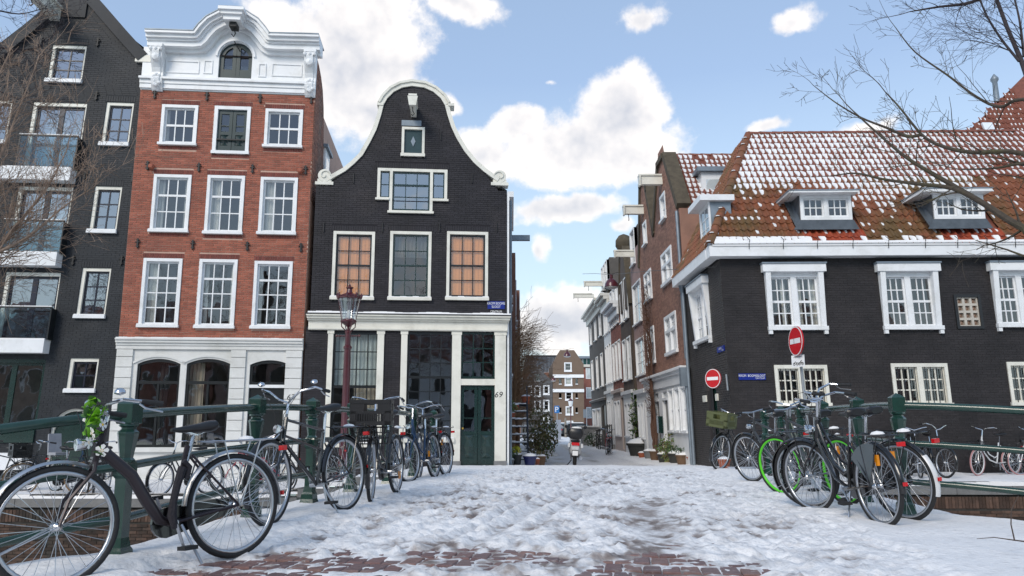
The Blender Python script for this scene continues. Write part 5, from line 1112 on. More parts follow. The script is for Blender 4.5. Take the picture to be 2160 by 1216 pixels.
# white wooden front: cornice, posts, windows, doors
mb = MB(FA.P); mb.box(ug2, ug0+.02, -.1, .12, vsf-.42, vsf-.1); mb.box(ug2, ug0+.04, -.1, .2, vsf-.1, vsf); mb.box(ug2, ug0+.05, -.1, .28, vsf+.001, vsf+.06); cor = mb.build('shop_cornice', WOODW, hbw); MB(FA.P).box(ug2, ug0+.05, -.02, .27, vsf+.061, vsf+.09).build('snow_cap', SNOW, cor)
wl = [(ug0-.12-1.02*k, ug0-1.02*k-.95) for k in range(4)]
hsf = []
x = ug0-.2
for k in range(3): hsf.append((x-.82, x, .95, vsf-.5)); x -= 1.0
dA = (x-1.0, x-.1, .0, vsf-.55); dB = (x-2.5, x-1.7, .0, vsf-.55); hsf += [dA, dB]; xx = x-3.0
while xx-1.2 > ug2+.2: hsf.append((xx-1.0, xx, .95, vsf-.5)); xx -= 1.4
wall_mesh(FA, lambda v: ug2, lambda v: ug0+.02, -.3, vsf-.3, hsf, n=.05).build('wooden_front', WOODW, hbw)
for rc in hsf:
    if rc in (dA, dB):
        w = MB(FA.P).box(rc[0], rc[1], -.1, -.06, .02, 2.05).build('door_leaf', BLACKP, hbw); MB(FA.P).quad((rc[0]+.05, -.04, 2.15), (rc[1]-.05, -.04, 2.15), (rc[1]-.05, -.04, rc[3]), (rc[0]+.05, -.04, rc[3])).build('pane', GLASS, w); MB(FA.P).box(rc[0], rc[1], -.1, .06, 2.052, 2.14).build('transom', WOODW, w); room(FA, w, rc[0], rc[1], 2.1, rc[3], -.11, ROOMD, dep=.8)
    else: window(hbw, FA, rc, 1, 2, fr=.07, sill=.06, snow=False, mid=1, proud=.09, n_in=.0, roomm=ROOM, cur=[(.1, .9)])
MB(FA.P).box(dB[1]+.25, dB[1]+.6, .06, .22, .9, 1.5).build('letter_box', DKGREEN, hbw)
MB(FA.P).box(ug0+.02, ug0+.26, .02, .3, vsf-.55, vsf+.02).build('rain_hopper', LEAD, hbw); MB(FA.P).tube([(ug0+.14, .12, 0), (ug0+.14, .12, vsf-.5)], .05, 8).build('downpipe', LEAD, hbw)
MB(FA.P).tube([(ug0+.1, .06, vsf+.3), (ug0+.1, .06, ev-.1)], .055, 8).build('downpipe', LEAD, hbw)
def alley_house(nm, label, x0, x1, ytop, wallm, wins, frame=WHITE, cornice=None, ground=None, gable=None, bricked=None, vg=2.9, yr=700, out=0.):
    """terrace house on the alley's right side between photo columns x0 (far) and x1 (near)"""
    u0, u1 = FA.uv(x0, yr)[0], FA.uv(x1, yr)[0]; vt = FA.uv(x1, ytop)[1]
    h = empty(nm, FA.P((u0+u1)/2, 0, 0), label, 'house'); W_ = u1-u0; hl = []
    for (f0, f1, v0, v1, c_, r_) in wins: hl.append((u0+W_*f0, u0+W_*f1, v0, v1))
    wall_mesh(FA, lambda v: u0, lambda v: u1, vg-.1, vt, hl, n=out-.012).build('wall', wallm, h)
    if bricked is not None: o = bricks(FA, lambda v: u0, lambda v: u1, vg, vt, hl, bw=.24, bh=.06).build('brick', bricked, h); o['kind'] = 'stuff'
    for rc, w in zip(hl, wins): window(h, FA, rc, w[4], w[5], fr=.06, fm=frame, sill=.06, snow=False, roomm=ROOMD, proud=out+.02)
    shell(FA, [(u0, -.3), (u1, -.3), (u1, vt), (u0, vt)], -1.7, -8, wallm, h)
    MB(FA.P).box(u1-.02, u1+.0, -8, -.02, vg, vt).build('party_wall', wallm, h); MB(FA.P).box(u0, u0+.02, -8, -.02, vg, vt).build('party_wall', wallm, h)
    g = ground or WOODW; gh = [(u0+W_*.08, u0+W_*.34, .6, vg-.5), (u0+W_*.4, u0+W_*.66, .6, vg-.5), (u0+W_*.74, u0+W_*.94, .0, vg-.4)]
    wall_mesh(FA, lambda v: u0, lambda v: u1, -.3, vg-.1, gh, n=out+.03).build('ground_floor', g, h)
    for k, rc in enumerate(gh):
        if k < 2: window(h, FA, rc, 2, 3, fr=.08, sill=.06, snow=False, proud=out+.06, n_in=-.02, roomm=ROOMD, cur=[(.1, .9)])
        else: MB(FA.P).box(rc[0], rc[1], -.1, -.05, .0, rc[3]).build('door_leaf', BLACKP if nm != 'white_house' else DKGREEN, h)
    MB(FA.P).box(u0, u1, out, out+.16, vg-.12, vg+.02).build('ledge', g, h); MB(FA.P).box(u0, u1, out, out+.15, vg+.021, vg+.045).build('snow_cap', SNOW, h)
    if cornice:
        mb = MB(FA.P); mb.box(u0-.02, u1+.02, -.1, .14, vt-.45, vt-.1); mb.box(u0-.04, u1+.04, -.1, .32, vt-.1, vt+.08); mb.box(u0-.05, u1+.05, -.1, .48, vt+.081, vt+.22); mb.build('cornice', cornice, h)
    if gable:
        m = (u0+u1)/2; vv = vt+gable
        pts = [(u0, vt), (u1, vt), (u1-W_*.12, vt+gable*.35), (u1-W_*.25, vt+gable*.75), (u1-W_*.33, vv-.15), (u1-W_*.36, vv), (u0+W_*.36, vv), (u0+W_*.33, vv-.15), (u0+W_*.25, vt+gable*.75), (u0+W_*.12, vt+gable*.35)]
        MB(FA.P).prism(pts, -.3, out).build('gable', wallm, h); mb = MB(FA.P); band(mb, pts[1:6], -.16, .02, -.34, out+.05); mb.build('gable_coping', MOSS, h); mb = MB(FA.P); band(mb, pts[6:]+[pts[0]], -.16, .02, -.34, out+.05); mb.build('gable_coping', MOSS, h)
        MB(FA.P).lathe([(.3, 0), (.42, .2), (.4, .5), (.25, .7), (.02, .8)], (m, -.15, vv), 10).build('gable_finial', MOSS, h, smooth=True)
    return h, u0, u1, vt
PINK = mat('pinkish_render', (.33, .215, .19), .8, var=.15, scale=2, bump=.2); DKBR = mat('dark_brown_brick', (.085, .062, .048), .8, var=.25, scale=2, bump=.3); REDA = mat('alley_red_brick', (.27, .105, .078), .8, var=.2, scale=2, island=.2); GREYB = mat('dark_grey_brick', (.075, .066, .058), .8, var=.2, scale=2); CORN = mat('cream_cornice', (.60, .58, .52), .5, var=.1)
h, u0, u1, vt = alley_house('pink_house', 'narrow pinkish grey rendered house left of the brown twin gables', 1331, 1352, 505, PINK, [(.15, .6, 8.0, 9.6, 1, 2), (.1, .95, 5.4, 7.2, 3, 2), (.1, .95, 3.2, 4.8, 3, 3)], vg=2.6, yr=600)
hoist(FA, h, 1337, 537, L=.8)
alley_house('dark_gable_house', 'dark brown alley house with mossy bell gable and white sash windows', 1309, 1331, 640, DKBR, [(.1, .42, 3.2, 5.2, 1, 2), (.55, .88, 3.2, 5.2, 1, 2), (.1, .42, 6.0, 8.0, 1, 2), (.55, .88, 6.0, 8.0, 1, 2)], gable=2.9, vg=2.7)
alley_house('alley_red_house', 'narrow red brick alley house with white cornice and white window bands', 1288, 1309, 640, REDA, [(.08+.31*k, .30+.31*k, a, b, 1, 2) for k in range(3) for a, b in ((3.4, 5.4), (6.2, 8.2))], cornice=WOODW, vg=2.9, bricked=REDA, ground=mat('pale_pink_render', (.5, .42, .38), .7, var=.1))
h, u0, u1, vt = alley_house('white_house', 'narrow all white alley house with wide cornice', 1273, 1288, 622, WOODW, [(.08+.31*k, .30+.31*k, a, b, 1, 3) for k in range(3) for a, b in ((3.4, 5.6), (6.2, 8.2), (8.8, 10.2))], cornice=CORN, vg=3.0)
hoist(FA, h, 1270, 600, L=1.0)
h, u0, u1, vt = alley_house('dark_cornice_house', 'dark grey brick house with pale cornice, farthest along the alley right side', 1241, 1273, 632, GREYB, [(.1, .24, a, b, 1, 2) for a, b in ((3.4, 5.4), (6.4, 8.4))]+[(.45, .58, a, b, 1, 2) for a, b in ((3.4, 5.4), (6.4, 8.4))]+[(.75, .88, a, b, 1, 2) for a, b in ((3.4, 5.4), (6.4, 8.4))], cornice=CORN, vg=2.7, ground=GREYB)
hoist(FA, h, 1250, 625, L=1.2); MB(FA.P).lathe([(.25, 0), (.3, .6), (.2, .9), (.02, 1.1)], (u0+.5, -.5, vt+.2), 8).build('chimney_pot', MOSS, h)

# ================================================================== ALLEY, LEFT SIDE
FL = Facade((0, 26), R(90), 0)
def left_house(nm, label, d0, d1, x, top, m, wins=(), bricked=None):
    F = Facade((x, d0), R(90), EYE-1.35); h = empty(nm, (x, (d0+d1)/2, EYE-1.35), label, 'house'); L_ = d1-d0; hl = [(L_*a, L_*b, c, d) for a, b, c, d in wins]
    wall_mesh(F, lambda v: 0, lambda v: L_, -.2, top, hl).build('wall', m, h)
    for rc in hl: window(h, F, rc, 2, 3, fr=.09, sill=.08, snow=False, roomm=ROOMD)
    MB(F.P).box(0, L_, -7, -1.6, -.2, top).build('side_wall', m, h); MB(F.P).box(0, .02, -1.6, -.02, -.2, top).build('end_wall', m, h); MB(F.P).box(0, L_, -1.6, -.02, top-.02, top).build('parapet', m, h)
    return F, h
F, h = left_house('pale_side_house', 'pale narrow house front just behind the black gable house', 26.5, 31.5, -.06, 9.3, mat('pale_render', (.52, .53, .54), .7, var=.1), [(.15, .4, 3, 4.6), (.6, .85, 3, 4.6), (.15, .4, 5.8, 7.4), (.6, .85, 5.8, 7.4)])
MB(F.P).box(2.4, 2.6, -.05, .75, 8.3, 8.5).build('hoist_beam', LEAD, h); MB(F.P).box(0, 5, -.1, .12, 9.3, 9.5).build('cornice', WHITE, h)
WARMB = mat('warm_brick', (.23, .115, .08), .8, var=.25, scale=3, stretch=(1, .4, 6))
left_house('warm_brick_house', 'warm brown brick alley house partly hidden by bare climber', 31.6, 40, .16, 8.4, WARMB, [(.1, .25, 3, 4.8), (.4, .55, 3, 4.8), (.7, .85, 3, 4.8), (.1, .25, 5.6, 7.4), (.4, .55, 5.6, 7.4)])
left_house('far_brick_house', 'reddish brown alley house beyond the bare climber', 40.2, 52, .42, 8.3, mat('reddish_brick', (.22, .105, .075), .8, var=.2, stretch=(1, .4, 6)), [(.1, .2, 3, 4.8), (.3, .4, 3, 4.8), (.5, .6, 3, 4.8), (.1, .2, 5.6, 7.4), (.3, .4, 5.6, 7.4)])

# ================================================================== ACROSS THE FAR CANAL
DF = 108.; FF = Facade((0, DF), 0, EYE-1.45)
def far_house(nm, label, outline, m, wins, bands=(), base=None):
    pts = [FF.uv(*q) for q in outline]; h = empty(nm, FF.P(sum(p[0] for p in pts)/len(pts), 0, 0), label, 'house')
    rcs = [FF.rect(*w[:4]) for w in wins]
    lo = -.2; us0 = min(p[0] for p in pts); us1 = max(p[0] for p in pts); L_ = sorted([(p[1], p[0]) for p in pts if p[0] < (us0+us1)/2]); R_ = sorted([(p[1], p[0]) for p in pts if p[0] >= (us0+us1)/2])
    Lf = lin([(lo, L_[0][1])]+L_); Rf = lin([(lo, R_[0][1])]+R_); top = max(p[1] for p in pts)
    wall_mesh(FF, Lf, Rf, lo, top, rcs, brk=[p[1] for p in pts], depth=.3).build('wall', m, h)
    for rc, w in zip(rcs, wins):
        a, b, c, d = rc; f = .12 if len(w) < 5 else .07
        if b-a > .8: window(h, FF, rc, 1, 2, fr=f, sill=.2, snow=False, roomm=ROOM, st=.06, cur=[(.0, 1.)] if random.random() < .3 else None)
        else: wn = MB(FF.P).box(a-.02, b+.02, -.1, .1, c-.1, c).build('window', WHITE, h); MB(FF.P).quad((a, -.2, c), (b, -.2, c), (b, -.2, d), (a, -.2, d)).build('pane', GLASS, wn); room(FF, wn, a, b, c, d, -.22, ROOMD, ex=.05)
    for y in bands: v = FF.uv(1200, y)[1]; MB(FF.P).box(Lf(v), Rf(v), .0, .2, v-.22, v+.22).build('stone_band', WHITE, h)
    shell(FF, [(u, v) for u, v in pts], -3.2, -12, m, h, 'rear_body'); mb = MB(FF.P); k = len(pts); mb.add([(u, 0, v) for u, v in pts]+[(u, -3.2, v) for u, v in pts], [(i, i+k, (i+1) % k+k, (i+1) % k) for i in range(k)]); mb.build('side_wall', m, h)
    return h
FBROWN = mat('far_brown_brick', (.150, .105, .075), .85, var=.12, scale=.6); FGREY = mat('far_grey_brick', (.085, .085, .088), .85, var=.2, scale=.4)
sw = []
for (y0, y1) in ((799, 810), (830, 840), (860, 871), (892, 903)):
    sw += [(1179, y0, 1184.5, y1), (1214, y0, 1219, y1)]
far_house('far_brown_house', 'brown brick house with flat topped gable and two white bands at the alley end', [(1166, 908), (1166, 769), (1181, 739.5), (1211, 739), (1231, 768), (1233, 908)], FBROWN, [(1190, 765, 1206, 785), (1191, 796, 1207, 815), (1192, 826, 1208, 846), (1193, 857.5, 1209, 877), (1193.5, 888, 1209.5, 908)]+sw, (794, 824.5))
far_house('far_grey_house', 'dark grey house with small neck gable at the alley end', [(1098, 908), (1098, 803), (1112, 797), (1119, 785), (1125, 774.5), (1139.5, 774.5), (1147, 787), (1159, 799), (1165.5, 806), (1165.5, 908)], FGREY, [(1128, 790, 1139, 804), (1109, 814, 1122, 835), (1127, 814, 1140.5, 838), (1146, 813, 1159, 834), (1115, 846, 1122, 868), (1127, 845, 1140.5, 868), (1146, 844, 1159, 869), (1146, 880, 1159, 906)])
# standing seam roof behind
hs_ = empty('seamed_roof_building', at(1142, 900, 124), 'building with pale ribbed metal roof behind the grey gable', 'building')
a, b, c, d = at(1104, 786, 122), at(1176, 786, 122), at(1174, 752.5, 128), at(1110, 752.5, 128)
MB().quad(a, b, c, d).build('roof', SNOW, hs_); MB().box(a.x, b.x, 122, 132, 0, a.z).build('wall', WARMB, hs_)
for k in range(25): t = k/24; p0 = a.lerp(b, t)+Vector((0, -.1, .1)); p1 = d.lerp(c, t)+Vector((0, -.1, .1)); MB().tube([p0, p1], .07, 4).build('seam', IRON, hs_)
MB().tube([d+Vector((-.3, 0, .1)), c+Vector((.3, 0, .1))], .12, 5).build('ridge_cap', IRON, hs_)
hq = empty('far_red_building', at(1236, 900, 120), 'red brick building with teal glazed top floor, half hidden behind the dark alley house', 'building')
a = at(1222, 800, 120); b = at(1275, 800, 120); zt = at(1230, 775, 120).z; zt2 = at(1230, 757, 120).z
MB().box(a.x, b.x, 120, 132, 0, zt).build('wall', REDA, hq); MB().box(a.x-.1, b.x, 119.6, 131, zt+.002, zt+.4).build('concrete_band', CORN, hq); MB().box(a.x+.6, b.x, 121, 130, zt+.4, zt2).build('glazed_storey', mat('teal_panel', (.05, .22, .20), .3, var=.2), hq)
for k in range(5): MB().box(a.x+.6+k*.6, a.x+.75+k*.6, 120.8, 121.0, zt+.4, zt2).build('mullion', WHITE, hq)
MB().box(a.x-.1, b.x, 119.4, 131, zt2+.002, zt2+.35).build('flat_roof', LEAD, hq)
for k in range(3):
    z = 2.4+k*3; MB().box(a.x+1.0, a.x+2.0, 119.9, 119.99, z, z+1.7).build('window', WHITE, hq); MB().quad((a.x+1.12, 119.88, z+.12), (a.x+1.88, 119.88, z+.12), (a.x+1.88, 119.88, z+1.58), (a.x+1.12, 119.88, z+1.58)).build('pane', GLASS, hq)
# low houses left of the alley end
far_house('far_terrace_house', 'brown terrace house far down the alley behind the bare climber', [(1030, 908), (1030, 760), (1098, 760), (1098, 908)], WARMB, [(1064, 780, 1076, 800), (1082, 780, 1092, 800), (1064, 820, 1076, 840), (1082, 820, 1092, 840)])

# ================================================================== BICYCLES
CHROME = mat('chrome', (.62, .63, .65), .18, 1., var=.1); ALU = mat('brushed_aluminium', (.50, .51, .53), .35, 1., var=.12)
RUBBER = mat('rubber', (.016, .016, .017), .75, var=.25, scale=30); SADDLE = mat('black_vinyl', (.011, .011, .012), .33, var=.2, scale=20, bump=.08, bscale=200)
REDL = mat('red_reflector', (.55, .008, .012), .15, var=.1); AMB = mat('amber_reflector', (.8, .28, .01), .2, var=.1)
FBLACK = mat('bike_black_enamel', (.010, .010, .011), .2, var=.2, coat=.5); FPLUM = mat('bike_plum_metallic', (.038, .030, .034), .32, .5, var=.15); FBLUE = mat('bike_blue_enamel', (.02, .05, .11), .25, .2, var=.15); FGREYB = mat('bike_grey_enamel', (.06, .065, .07), .3, .3, var=.15); FWHITE = mat('bike_white_enamel', (.62, .63, .64), .3, var=.06); FGREEN = mat('bike_dark_green', (.02, .04, .03), .3, var=.2); FRED = mat('bike_red_enamel', (.30, .02, .04), .3, var=.15)
TYREB = RUBBER; TYREP = mat('pink_tyre', (.42, .22, .22), .7, var=.15); TYRET = mat('tan_tyre', (.30, .19, .10), .7, var=.15); GREENRIM = mat('neon_green_rim', (.10, .62, .02), .35, var=.1)
CRATEB = mat('black_crate_plastic', (.014, .014, .015), .4, var=.2); CRATEG = mat('olive_crate_plastic', (.085, .095, .035), .45, var=.15)
WSH = {}
def wheel_meshes(r, tm, rm, tw=.019, det=1):
    k = (round(r, 3), tm.name, rm.name, tw, det)
    if k in WSH: return WSH[k]
    n = 44 if det else 24; c = r-tw
    t = MB(); t.tube([(c*math.cos(2*math.pi*i/n), 0, c*math.sin(2*math.pi*i/n)) for i in range(n)], tw, 8 if det else 6, closed=True)
    rim = MB(); q = r-2*tw
    rim.lathe([(q+.006, -.013), (q+.006, .013), (q-.012, .012), (q-.018, 0), (q-.012, -.012), (q+.006, -.013)], (0, 0, 0), n, axis='y', cap=False)
    sp = MB(); ns = 32 if det else 18
    for i in range(ns):
        a = 2*math.pi*i/ns; b = a+(.35 if (i//2) % 2 else -.35)*1.6; y = .032 if i % 2 else -.032
        sp.tube([(.022*math.cos(b), y, .022*math.sin(b)), ((q-.014)*math.cos(a), 0, (q-.014)*math.sin(a))], .0021 if det else .0035, 3, cap=False)
    hub = MB(); hub.lathe([(.0, -.055), (.009, -.055), (.011, -.036), (.026, -.034), (.026, -.028), (.017, -.02), (.017, .02), (.026, .028), (.026, .034), (.011, .036), (.009, .055), (0, .055)], (0, 0, 0), 12, axis='y')
    out = []
    for nm, mb, m, sm in (('wheel', t, tm, 1), ('rim', rim, rm, 1), ('spokes', sp, ALU, 0), ('hub', hub, CHROME, 1)):
        me = bpy.data.meshes.new(nm); me.from_pydata(mb.v, [], mb.f); me.materials.append(m)
        if sm: me.polygons.foreach_set('use_smooth', [True]*len(me.polygons))
        out.append(me)
    WSH[k] = out; return out
def add_wheel(parent, name, c, ang, ms, axis_rot=None):
    o = link(name, ms[0], parent); o.location = c; o.rotation_euler = (0, random.uniform(0, 6), ang); o.rotation_mode = 'XYZ'
    o.rotation_euler = (0, 0, ang)
    for nm, me in (('rim', ms[1]), ('spokes', ms[2]), ('hub', ms[3])): link(nm, me, o)
    return o
def fender(r, a0, a1, w, T, m, parent, name='mudguard', n=22, c=(0, 0)):
    mb = MB(T); prof = [(-w/2, -.012), (-w/4, .002), (0, .006), (w/4, .002), (w/2, -.012)]; vs_ = []
    for i in range(n+1):
        a = a0+(a1-a0)*i/n
        for (y, dr) in prof: vs_.append((c[0]+(r+dr)*math.cos(a), y, c[1]+(r+dr)*math.sin(a)))
    mb.add(vs_, [(i*5+k, i*5+k+1, i*5+k+6, i*5+k+5) for i in range(n) for k in range(4)]); return mb.build(name, m, parent, smooth=True, local=True)
def crate(T, parent, L, W, H, m, name='crate', slots=1):
    mb = MB(T); t = .012
    mb.box(-L/2, L/2, -W/2, W/2, 0, t)
    for s in (-1, 1):
        for (ax, half, oth) in (('x', L/2, W/2), ('y', W/2, L/2)):
            def bb(a0, a1, z0, z1, th=t):
                if ax == 'x': mb.box(a0, a1, s*oth-th/2, s*oth+th/2, z0, z1)
                else: mb.box(s*oth-th/2+.0005, s*oth+th/2-.0005, a0, a1, z0, z1)
            bb(-half, half, H*.86, H, t*1.8); bb(-half, half, 0, H*.16); bb(-half, half, H*.46, H*.56)
            bb(-half, -half*.72, 0, H*.86); bb(half*.72, half, 0, H*.86)
            k = 12
            for i in range(k): x = -half*.72+half*1.44*(i+.5)/k; bb(x-half*.032, x+half*.032, H*.16, H*.46)
            bb(-half*.72, -half*.34, H*.56, H*.86); bb(half*.34, half*.72, H*.56, H*.86)
    return mb.build(name, m, parent, local=True)
def bicycle(label, rear, front, style='oma', fm=None, r=.345, steer=0., lean=0., rimm=None, tyre=None, fend='black', group='parked bicycles', rack=True, front_rack=False, crate_m=None, crate_sz=(.34, .42, .26), crate_pos='front', bar='oma', bell=False, chaincase=True, skirt=False, det=1, white_tail=False, headlight='fork', child_seat=False, sink=0., saddle_z=.97, lift=None, snow=True, basket=False, grip=None, frontfend=True, stem=.17, refl=1, name='bicycle'):
    fm = fm or FBLACK; rimm = rimm or ALU; tyre = tyre or TYREB; wb = 1.12*(r/.345)**.5
    R0 = Vector((rear[0], rear[1], 0)); F0 = Vector((front[0], front[1], 0)); hd = math.atan2(F0.y-R0.y, F0.x-R0.x)
    F0 = R0+Vector((math.cos(hd), math.sin(hd), 0))*wb
    z0 = G(R0.x, R0.y)+.03-sink if lift is None else lift; z1 = G(F0.x, F0.y)+.03-sink if lift is None else lift
    rt = empty(name, (R0.x, R0.y, z0), label, 'bicycle', group); rt.rotation_mode = 'XYZ'
    rt.matrix_local = Matrix.Translation((R0.x, R0.y, z0)) @ Matrix.Rotation(hd, 4, 'Z') @ Matrix.Rotation(-math.atan2(z1-z0, wb), 4, 'Y') @ Matrix.Rotation(lean, 4, 'X')
    k = r/.345
    ms = wheel_meshes(r, tyre, rimm, .019 if style != 'mtb' else .024, det)
    BB = Vector((.45, 0, .285)); ST = Vector((.335, 0, .76)); HT = Vector((.865*wb/1.12, 0, .90)); HBt = Vector((.915*wb/1.12, 0, .70)); AX = Vector((wb, 0, r)); RA = Vector((0, 0, r))
    ax = (HT-HBt).normalized(); piv = HBt
    Ms = Matrix.Translation(piv) @ Matrix.Rotation(steer, 4, ax) @ Matrix.Translation(-piv); TS = lambda x, y, z: Ms @ Vector((x, y, z))
    # wheels
    add_wheel(rt, 'rear_wheel', RA, 0, ms)
    fw = link('front_wheel', ms[0], rt); fw.matrix_local = Ms @ Matrix.Translation(AX)
    for nm, me in (('rim', ms[1]), ('spokes', ms[2]), ('hub', ms[3])): link(nm, me, fw)
    sg = 8 if det else 6
    fr_ = MB()
    fr_.tube([BB, ST], .016, sg); fr_.tube([HBt-ax*.02, HT], .019, sg)
    for y in (-1, 1):
        fr_.tube([BB+Vector((-.03, y*.03, 0)), RA+Vector((0, y*.06, 0))], .010, 6); fr_.tube([ST+Vector((-.02, y*.02, -.06)), RA+Vector((0, y*.06, 0))], .008, 6)
    if style == 'men':
        fr_.tube([HBt+ax*.03, BB], .016, sg); fr_.tube([HT-ax*.03, ST-Vector((0, 0, .03))], .014, sg)
    elif style == 'men2':
        fr_.tube([HBt+ax*.0, BB], .017, sg); fr_.tube([HT-ax*.02, ST-Vector((0, 0, -.02))], .013, sg); fr_.tube([HT-ax*.16, ST-Vector((0, 0, .17))], .012, sg)
    elif style == 'swoop':
        fr_.tube([HBt+ax*.10, HBt+Vector((-.07, 0, .03)), Vector((.70, 0, .60)), Vector((.60, 0, .43)), Vector((.52, 0, .31)), BB], [.030, .034, .036, .036, .034, .026], 10)
    else:                                   # curved step-through, twin tubes
        fr_.tube([HBt+ax*.02, Vector((.80, 0, .52)), Vector((.66, 0, .36)), BB], .016, sg)
        fr_.tube([HT-ax*.04, Vector((.80, 0, .70)), Vector((.66, 0, .49)), Vector((.50, 0, .41)), ST*.35+BB*.65], .014, sg)
    fr_.build('frame', fm, rt, smooth=True, local=True)
    fk = MB(TS)
    for y in (-1, 1): fk.tube([HBt+Vector((.005, y*.02, -.01)), HBt+Vector((.02, y*.045, -.06)), Vector((AX.x-.05, y*.052, r+.14)), AX+Vector((0, y*.055, 0))], [.013, .013, .011, .008], 6)
    fk.tube([HBt-ax*.03, HT+ax*.03], .013, 6); fk.build('fork', fm, rt, smooth=True, local=True)
    # handlebar
    top = HT+ax*stem if bar != 'flat' else HT+ax*.10
    hb_ = MB(TS); hb_.tube([HT, top], .012, sg)
    if bar == 'oma': P_ = [(.0, 0, 0), (.05, .07, .02), (.055, .16, .05), (.0, .255, .065), (-.11, .285, .045), (-.2, .295, .03)]
    elif bar == 'high': P_ = [(.0, 0, 0), (.06, .06, .03), (.06, .15, .10), (.0, .26, .13), (-.09, .285, .11), (-.19, .29, .10)]
    else: P_ = [(.04, 0, 0), (.04, .12, .012), (.03, .2, .02), (.01, .30, .02)]
    for y in (-1, 1): hb_.tube([top+Vector((p_[0], p_[1]*y, p_[2])) for p_ in P_[:-1]]+[top+Vector((P_[-1][0], P_[-1][1]*y, P_[-1][2]))], .011, sg)
    hbo = hb_.build('handlebar', CHROME if bar != 'flat' else ALU, rt, smooth=True, local=True)
    for y in (-1, 1):
        a, b = Vector(P_[-2]), Vector(P_[-1]); a.y *= y; b.y *= y; d_ = (b-a).normalized(); g = MB(TS); g.tube([top+b-d_*.11, top+b+d_*.012], [.015, .017], 8); g.build('grip', grip or RUBBER, hbo, smooth=True, local=True)
        if det:
            l = MB(TS); e = top+a; l.tube([e+Vector((.03, 0, -.012)), e+Vector((-.0, y*.012, -.04)), e+d_*.10+Vector((0, y*.01, -.05))], .006, 5); l.build('brake_lever', ALU, hbo, local=True)
    if det:
        cb = MB(TS)
        for y in (-1, 1): e = top+Vector((P_[3][0], P_[3][1]*y, P_[3][2])) if len(P_) > 4 else top+Vector((.03, .2*y, .02)); cb.tube([e, e+Vector((.12, -y*.08, -.02)), Vector((HT.x+.12, y*.04, HT.z+.02)), Vector((HBt.x+.05, y*.02, HBt.z+.02))], .003, 4)
        cb.build('cable', RUBBER, hbo, local=True)
    if bell:
        c = top+Vector((P_[3][0]+.02, -P_[3][1]+.0, P_[3][2]+.035)); b_ = MB(TS); b_.lathe([(.0, .032), (.018, .03), (.03, .018), (.033, .004), (.03, 0), (.0, -.012)], tuple(c), 14); b_.build('bell', CHROME, hbo, smooth=True, local=True)
        c = top+Vector((P_[3][0]+.02, P_[3][1]-.0, P_[3][2]+.035)); b_ = MB(TS); b_.lathe([(.0, .032), (.018, .03), (.03, .018), (.033, .004), (.03, 0), (.0, -.012)], tuple(c), 14); b_.build('bell', CHROME, hbo, smooth=True, local=True)
    # saddle
    sp_ = Vector((ST.x-.045, 0, saddle_z)); MB().tube([ST-Vector((0, 0, .1)), sp_-Vector((0, 0, .06))], .0125, sg).build('seat_post', CHROME, rt, smooth=True, local=True)
    sec = [(.155, .016, .012, .0), (.10, .026, .02, -.002), (.04, .034, .026, .0), (-.03, .06, .034, .004), (-.085, .092, .042, .010), (-.125, .096, .042, .016), (-.145, .07, .03, .016)]
    vs_ = []; n = 12; sd_ = MB()
    for (x, w, h, z) in sec:
        for i in range(n):
            a = 2*math.pi*i/n; cy = math.cos(a); sz = math.sin(a); vs_.append((sp_.x+x, w*(abs(cy)**.7)*(1 if cy > 0 else -1), sp_.z+z-.02+h*(sz if sz > 0 else sz*.9)))
    f_ = [(j*n+i, j*n+(i+1) % n, (j+1)*n+(i+1) % n, (j+1)*n+i) for j in range(len(sec)-1) for i in range(n)]+[tuple(range(n-1, -1, -1)), tuple(range((len(sec)-1)*n, len(sec)*n))]
    sd_.add(vs_, f_); so = sd_.build('saddle', SADDLE, rt, smooth=True, local=True)
    if det: s2 = MB(); [s2.tube([(sp_.x-.1, y*.045, sp_.z-.025), (sp_.x-.02, y*.02, sp_.z-.06), (sp_.x+.1, y*.012, sp_.z-.02)], .005, 5) for y in (-1, 1)]; s2.build('saddle_rail', CHROME, so, local=True)
    # mudguards
    fmn = {'black': FBLACK, 'silver': ALU, 'white': FWHITE, None: None}[fend]
    if fmn:
        fender(r+.022, R(5), R(185), .052, lambda x, y, z: Vector((x, y, z+r)), fmn if not white_tail else FBLACK, rt)
        if white_tail: fender(r+.025, R(140), R(196), .056, lambda x, y, z: Vector((x, y, z+r)), FWHITE, rt, name='mudguard_tail')
        if frontfend: fender(r+.022, R(-28), R(118), .05, lambda x, y, z: TS(x+AX.x, y, z+AX.z), fmn, rt)
        st_ = MB(TS)
        for y in (-1, 1): st_.tube([AX+Vector((0, y*.05, 0)), AX+Vector(((r+.02)*math.cos(R(-22)), y*.028, (r+.02)*math.sin(R(-22))))], .0035, 4)
        if frontfend: st_.build('mudguard_stay', ALU, rt, local=True)
    # drivetrain
    cr = MB(); ca_ = random.uniform(.2, 2.8)
    for y, s in ((-1, 1), (1, -1)): e = BB+Vector((.165*math.cos(ca_)*s, y*.085, .165*math.sin(ca_)*s)); cr.tube([BB+Vector((0, y*.07, 0)), e], .010, 6)
    cr.tube([BB+Vector((0, -.075, 0)), BB+Vector((0, .075, 0))], .018, 8); co = cr.build('crank', ALU, rt, smooth=True, local=True)
    for y, s in ((-1, 1), (1, -1)): e = BB+Vector((.165*math.cos(ca_)*s, y*.13, .165*math.sin(ca_)*s)); pd = MB(); pd.box(e.x-.045, e.x+.045, e.y-.045, e.y+.045, e.z-.012, e.z+.012); po = pd.build('pedal', RUBBER, co, local=True)
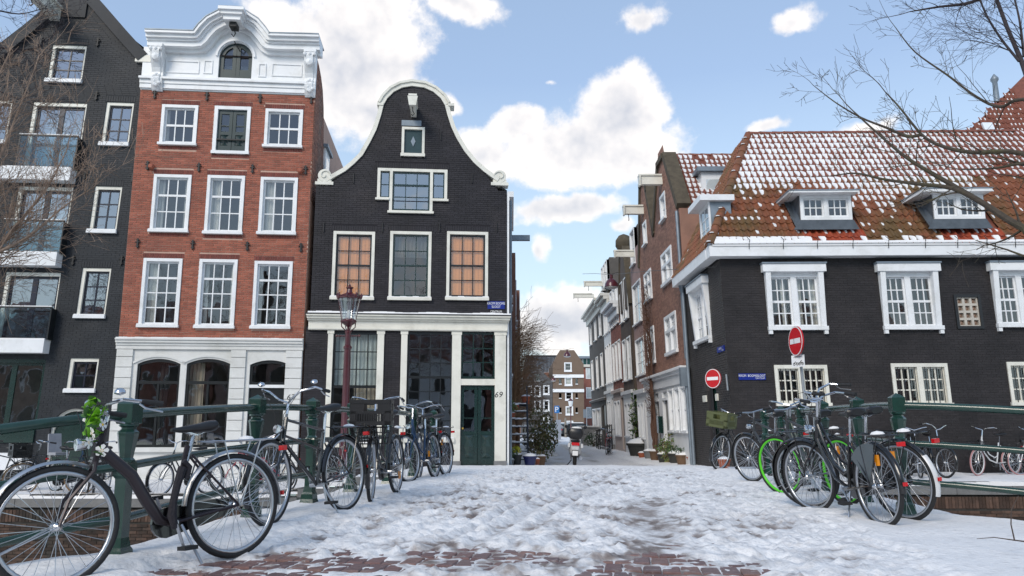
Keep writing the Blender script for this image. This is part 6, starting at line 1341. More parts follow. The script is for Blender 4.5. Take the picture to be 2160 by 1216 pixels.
    if chaincase:
        for y in (-.058,):
            pts = []; A_, B_ = BB, RA
            for i in range(9): a = R(-90)+math.pi*i/8; pts.append((A_.x+.095*math.cos(a), A_.z+.095*math.sin(a)))
            for i in range(9): a = R(90)+math.pi*i/8; pts.append((B_.x+.055*math.cos(a), B_.z+.055*math.sin(a)))
            MB().prism(pts, y-.014, y+.014).build('chain_case', FBLACK, rt, local=True)
    if skirt:
        for y in (-1, 1):
            pts = [(.02, r)]+[((r+.012)*math.cos(a), r+(r+.012)*math.sin(a)) for a in [R(38+66*i/8) for i in range(9)]]
            MB().prism(pts, y*.042-.002, y*.042+.002).build('skirt_guard', mat('grey_guard_plastic', (.10, .12, .13), .4, var=.1), rt, local=True)
    # racks
    if rack:
        rk = MB(); zr = r*2+.085
        for y in (-.06, .06): rk.tube([(.24, y*.7, zr+.01), (.12, y, zr), (-.30, y, zr), (-.36, y*.4, zr+.03)], .0055, 5)
        for x in (.1, -.05, -.2, -.3): rk.tube([(x, -.06, zr), (x, .06, zr)], .0045, 5)
        for y in (-1, 1): rk.tube([(.1, y*.06, zr), (-.0, y*.075, r)], .005, 5); rk.tube([(-.18, y*.06, zr), (-.01, y*.075, r)], .005, 5)
        rk.build('rear_rack', ALU if fend == 'silver' else FBLACK, rt, local=True)
    tl = MB(); tl.box(-(r+.075), -(r+.045), -.03, .03, r*2+.0, r*2+.035) if rack else tl.box(-(r+.055), -(r+.03), -.025, .025, r+.1, r+.16); tl.build('tail_light', REDL, rt, local=True)
    MB().box(-(r+.048), -(r+.036), -.018, .018, r+.03, r+.06).build('rear_reflector', REDL, rt, local=True)
    for wx, TT in ((0, None), (AX.x, TS)):
        rf = MB(TT); a = random.uniform(0, 6); c = (wx+.22*math.cos(a), r+.22*math.sin(a)); rf.box(c[0]-.018, c[0]+.018, -.012, .012, c[1]-.045, c[1]+.045)
        if det and refl and wx == (0 if refl == 1 else AX.x): rf.build('spoke_reflector', AMB, rt, local=True)
    if headlight:
        hl = MB(TS); c = HBt+Vector((.075, 0, .10)) if headlight == 'fork' else HT+Vector((.10, 0, .05)); hl.lathe([(0, -.055), (.02, -.05), (.034, -.01), (.038, .03), (.036, .035), (0, .03)], tuple(c), 12, axis='x'); hl.tube([tuple(c), tuple(HT-ax*.08)], .006, 5); hl.build('headlight', CHROME if det else FBLACK, rt, smooth=True, local=True)
    ks = MB(); ks.tube([BB+Vector((-.06, .03, -.02)), BB+Vector((-.14, .13, -.27))], .009, 6); ks.build('kickstand', ALU, rt, local=True)
    if child_seat:
        cs = MB(); cs.box(-.2, .12, -.14, .14, .80, .86); cs.add([(-.2, -.14, .86), (-.2, .14, .86), (-.26, .13, 1.25), (-.26, -.13, 1.25), (-.14, -.15, .86), (-.14, .15, .86), (-.2, .14, 1.27), (-.2, -.14, 1.27)], [(0, 1, 2, 3), (7, 6, 5, 4), (0, 3, 7, 4), (1, 5, 6, 2), (3, 2, 6, 7)]); cs.build('child_seat', mat('grey_seat_cover', (.28, .29, .32), .8, var=.2, bump=.3, bscale=8), rt, local=True)
    if front_rack or (crate_m and crate_pos == 'front') or basket:
        fk2 = MB(TS); z = .80; x0 = HBt.x+.10
        for y in (-.14, 0, .14): fk2.tube([(x0, y, z), (x0+.30, y, z)], .006, 5)
        for x in (x0, x0+.15, x0+.30): fk2.tube([(x, -.15, z-.008), (x, .15, z-.008)], .005, 5)
        for y in (-1, 1): fk2.tube([(x0+.25, y*.14, z), (AX.x+.0, y*.062, r)], .006, 5); fk2.tube([(x0+.05, y*.14, z), (AX.x-.02, y*.062, r+.05)], .006, 5)
        fk2.build('front_rack', FBLACK, rt, local=True)
    if crate_m:
        L_, W_, H_ = crate_sz
        if crate_pos == 'front': c = (HBt.x+.27, 0, .815); crate(lambda x, y, z: TS(x+c[0], y+c[1], z+c[2]), rt, L_, W_, H_, crate_m)
        else: c = (-.1, 0, r*2+.1); crate(lambda x, y, z: Vector((x+c[0], y+c[1], z+c[2])), rt, L_, W_, H_, crate_m)
    if basket:
        bk = MB(TS); x0 = HBt.x+.08; z0_ = .62; z1_ = .80
        for (z, e) in ((z0_, .0), (z0_+.06, .015), (z0_+.12, .03), (z1_, .045)):
            L2, W2 = .27+e, .36+2*e; bk.tube([(x0-e, -W2/2, z), (x0+L2, -W2/2, z), (x0+L2, W2/2, z), (x0-e, W2/2, z)], .004, 4, closed=True)
        for i in range(13): y = -.18+.36*i/12; bk.tube([(x0+.27, y, z0_), (x0+.315, y*1.22, z1_)], .003, 4); bk.tube([(x0, y, z0_), (x0-.045, y*1.22, z1_)], .003, 4); bk.tube([(x0, y, z0_), (x0+.27, y, z0_)], .003, 4)
        for i in range(8): x = x0+.27*i/7; bk.tube([(x, .18, z0_), (x, .225, z1_)], .003, 4); bk.tube([(x, -.18, z0_), (x, -.225, z1_)], .003, 4)
        bk.build('wire_basket', FBLACK, rt, local=True)
    if snow and det:
        sn = MB(); sn.lathe([(.06, 0), (.045, .018), (.0, .028)], (-.1, .0, r*2+.09), 9) if rack else sn.lathe([(.03, 0), (.0, .015)], (-.0, 0, r*2+.03), 7); sn.build('snow_cap', SNOW, rt, smooth=True, local=True)
    return rt, TS, HT, top, P_
def bk(px, py, d): v = at(px, py, d); return (v.x, v.y)
B1, TS1, HT1, top1, P1_ = bicycle('dark step-through bicycle with flower garland on its handlebar, nearest at the left', bk(502, 1052, 5.43), bk(132, 1120, 4.56), 'swoop', FPLUM, steer=R(-6), lean=R(5), fend='silver', bell=True, saddle_z=.885, headlight='fork', group='bicycles along the left railing', frontfend=True, stem=.07, refl=0, sink=.02)
bicycle('tall black bicycle with double top tube leaning on the left railing', bk(731, 1002, 7.72), bk(560, 1030, 6.6), 'men2', FBLACK, r=.36, steer=R(8), lean=R(4), bar='high', bell=True, saddle_z=1.0, stem=.13, refl=0, group='bicycles along the left railing', chaincase=False)
bicycle('black bicycle carrying a black plastic crate over its front wheel', bk(838, 974, 9.62), bk(783, 985, 8.5), 'oma', FBLACK, steer=R(10), lean=R(3), crate_m=CRATEB, crate_sz=(.32, .42, .27), basket=True, group='bicycles along the left railing')
bicycle('blue bicycle near the far end of the left railing', bk(918, 967, 12.35), bk(866, 969, 11.25), 'oma', FBLUE, steer=R(-12), lean=R(5), fend='black', group='bicycles along the left railing', chaincase=False)
bicycle('dark bicycle standing against the blue bicycle at the left railing', (-1.08, 12.95), (-1.4, 11.9), 'men', FGREYB, steer=R(14), lean=R(4), group='bicycles along the left railing')
# garland on the nearest handlebar
LEAF = mat('garland_leaf', (.16, .40, .02), .4, var=.35, scale=30); PETAL = mat('white_petal', (.78, .78, .74), .5, var=.08); PCEN = mat('flower_centre', (.75, .45, .04), .6); LEAFD = mat('garland_dark_leaf', (.05, .14, .03), .45, var=.3)
rnd = random.Random(5)
gc = Vector((HT1.x+.06, .02, HT1.z+.06))
for i in range(36):
    t = rnd.random(); c = gc+Vector((rnd.uniform(-.035, .045), rnd.uniform(-.045, .045), .11-.36*t*(.35+.65*rnd.random()))); rx, ry, rz = rnd.uniform(-1, 1), rnd.uniform(-1, 1), rnd.uniform(0, 6); s = rnd.uniform(.028, .044); E = Euler((rx, ry, rz)).to_matrix()
    lf_ = MB(lambda x, y, z: TS1(*(c+E @ Vector((x*s, y*s, z*s))))); lf_.add([(-1, 0, 0), (-.45, .55, .12), (.3, .6, .1), (1.1, 0, -.1), (.3, -.6, .1), (-.45, -.55, .12), (.1, 0, -.12)], [(0, 6, 1), (1, 6, 2), (2, 6, 3), (3, 6, 4), (4, 6, 5), (5, 6, 0)]); lf_.build('leaf', LEAF if i % 4 else LEAFD, B1, smooth=True, local=True)
for i in range(7):
    t = i/7; c = gc+Vector((rnd.uniform(-.05, .06), rnd.choice((-1, 1))*rnd.uniform(.03, .06), .05-.36*t)); E = Euler((rnd.uniform(-1.4, 1.4), rnd.uniform(-.6, .6)+1.2, rnd.uniform(0, 6))).to_matrix(); s = rnd.uniform(.028, .036)
    fl = MB(lambda x, y, z: TS1(*(c+E @ Vector((x*s, y*s, z*s)))))
    for k in range(5):
        a = k*2*math.pi/5; q = lambda rr, da, z: (rr*math.cos(a+da), rr*math.sin(a+da), z); fl.add([(0, 0, 0), q(.55, -.5, .12), q(1.05, -.42, .2), q(1.25, 0, .12), q(1.05, .42, .2), q(.55, .5, .12)], [(0, 1, 2, 3, 4, 5)])
    fo = fl.build('flower', PETAL, B1, smooth=True, local=True); MB(lambda x, y, z: TS1(*(c+E @ Vector((x*s, y*s, z*s))))).lathe([(.28, .05), (.2, .2), (0, .24)], (0, 0, 0), 8).build('flower_centre', PCEN, fo, smooth=True, local=True)
# folded chain lock and hanging lock on the nearest bicycle
lk = MB(); lk.tube([(.40, .06, .62), (.44, .07, .52), (.46, .06, .42), (.47, .06, .33), (.45, .06, .25)], [.03, .026, .024, .03, .022], 8); lk.tube([(.40, .07, .66), (.36, .07, .62), (.38, .07, .55)], .02, 7); lk.build('fabric_lock', mat('black_lock_fabric', (.015, .013, .018), .8, bump=.4, bscale=60), B1, smooth=True, local=True)
# right side
GRP = 'bicycles along the right railing'
bicycle('bicycle with olive green plastic crate in front of the arched door', (at(1608, 956, 15.5).x, 15.45), bk(1541, 956, 15.1), 'oma', FBLACK, steer=R(18), lean=R(-4), crate_m=CRATEG, crate_sz=(.34, .44, .28), group=GRP, det=1)
bicycle('bicycle with bright green rims between the black bicycles', (3.47, 8.25), (3.22, 9.32), 'men', FGREYB, r=.35, steer=R(14), lean=R(-5), rimm=GREENRIM, bar='flat', fend=None, rack=False, group=GRP, chaincase=False, headlight=None, saddle_z=.95, front_rack=False)
bicycle('black step-through bicycle with amber reflector, foremost at the right railing', bk(1856, 1019, 6.75), bk(1716, 994, 7.85), 'oma', FBLACK, steer=R(16), lean=R(-4), skirt=True, bar='oma', group=GRP, front_rack=True, sink=.02)
bicycle('black bicycle with white mudguard tail beside the right railing post', bk(1908, 1016, 7.0), bk(1684, 987, 8.2), 'oma', FBLACK, steer=R(20), lean=R(-6), white_tail=True, bar='high', group=GRP, skirt=False)
bicycle('dark bicycle half hidden behind the green rimmed bicycle', (3.78, 9.2), (3.62, 10.25), 'oma', FGREEN, steer=R(-10), lean=R(-5), group=GRP, chaincase=True)
bicycle('dark grey bicycle against the right railing beyond the green rims', (3.72, 10.4), (3.5, 11.5), 'men', FGREYB, steer=R(12), lean=R(-5), group=GRP, bar='flat', refl=0)
# quay bicycles, left and right
QL = 'bicycles on the left quay'
bicycle('bicycle with black crate and tan tyres on the left quay', bk(172, 1020, 17.0), bk(92, 1020, 16.6), 'oma', FGREYB, steer=R(10), tyre=TYRET, crate_m=CRATEB, det=0, group=QL)
bicycle('bicycle with grey child seat on the left quay', bk(118, 1015, 17.6), bk(178, 1015, 17.1), 'oma', FBLUE, steer=R(-20), child_seat=True, det=0, group=QL)
bicycle('small dark bicycle at the left edge on the quay', bk(52, 1020, 17.8), bk(-30, 1020, 17.6), 'men', FBLACK, det=0, group=QL)
bicycle('bicycle with wire basket on the left quay', bk(226, 1012, 17.4), bk(200, 1015, 16.4), 'oma', FGREYB, steer=R(12), basket=True, det=0, group=QL)
bicycle('bicycle on the left quay behind the garlanded bicycle saddle', bk(440, 1010, 17.0), bk(385, 1010, 16.5), 'oma', FGREYB, steer=R(12), det=0, group=QL)
bicycle('black bicycle on the left quay below the number 67', bk(700, 1000, 17.3), bk(645, 1000, 16.9), 'oma', FBLACK, steer=R(-10), det=0, group=QL)
bicycle('red brown bicycle parked on the left quay behind the tall black bicycle', bk(590, 1004, 17.4), bk(520, 1004, 17.2), 'men', FRED, det=0, group=QL)
QR = 'bicycles on the right quay'
bicycle('white bicycle with pink tyres on the right quay', bk(2134, 983, 18.9), bk(2044, 978, 18.5), 'oma', FWHITE, r=.32, steer=R(14), tyre=TYREP, rimm=FWHITE, fend=None, det=0, group=QR, basket=True)
bicycle('dark bicycle with chrome bars by the wall left of the white bicycle', bk(1955, 975, 18.9), bk(1984, 973, 18.0), 'oma', FBLACK, steer=R(20), det=0, group=QR, bar='high')
bicycle('white bicycle cut by the right edge on the quay', bk(2235, 983, 18.9), bk(2150, 980, 18.7), 'oma', FWHITE, r=.33, det=0, group=QR, tyre=TYREP)
bicycle('black crate bicycle on the right quay behind the railing post', bk(1920, 978, 18.6), bk(1938, 975, 17.6), 'oma', FBLACK, crate_m=CRATEB, crate_pos='rear', det=0, group=QR)
QA = 'bicycles in the alley'
for i, (x, d, lb, m_) in enumerate(((4.42, 36.0, 'red bicycle leaning by the black stair rail in the alley', FRED), (4.62, 37.0, 'dark bicycle behind the red bicycle in the alley', FBLACK))): bicycle(lb, (x, d), (x-.25, d-1.1), 'oma', m_, det=0, group=QA, steer=R(15))
bicycle('dark bicycle parked beyond the green shrub in the alley', (.95, 43), (1.95, 42.6), 'men', FBLACK, det=0, group=QA); bicycle('purple grey bicycle parked beside the shrub in the alley', (.6, 41.5), (1.6, 41.2), 'oma', FPLUM, det=0, group=QA)

# ================================================================== RAILINGS
RAILG = mat('railing_green_paint', (.010, .042, .031), .24, var=.22, scale=9, coat=.35, bump=.06, bscale=30, col2=(.02, .05, .042), c2s=5)
pm = MB(); sq = lambda half: half*math.sqrt(2)*.72
pm.lathe([(sq(.0001), .115), (sq(.074), .078), (sq(.080), .07), (sq(.080), -.055), (sq(.074), -.062)], (0, 0, 0), 4, a0=R(45))
pm.lathe([(.062, -.06), (.064, -.075), (.048, -.085), (.048, -.098), (.068, -.115), (.070, -.125), (.066, -.14), (.046, -.27), (.044, -.285), (.058, -.30), (.060, -.315)], (0, 0, 0), 8, a0=R(22.5))
pm.lathe([(sq(.066), -.31), (sq(.072), -.325), (sq(.074), -.40), (sq(.056), -.42), (sq(.054), -.46), (sq(.056), -.80), (sq(.07), -.86), (sq(.085), -.88), (sq(.09), -.93), (sq(.115), -1.0), (sq(.12), -1.02), (sq(.12), -1.35)], (0, 0, 0), 4, a0=R(45))
POST = bpy.data.meshes.new('post'); POST.from_pydata(pm.v, [], pm.f); POST.materials.append(RAILG)
def railing(label, pts, posts):
    pts = [Vector((x, d, EYE+z)) for x, d, z in pts]; p0 = Vector((pts[posts[0]].x, pts[posts[0]].y, G(pts[posts[0]].x, pts[posts[0]].y))); r = empty('bridge_railing', p0, label, 'railing', 'green bridge railings')
    for i in posts:
        p = pts[i]; o = link('post', POST, r); o.location = p-p0; a = pts[min(i+1, len(pts)-1)]-p; o.rotation_euler = (0, 0, math.atan2(a.y, a.x)-math.pi/2)
    for i in range(len(pts)-1):
        a, b = pts[i], pts[i+1]; bend = Vector((0, 0, 0))
        for k, (dz, rr) in enumerate(((0, .034), (-.34, .028), (-.68, .028))):
            o_ = Vector((0, 0, dz)); MB().tube([a+o_, a.lerp(b, .33)+o_+Vector((0, 0, .006)), a.lerp(b, .66)+o_+Vector((0, 0, .006)), b+o_], rr, 10).build('rail', RAILG, r, smooth=True)
    return r
railing('green iron railing with square posts along the left side of the bridge', [(-5.2, 2.9, -.22), (-3.9, 4.05, -.12), (-3.12, 4.78, -.035), (-2.59, 5.3, .06), (-2.3, 7.05, .145), (-2.115, 8.3, .16), (-1.93, 9.5, .16), (-1.71, 10.9, .155), (-1.53, 12.2, .14), (-1.35, 13.5, .125)], [3, 4, 5, 6, 7, 8, 9])
railing('green iron railing with square posts along the right side of the bridge', [(6.6, 5.5, -.06), (5.3, 6.15, .04), (4.45, 6.62, .10), (3.55, 7.2, .165), (3.69, 8.35, .172), (3.84, 9.65, .17), (3.98, 10.8, .165), (4.12, 12.0, .155), (4.26, 13.2, .13)], [3, 4, 5, 6, 7, 8])

# ================================================================== STREET LAMP
MAROON = mat('maroon_paint', (.075, .010, .016), .3, var=.2, scale=10, coat=.3); LGLASS = glass('lantern_glass', (.86, .89, .90), 2.3, .0)
lp = at(724, 985, 18.2); zb = G(lp.x, lp.y); ztop = at(731, 602, 18.2).z; lamp = empty('street_lamp', (lp.x, lp.y, zb), 'maroon crown lantern lamp post with clear glass before the black gable house', 'street lamp')
u_ = 18.0/1628; z = lambda py: at(731, py, 18.2).z; T_ = lambda x, y, zz: Vector((lp.x+x, lp.y+y, zz))
mb = MB(T_); mb.lathe([(.17, zb-.1), (.17, zb+.25), (.12, zb+.32), (.11, zb+.9), (.125, zb+.95), (.09, zb+1.05), (.082, z(760)), (.075, z(738)), (.1, z(736)), (.1, z(732)), (.066, z(729)), (.06, z(704)), (.075, z(703)), (.075, z(700)), (.04, z(699))], (0, 0, 0), 16); mb.build('lamp_post', MAROON, lamp, smooth=True)
mb = MB(T_); mb.tube([(-.27, 0, z(709)), (.27, 0, z(709))], .014, 7)
for s in (-1, 1): mb.lathe([(0, -.03), (.03, -.015), (.03, .015), (0, .03)], (s*.27, 0, z(709)), 8, axis='x')
mb.build('ladder_bar', MAROON, lamp, smooth=True)
for k in range(4): a = k*math.pi/2+.6; mb = MB(T_); mb.tube([(.05*math.cos(a), .05*math.sin(a), z(700)), (.17*math.cos(a), .17*math.sin(a), z(690)), (.175*math.cos(a), .175*math.sin(a), z(681))], .013, 6); mb.build('bracket', MAROON, lamp, smooth=True)
MB(T_).lathe([(.02, z(700)), (.035, z(690)), (.19, z(680)), (.19, z(677)), (.10, z(672)), (0, z(671))], (0, 0, 0), 20).build('lantern_dish', MAROON, lamp, smooth=True)
MB(T_).lathe([(.165, z(675)), (.19, z(660)), (.265, z(630))], (0, 0, 0), 24, cap=False).build('lantern_glass', LGLASS, lamp, smooth=True)
MB(T_).lathe([(.03, z(675)), (.045, z(668)), (.05, z(660)), (.03, z(655)), (0, z(654))], (0, 0, 0), 10).build('bulb', mat('frosted_bulb', (.75, .75, .72), .3), lamp, smooth=True)
mb = MB(T_); mb.lathe([(.27, z(632)), (.29, z(631)), (.29, z(628)), (.2, z(623)), (.09, z(619)), (.07, z(618)), (.055, z(610)), (.09, z(608.5)), (.09, z(607)), (.02, z(604)), (.025, z(602)), (.0, z(599))], (0, 0, 0), 20); mb.build('lantern_roof', MAROON, lamp, smooth=True)
for k in range(8):
    a = k*math.pi/4; c = (.28*math.cos(a), .28*math.sin(a)); mb = MB(T_); mb.tube([(c[0], c[1], z(631)), (c[0]*1.05, c[1]*1.05, z(624)), (c[0]*1.02, c[1]*1.02, z(619.5))], [.02, .028, .008], 6); b = (k+.5)*math.pi/4; mb.tube([(.285*math.cos(a+.12), .285*math.sin(a+.12), z(628)), (.285*math.cos(b), .285*math.sin(b), z(626)), (.285*math.cos(a+.66), .285*math.sin(a+.66), z(628))], .012, 5); mb.build('crown_ornament', MAROON, lamp, smooth=True)
for k in range(4): a = k*math.pi/2+.6; MB(T_).tube([(.175*math.cos(a), .175*math.sin(a), z(677)), (.285*math.cos(a), .285*math.sin(a), z(631))], .008, 5).build('glazing_rod', MAROON, lamp)

# ================================================================== TRAFFIC SIGNS
SRED = mat('sign_red', (.52, .006, .012), .35, var=.1); SWHT = mat('sign_white', (.78, .78, .78), .35, var=.05); SGREY = mat('galvanised_steel', (.36, .38, .40), .4, .6, var=.15)
def no_entry(c, ang, rad, parent):
    F = Facade((c.x, c.y), ang, c.z); cir = lambda r_: [(r_*math.cos(a*math.pi/18), r_*math.sin(a*math.pi/18)) for a in range(36)]
    b = MB(F.P).prism(cir(rad), -.012, .006).build('disc_rim', SWHT, parent); d = MB(F.P).prism(cir(rad*.93), .007, .010).build('disc', SRED, parent); MB(F.P).box(-rad*.74, rad*.74, .011, .014, -rad*.17, rad*.17).build('white_bar', SWHT, d)
    ring = MB(F.P); ring.add([(rad*1.02*math.cos(a*math.pi/18), -.03, rad*1.02*math.sin(a*math.pi/18)) for a in range(36)]+[(rad*1.02*math.cos(a*math.pi/18), .003, rad*1.02*math.sin(a*math.pi/18)) for a in range(36)], [(i, (i+1) % 36, (i+1) % 36+36, i+36) for i in range(36)]); ring.build('disc_edge', SRED, parent, smooth=True); return F
c = at(1678, 720, 16.3); base = at(1716, 985, 16.5); gb = G(base.x, base.y)
ns = empty('no_entry_sign', (base.x, base.y, gb), 'round red no entry sign on leaning grey post with white plate beneath', 'sign', 'no entry signs'); no_entry(c, R(-84), .31, ns)
t1 = at(1681, 690, 16.42); MB().tube([(base.x, base.y, gb-.1), tuple(at(1698, 850, 16.46)), tuple(t1)], .03, 10).build('post', SGREY, ns, smooth=True)
c2 = at(1683.5, 762, 16.33); F = Facade((c2.x, c2.y), R(-62), c2.z); pl = MB(F.P).box(-.17, .17, -.004, .006, -.125, .125).build('sub_plate', SWHT, ns)
text('uitgezonderd', F, 0, .06, .05, .009, INK, pl, sx=.75)
ic = MB(F.P)
for x in (-.1, -.02, .04, .12): ic.tube([(x+.026*math.cos(a*.63), .01, -.06+.026*math.sin(a*.63)) for a in range(10)], .006, 4, closed=True)
ic.tube([(-.1, .01, -.06), (-.07, .01, -.01), (-.02, .01, -.06)], .006, 4); ic.tube([(.04, .01, -.06), (.07, .01, -.02), (.10, .01, .01)], .008, 4); ic.tube([(.07, .01, -.02), (.12, .01, -.06)], .008, 4); ic.build('symbol', INK, pl)
MB().box(c.x-.02, c.x+.09, c.y+.03, c.y+.07, c.z-.05, c.z+.05).build('clamp', SGREY, ns)
c = at(1503.5, 799, 19.2); n2 = empty('no_entry_sign', (c.x, c.y, c.z-.3), 'round red no entry sign on wall bracket by the arched door', 'sign', 'no entry signs'); no_entry(c, R(-54), .235, n2)
w0 = at(1521, 806, 19.55); MB().tube([tuple(c+Vector((.05, .05, -.07))), tuple(w0)], .016, 7).build('arm', SGREY, n2); MB().tube([tuple(at(1531.5, 790, 19.46)), tuple(at(1535, 824, 19.46))], .022, 7).build('wall_bar', SGREY, n2)

# ================================================================== SCOOTER
sc = at(1212, 988, 24.6); gs = G(sc.x, sc.y)+.0; sco = empty('scooter', (sc.x, sc.y, gs), 'white motor scooter with round black top case seen from behind in the alley', 'scooter'); sco.rotation_euler = (0, R(3), R(-4))
SWHITE = mat('scooter_white', (.60, .61, .62), .25, var=.06, coat=.4); DPL = mat('dark_plastic', (.012, .012, .014), .35, var=.15)
def W(c, r_, tw, nm):
    o = MB(lambda x, y, z: Vector((x, y, z))); o.tube([(tw*0, c[1]+(r_-tw)*math.cos(a*.2618), c[2]+(r_-tw)*math.sin(a*.2618)) for a in range(24)], tw, 10, closed=True); wo = o.build(nm, RUBBER, sco, smooth=True, local=True); MB().lathe([(0, -.04), (.12, -.04), (.13, 0), (.12, .04), (0, .04)], c, 16, axis='x').build('rim', ALU, wo, local=True)
W((0, 0, .23), .23, .06, 'rear_wheel'); W((0, 1.25, .23), .23, .055, 'front_wheel')
def loft(secs, n=14):
    vs_ = []; 
    for (y, z, w, h) in secs:
        for i in range(n): a = 2*math.pi*i/n; ca_, sa_ = math.cos(a), math.sin(a); vs_.append((w*abs(ca_)**.7*(1 if ca_ > 0 else -1), y, z+h*abs(sa_)**.7*(1 if sa_ > 0 else -1)))
    k = len(secs); return vs_, [(j*n+i, j*n+(i+1) % n, (j+1)*n+(i+1) % n, (j+1)*n+i) for j in range(k-1) for i in range(n)]+[tuple(range(n-1, -1, -1)), tuple(range((k-1)*n, k*n))]
MB().add(*loft([(-.32, .60, .10, .10), (-.25, .58, .15, .17), (-.05, .55, .19, .2), (.25, .5, .2, .2), (.45, .42, .16, .14)])).build('body', SWHITE, sco, smooth=True, local=True)
MB().add(*loft([(-.28, .77, .11, .04), (-.1, .79, .15, .055), (.3, .77, .14, .05), (.5, .72, .1, .04)])).build('seat', SADDLE, sco, smooth=True, local=True)
MB().add(*loft([(1.0, .35, .12, .1), (.9, .55, .19, .22), (.82, .8, .18, .18), (.78, .98, .1, .06)])).build('leg_shield', SWHITE, sco, smooth=True, local=True); MB().box(-.14, .14, .4, .95, .27, .31).build('footboard', DPL, sco, local=True)
hbm = MB(); hbm.tube([(-.34, .72, 1.0), (-.15, .8, 1.02), (.15, .8, 1.02), (.34, .72, 1.0)], .016, 7); hbm.build('handlebar', DPL, sco, smooth=True, local=True)
for s in (-1, 1): mm = MB(); mm.tube([(s*.22, .78, 1.02), (s*.3, .74, 1.18)], .006, 5); mm.lathe([(0, -.015), (.05, -.012), (.055, .01), (0, .012)], (s*.31, .73, 1.22), 12, axis='y'); mm.build('mirror', DPL, sco, smooth=True, local=True)
tc = MB().add(*loft([(-.52, 1.02, .12, .1), (-.48, 1.02, .21, .16), (-.3, 1.02, .25, .185), (-.12, 1.02, .22, .17), (-.06, 1.02, .14, .1)])).build('top_case', DPL, sco, smooth=True, local=True); sn = MB(); sn.lathe([(.17, 0), (.14, .035), (.05, .05), (0, .052)], (0.02, -.3, 1.185), 12); sn.build('snow_cap', SNOW, tc, smooth=True, local=True)
MB().box(-.12, .12, -.36, -.30, .66, .75).build('tail_light', REDL, sco, local=True)
for s in (-1, 1): MB().box(s*.2-.035, s*.2+.035, -.3, -.2, .6, .72).build('indicator', AMB if s > 2 else SWHITE, sco, local=True); MB().tube([(s*.14, -.1, .45), (s*.12, .0, .24)], .025, 7).build('shock_absorber', ALU, sco, local=True)
MB().add([(-.1, -.36, .52), (.1, -.36, .52), (.09, -.4, .34), (-.09, -.4, .34), (-.1, -.34, .52), (.1, -.34, .52), (.09, -.38, .34), (-.09, -.38, .34)], [(0, 1, 2, 3), (7, 6, 5, 4), (0, 4, 5, 1), (2, 6, 7, 3)]).build('rear_mudguard', DPL, sco, local=True); MB().box(-.085, .085, -.415, -.40, .36, .5).build('number_plate', SWHT, sco, local=True)
MB().tube([(.17, -.15, .28), (.17, .25, .26)], .06, 10).build('exhaust', ALU, sco, smooth=True, local=True); MB().tube([(-.1, .2, .2), (-.26, .1, .0)], .015, 6).build('side_stand', DPL, sco, local=True)

# ================================================================== STAIR, POTS, SHRUBS
TERRA = mat('terracotta', (.34, .095, .045), .8, var=.25, scale=12); PBLUE = mat('blue_glaze', (.02, .025, .10), .25, var=.2); PDARK = mat('dark_planter', (.03, .03, .028), .7, var=.2); PGREY = mat('grey_pot', (.16, .16, .16), .7, var=.2); WOODP = mat('brown_planter', (.12, .07, .04), .8, var=.25)
STEEL = mat('dark_steel', (.03, .034, .045), .5, .3, var=.2)
GRN = mat('shrub_leaf', (.11, .17, .045), .6, var=.4, scale=9); GRND = mat('dark_shrub_leaf', (.035, .075, .028), .6, var=.4, scale=9); GRNY = mat('olive_shrub_leaf', (.19, .16, .06), .65, var=.35, scale=9); YEL = mat('yellow_leaf', (.45, .42, .03), .6, var=.3)
def leaves(T, n, rx, ry, rz, s, seed, fill=.35, up=0.):
    rn = random.Random(seed); mb = MB(T)
    cl = [(rn.gauss(0, .5), rn.gauss(0, .5), rn.gauss(0, .5)) for _ in range(14)]
    for i in range(n):
        c0 = rn.choice(cl); c = [max(-1, min(1, c0[k]+rn.gauss(0, fill))) for k in range(3)]
        if sum(q*q for q in c) > 1.15: continue
        p = Vector((c[0]*rx, c[1]*ry, c[2]*rz)); E = Euler((rn.uniform(-1.2, 1.2), rn.uniform(-1.2, 1.2)-up, rn.uniform(0, 6.3))).to_matrix(); k = s*rn.uniform(.6, 1.3)
        mb.add([tuple(p+E @ Vector(q)) for q in ((-k, 0, 0), (-.1*k, .42*k, .05*k), (k, 0, -.1*k), (-.1*k, -.42*k, .05*k))], [(0, 1, 2), (0, 2, 3)])
    return mb
POTI = [0]
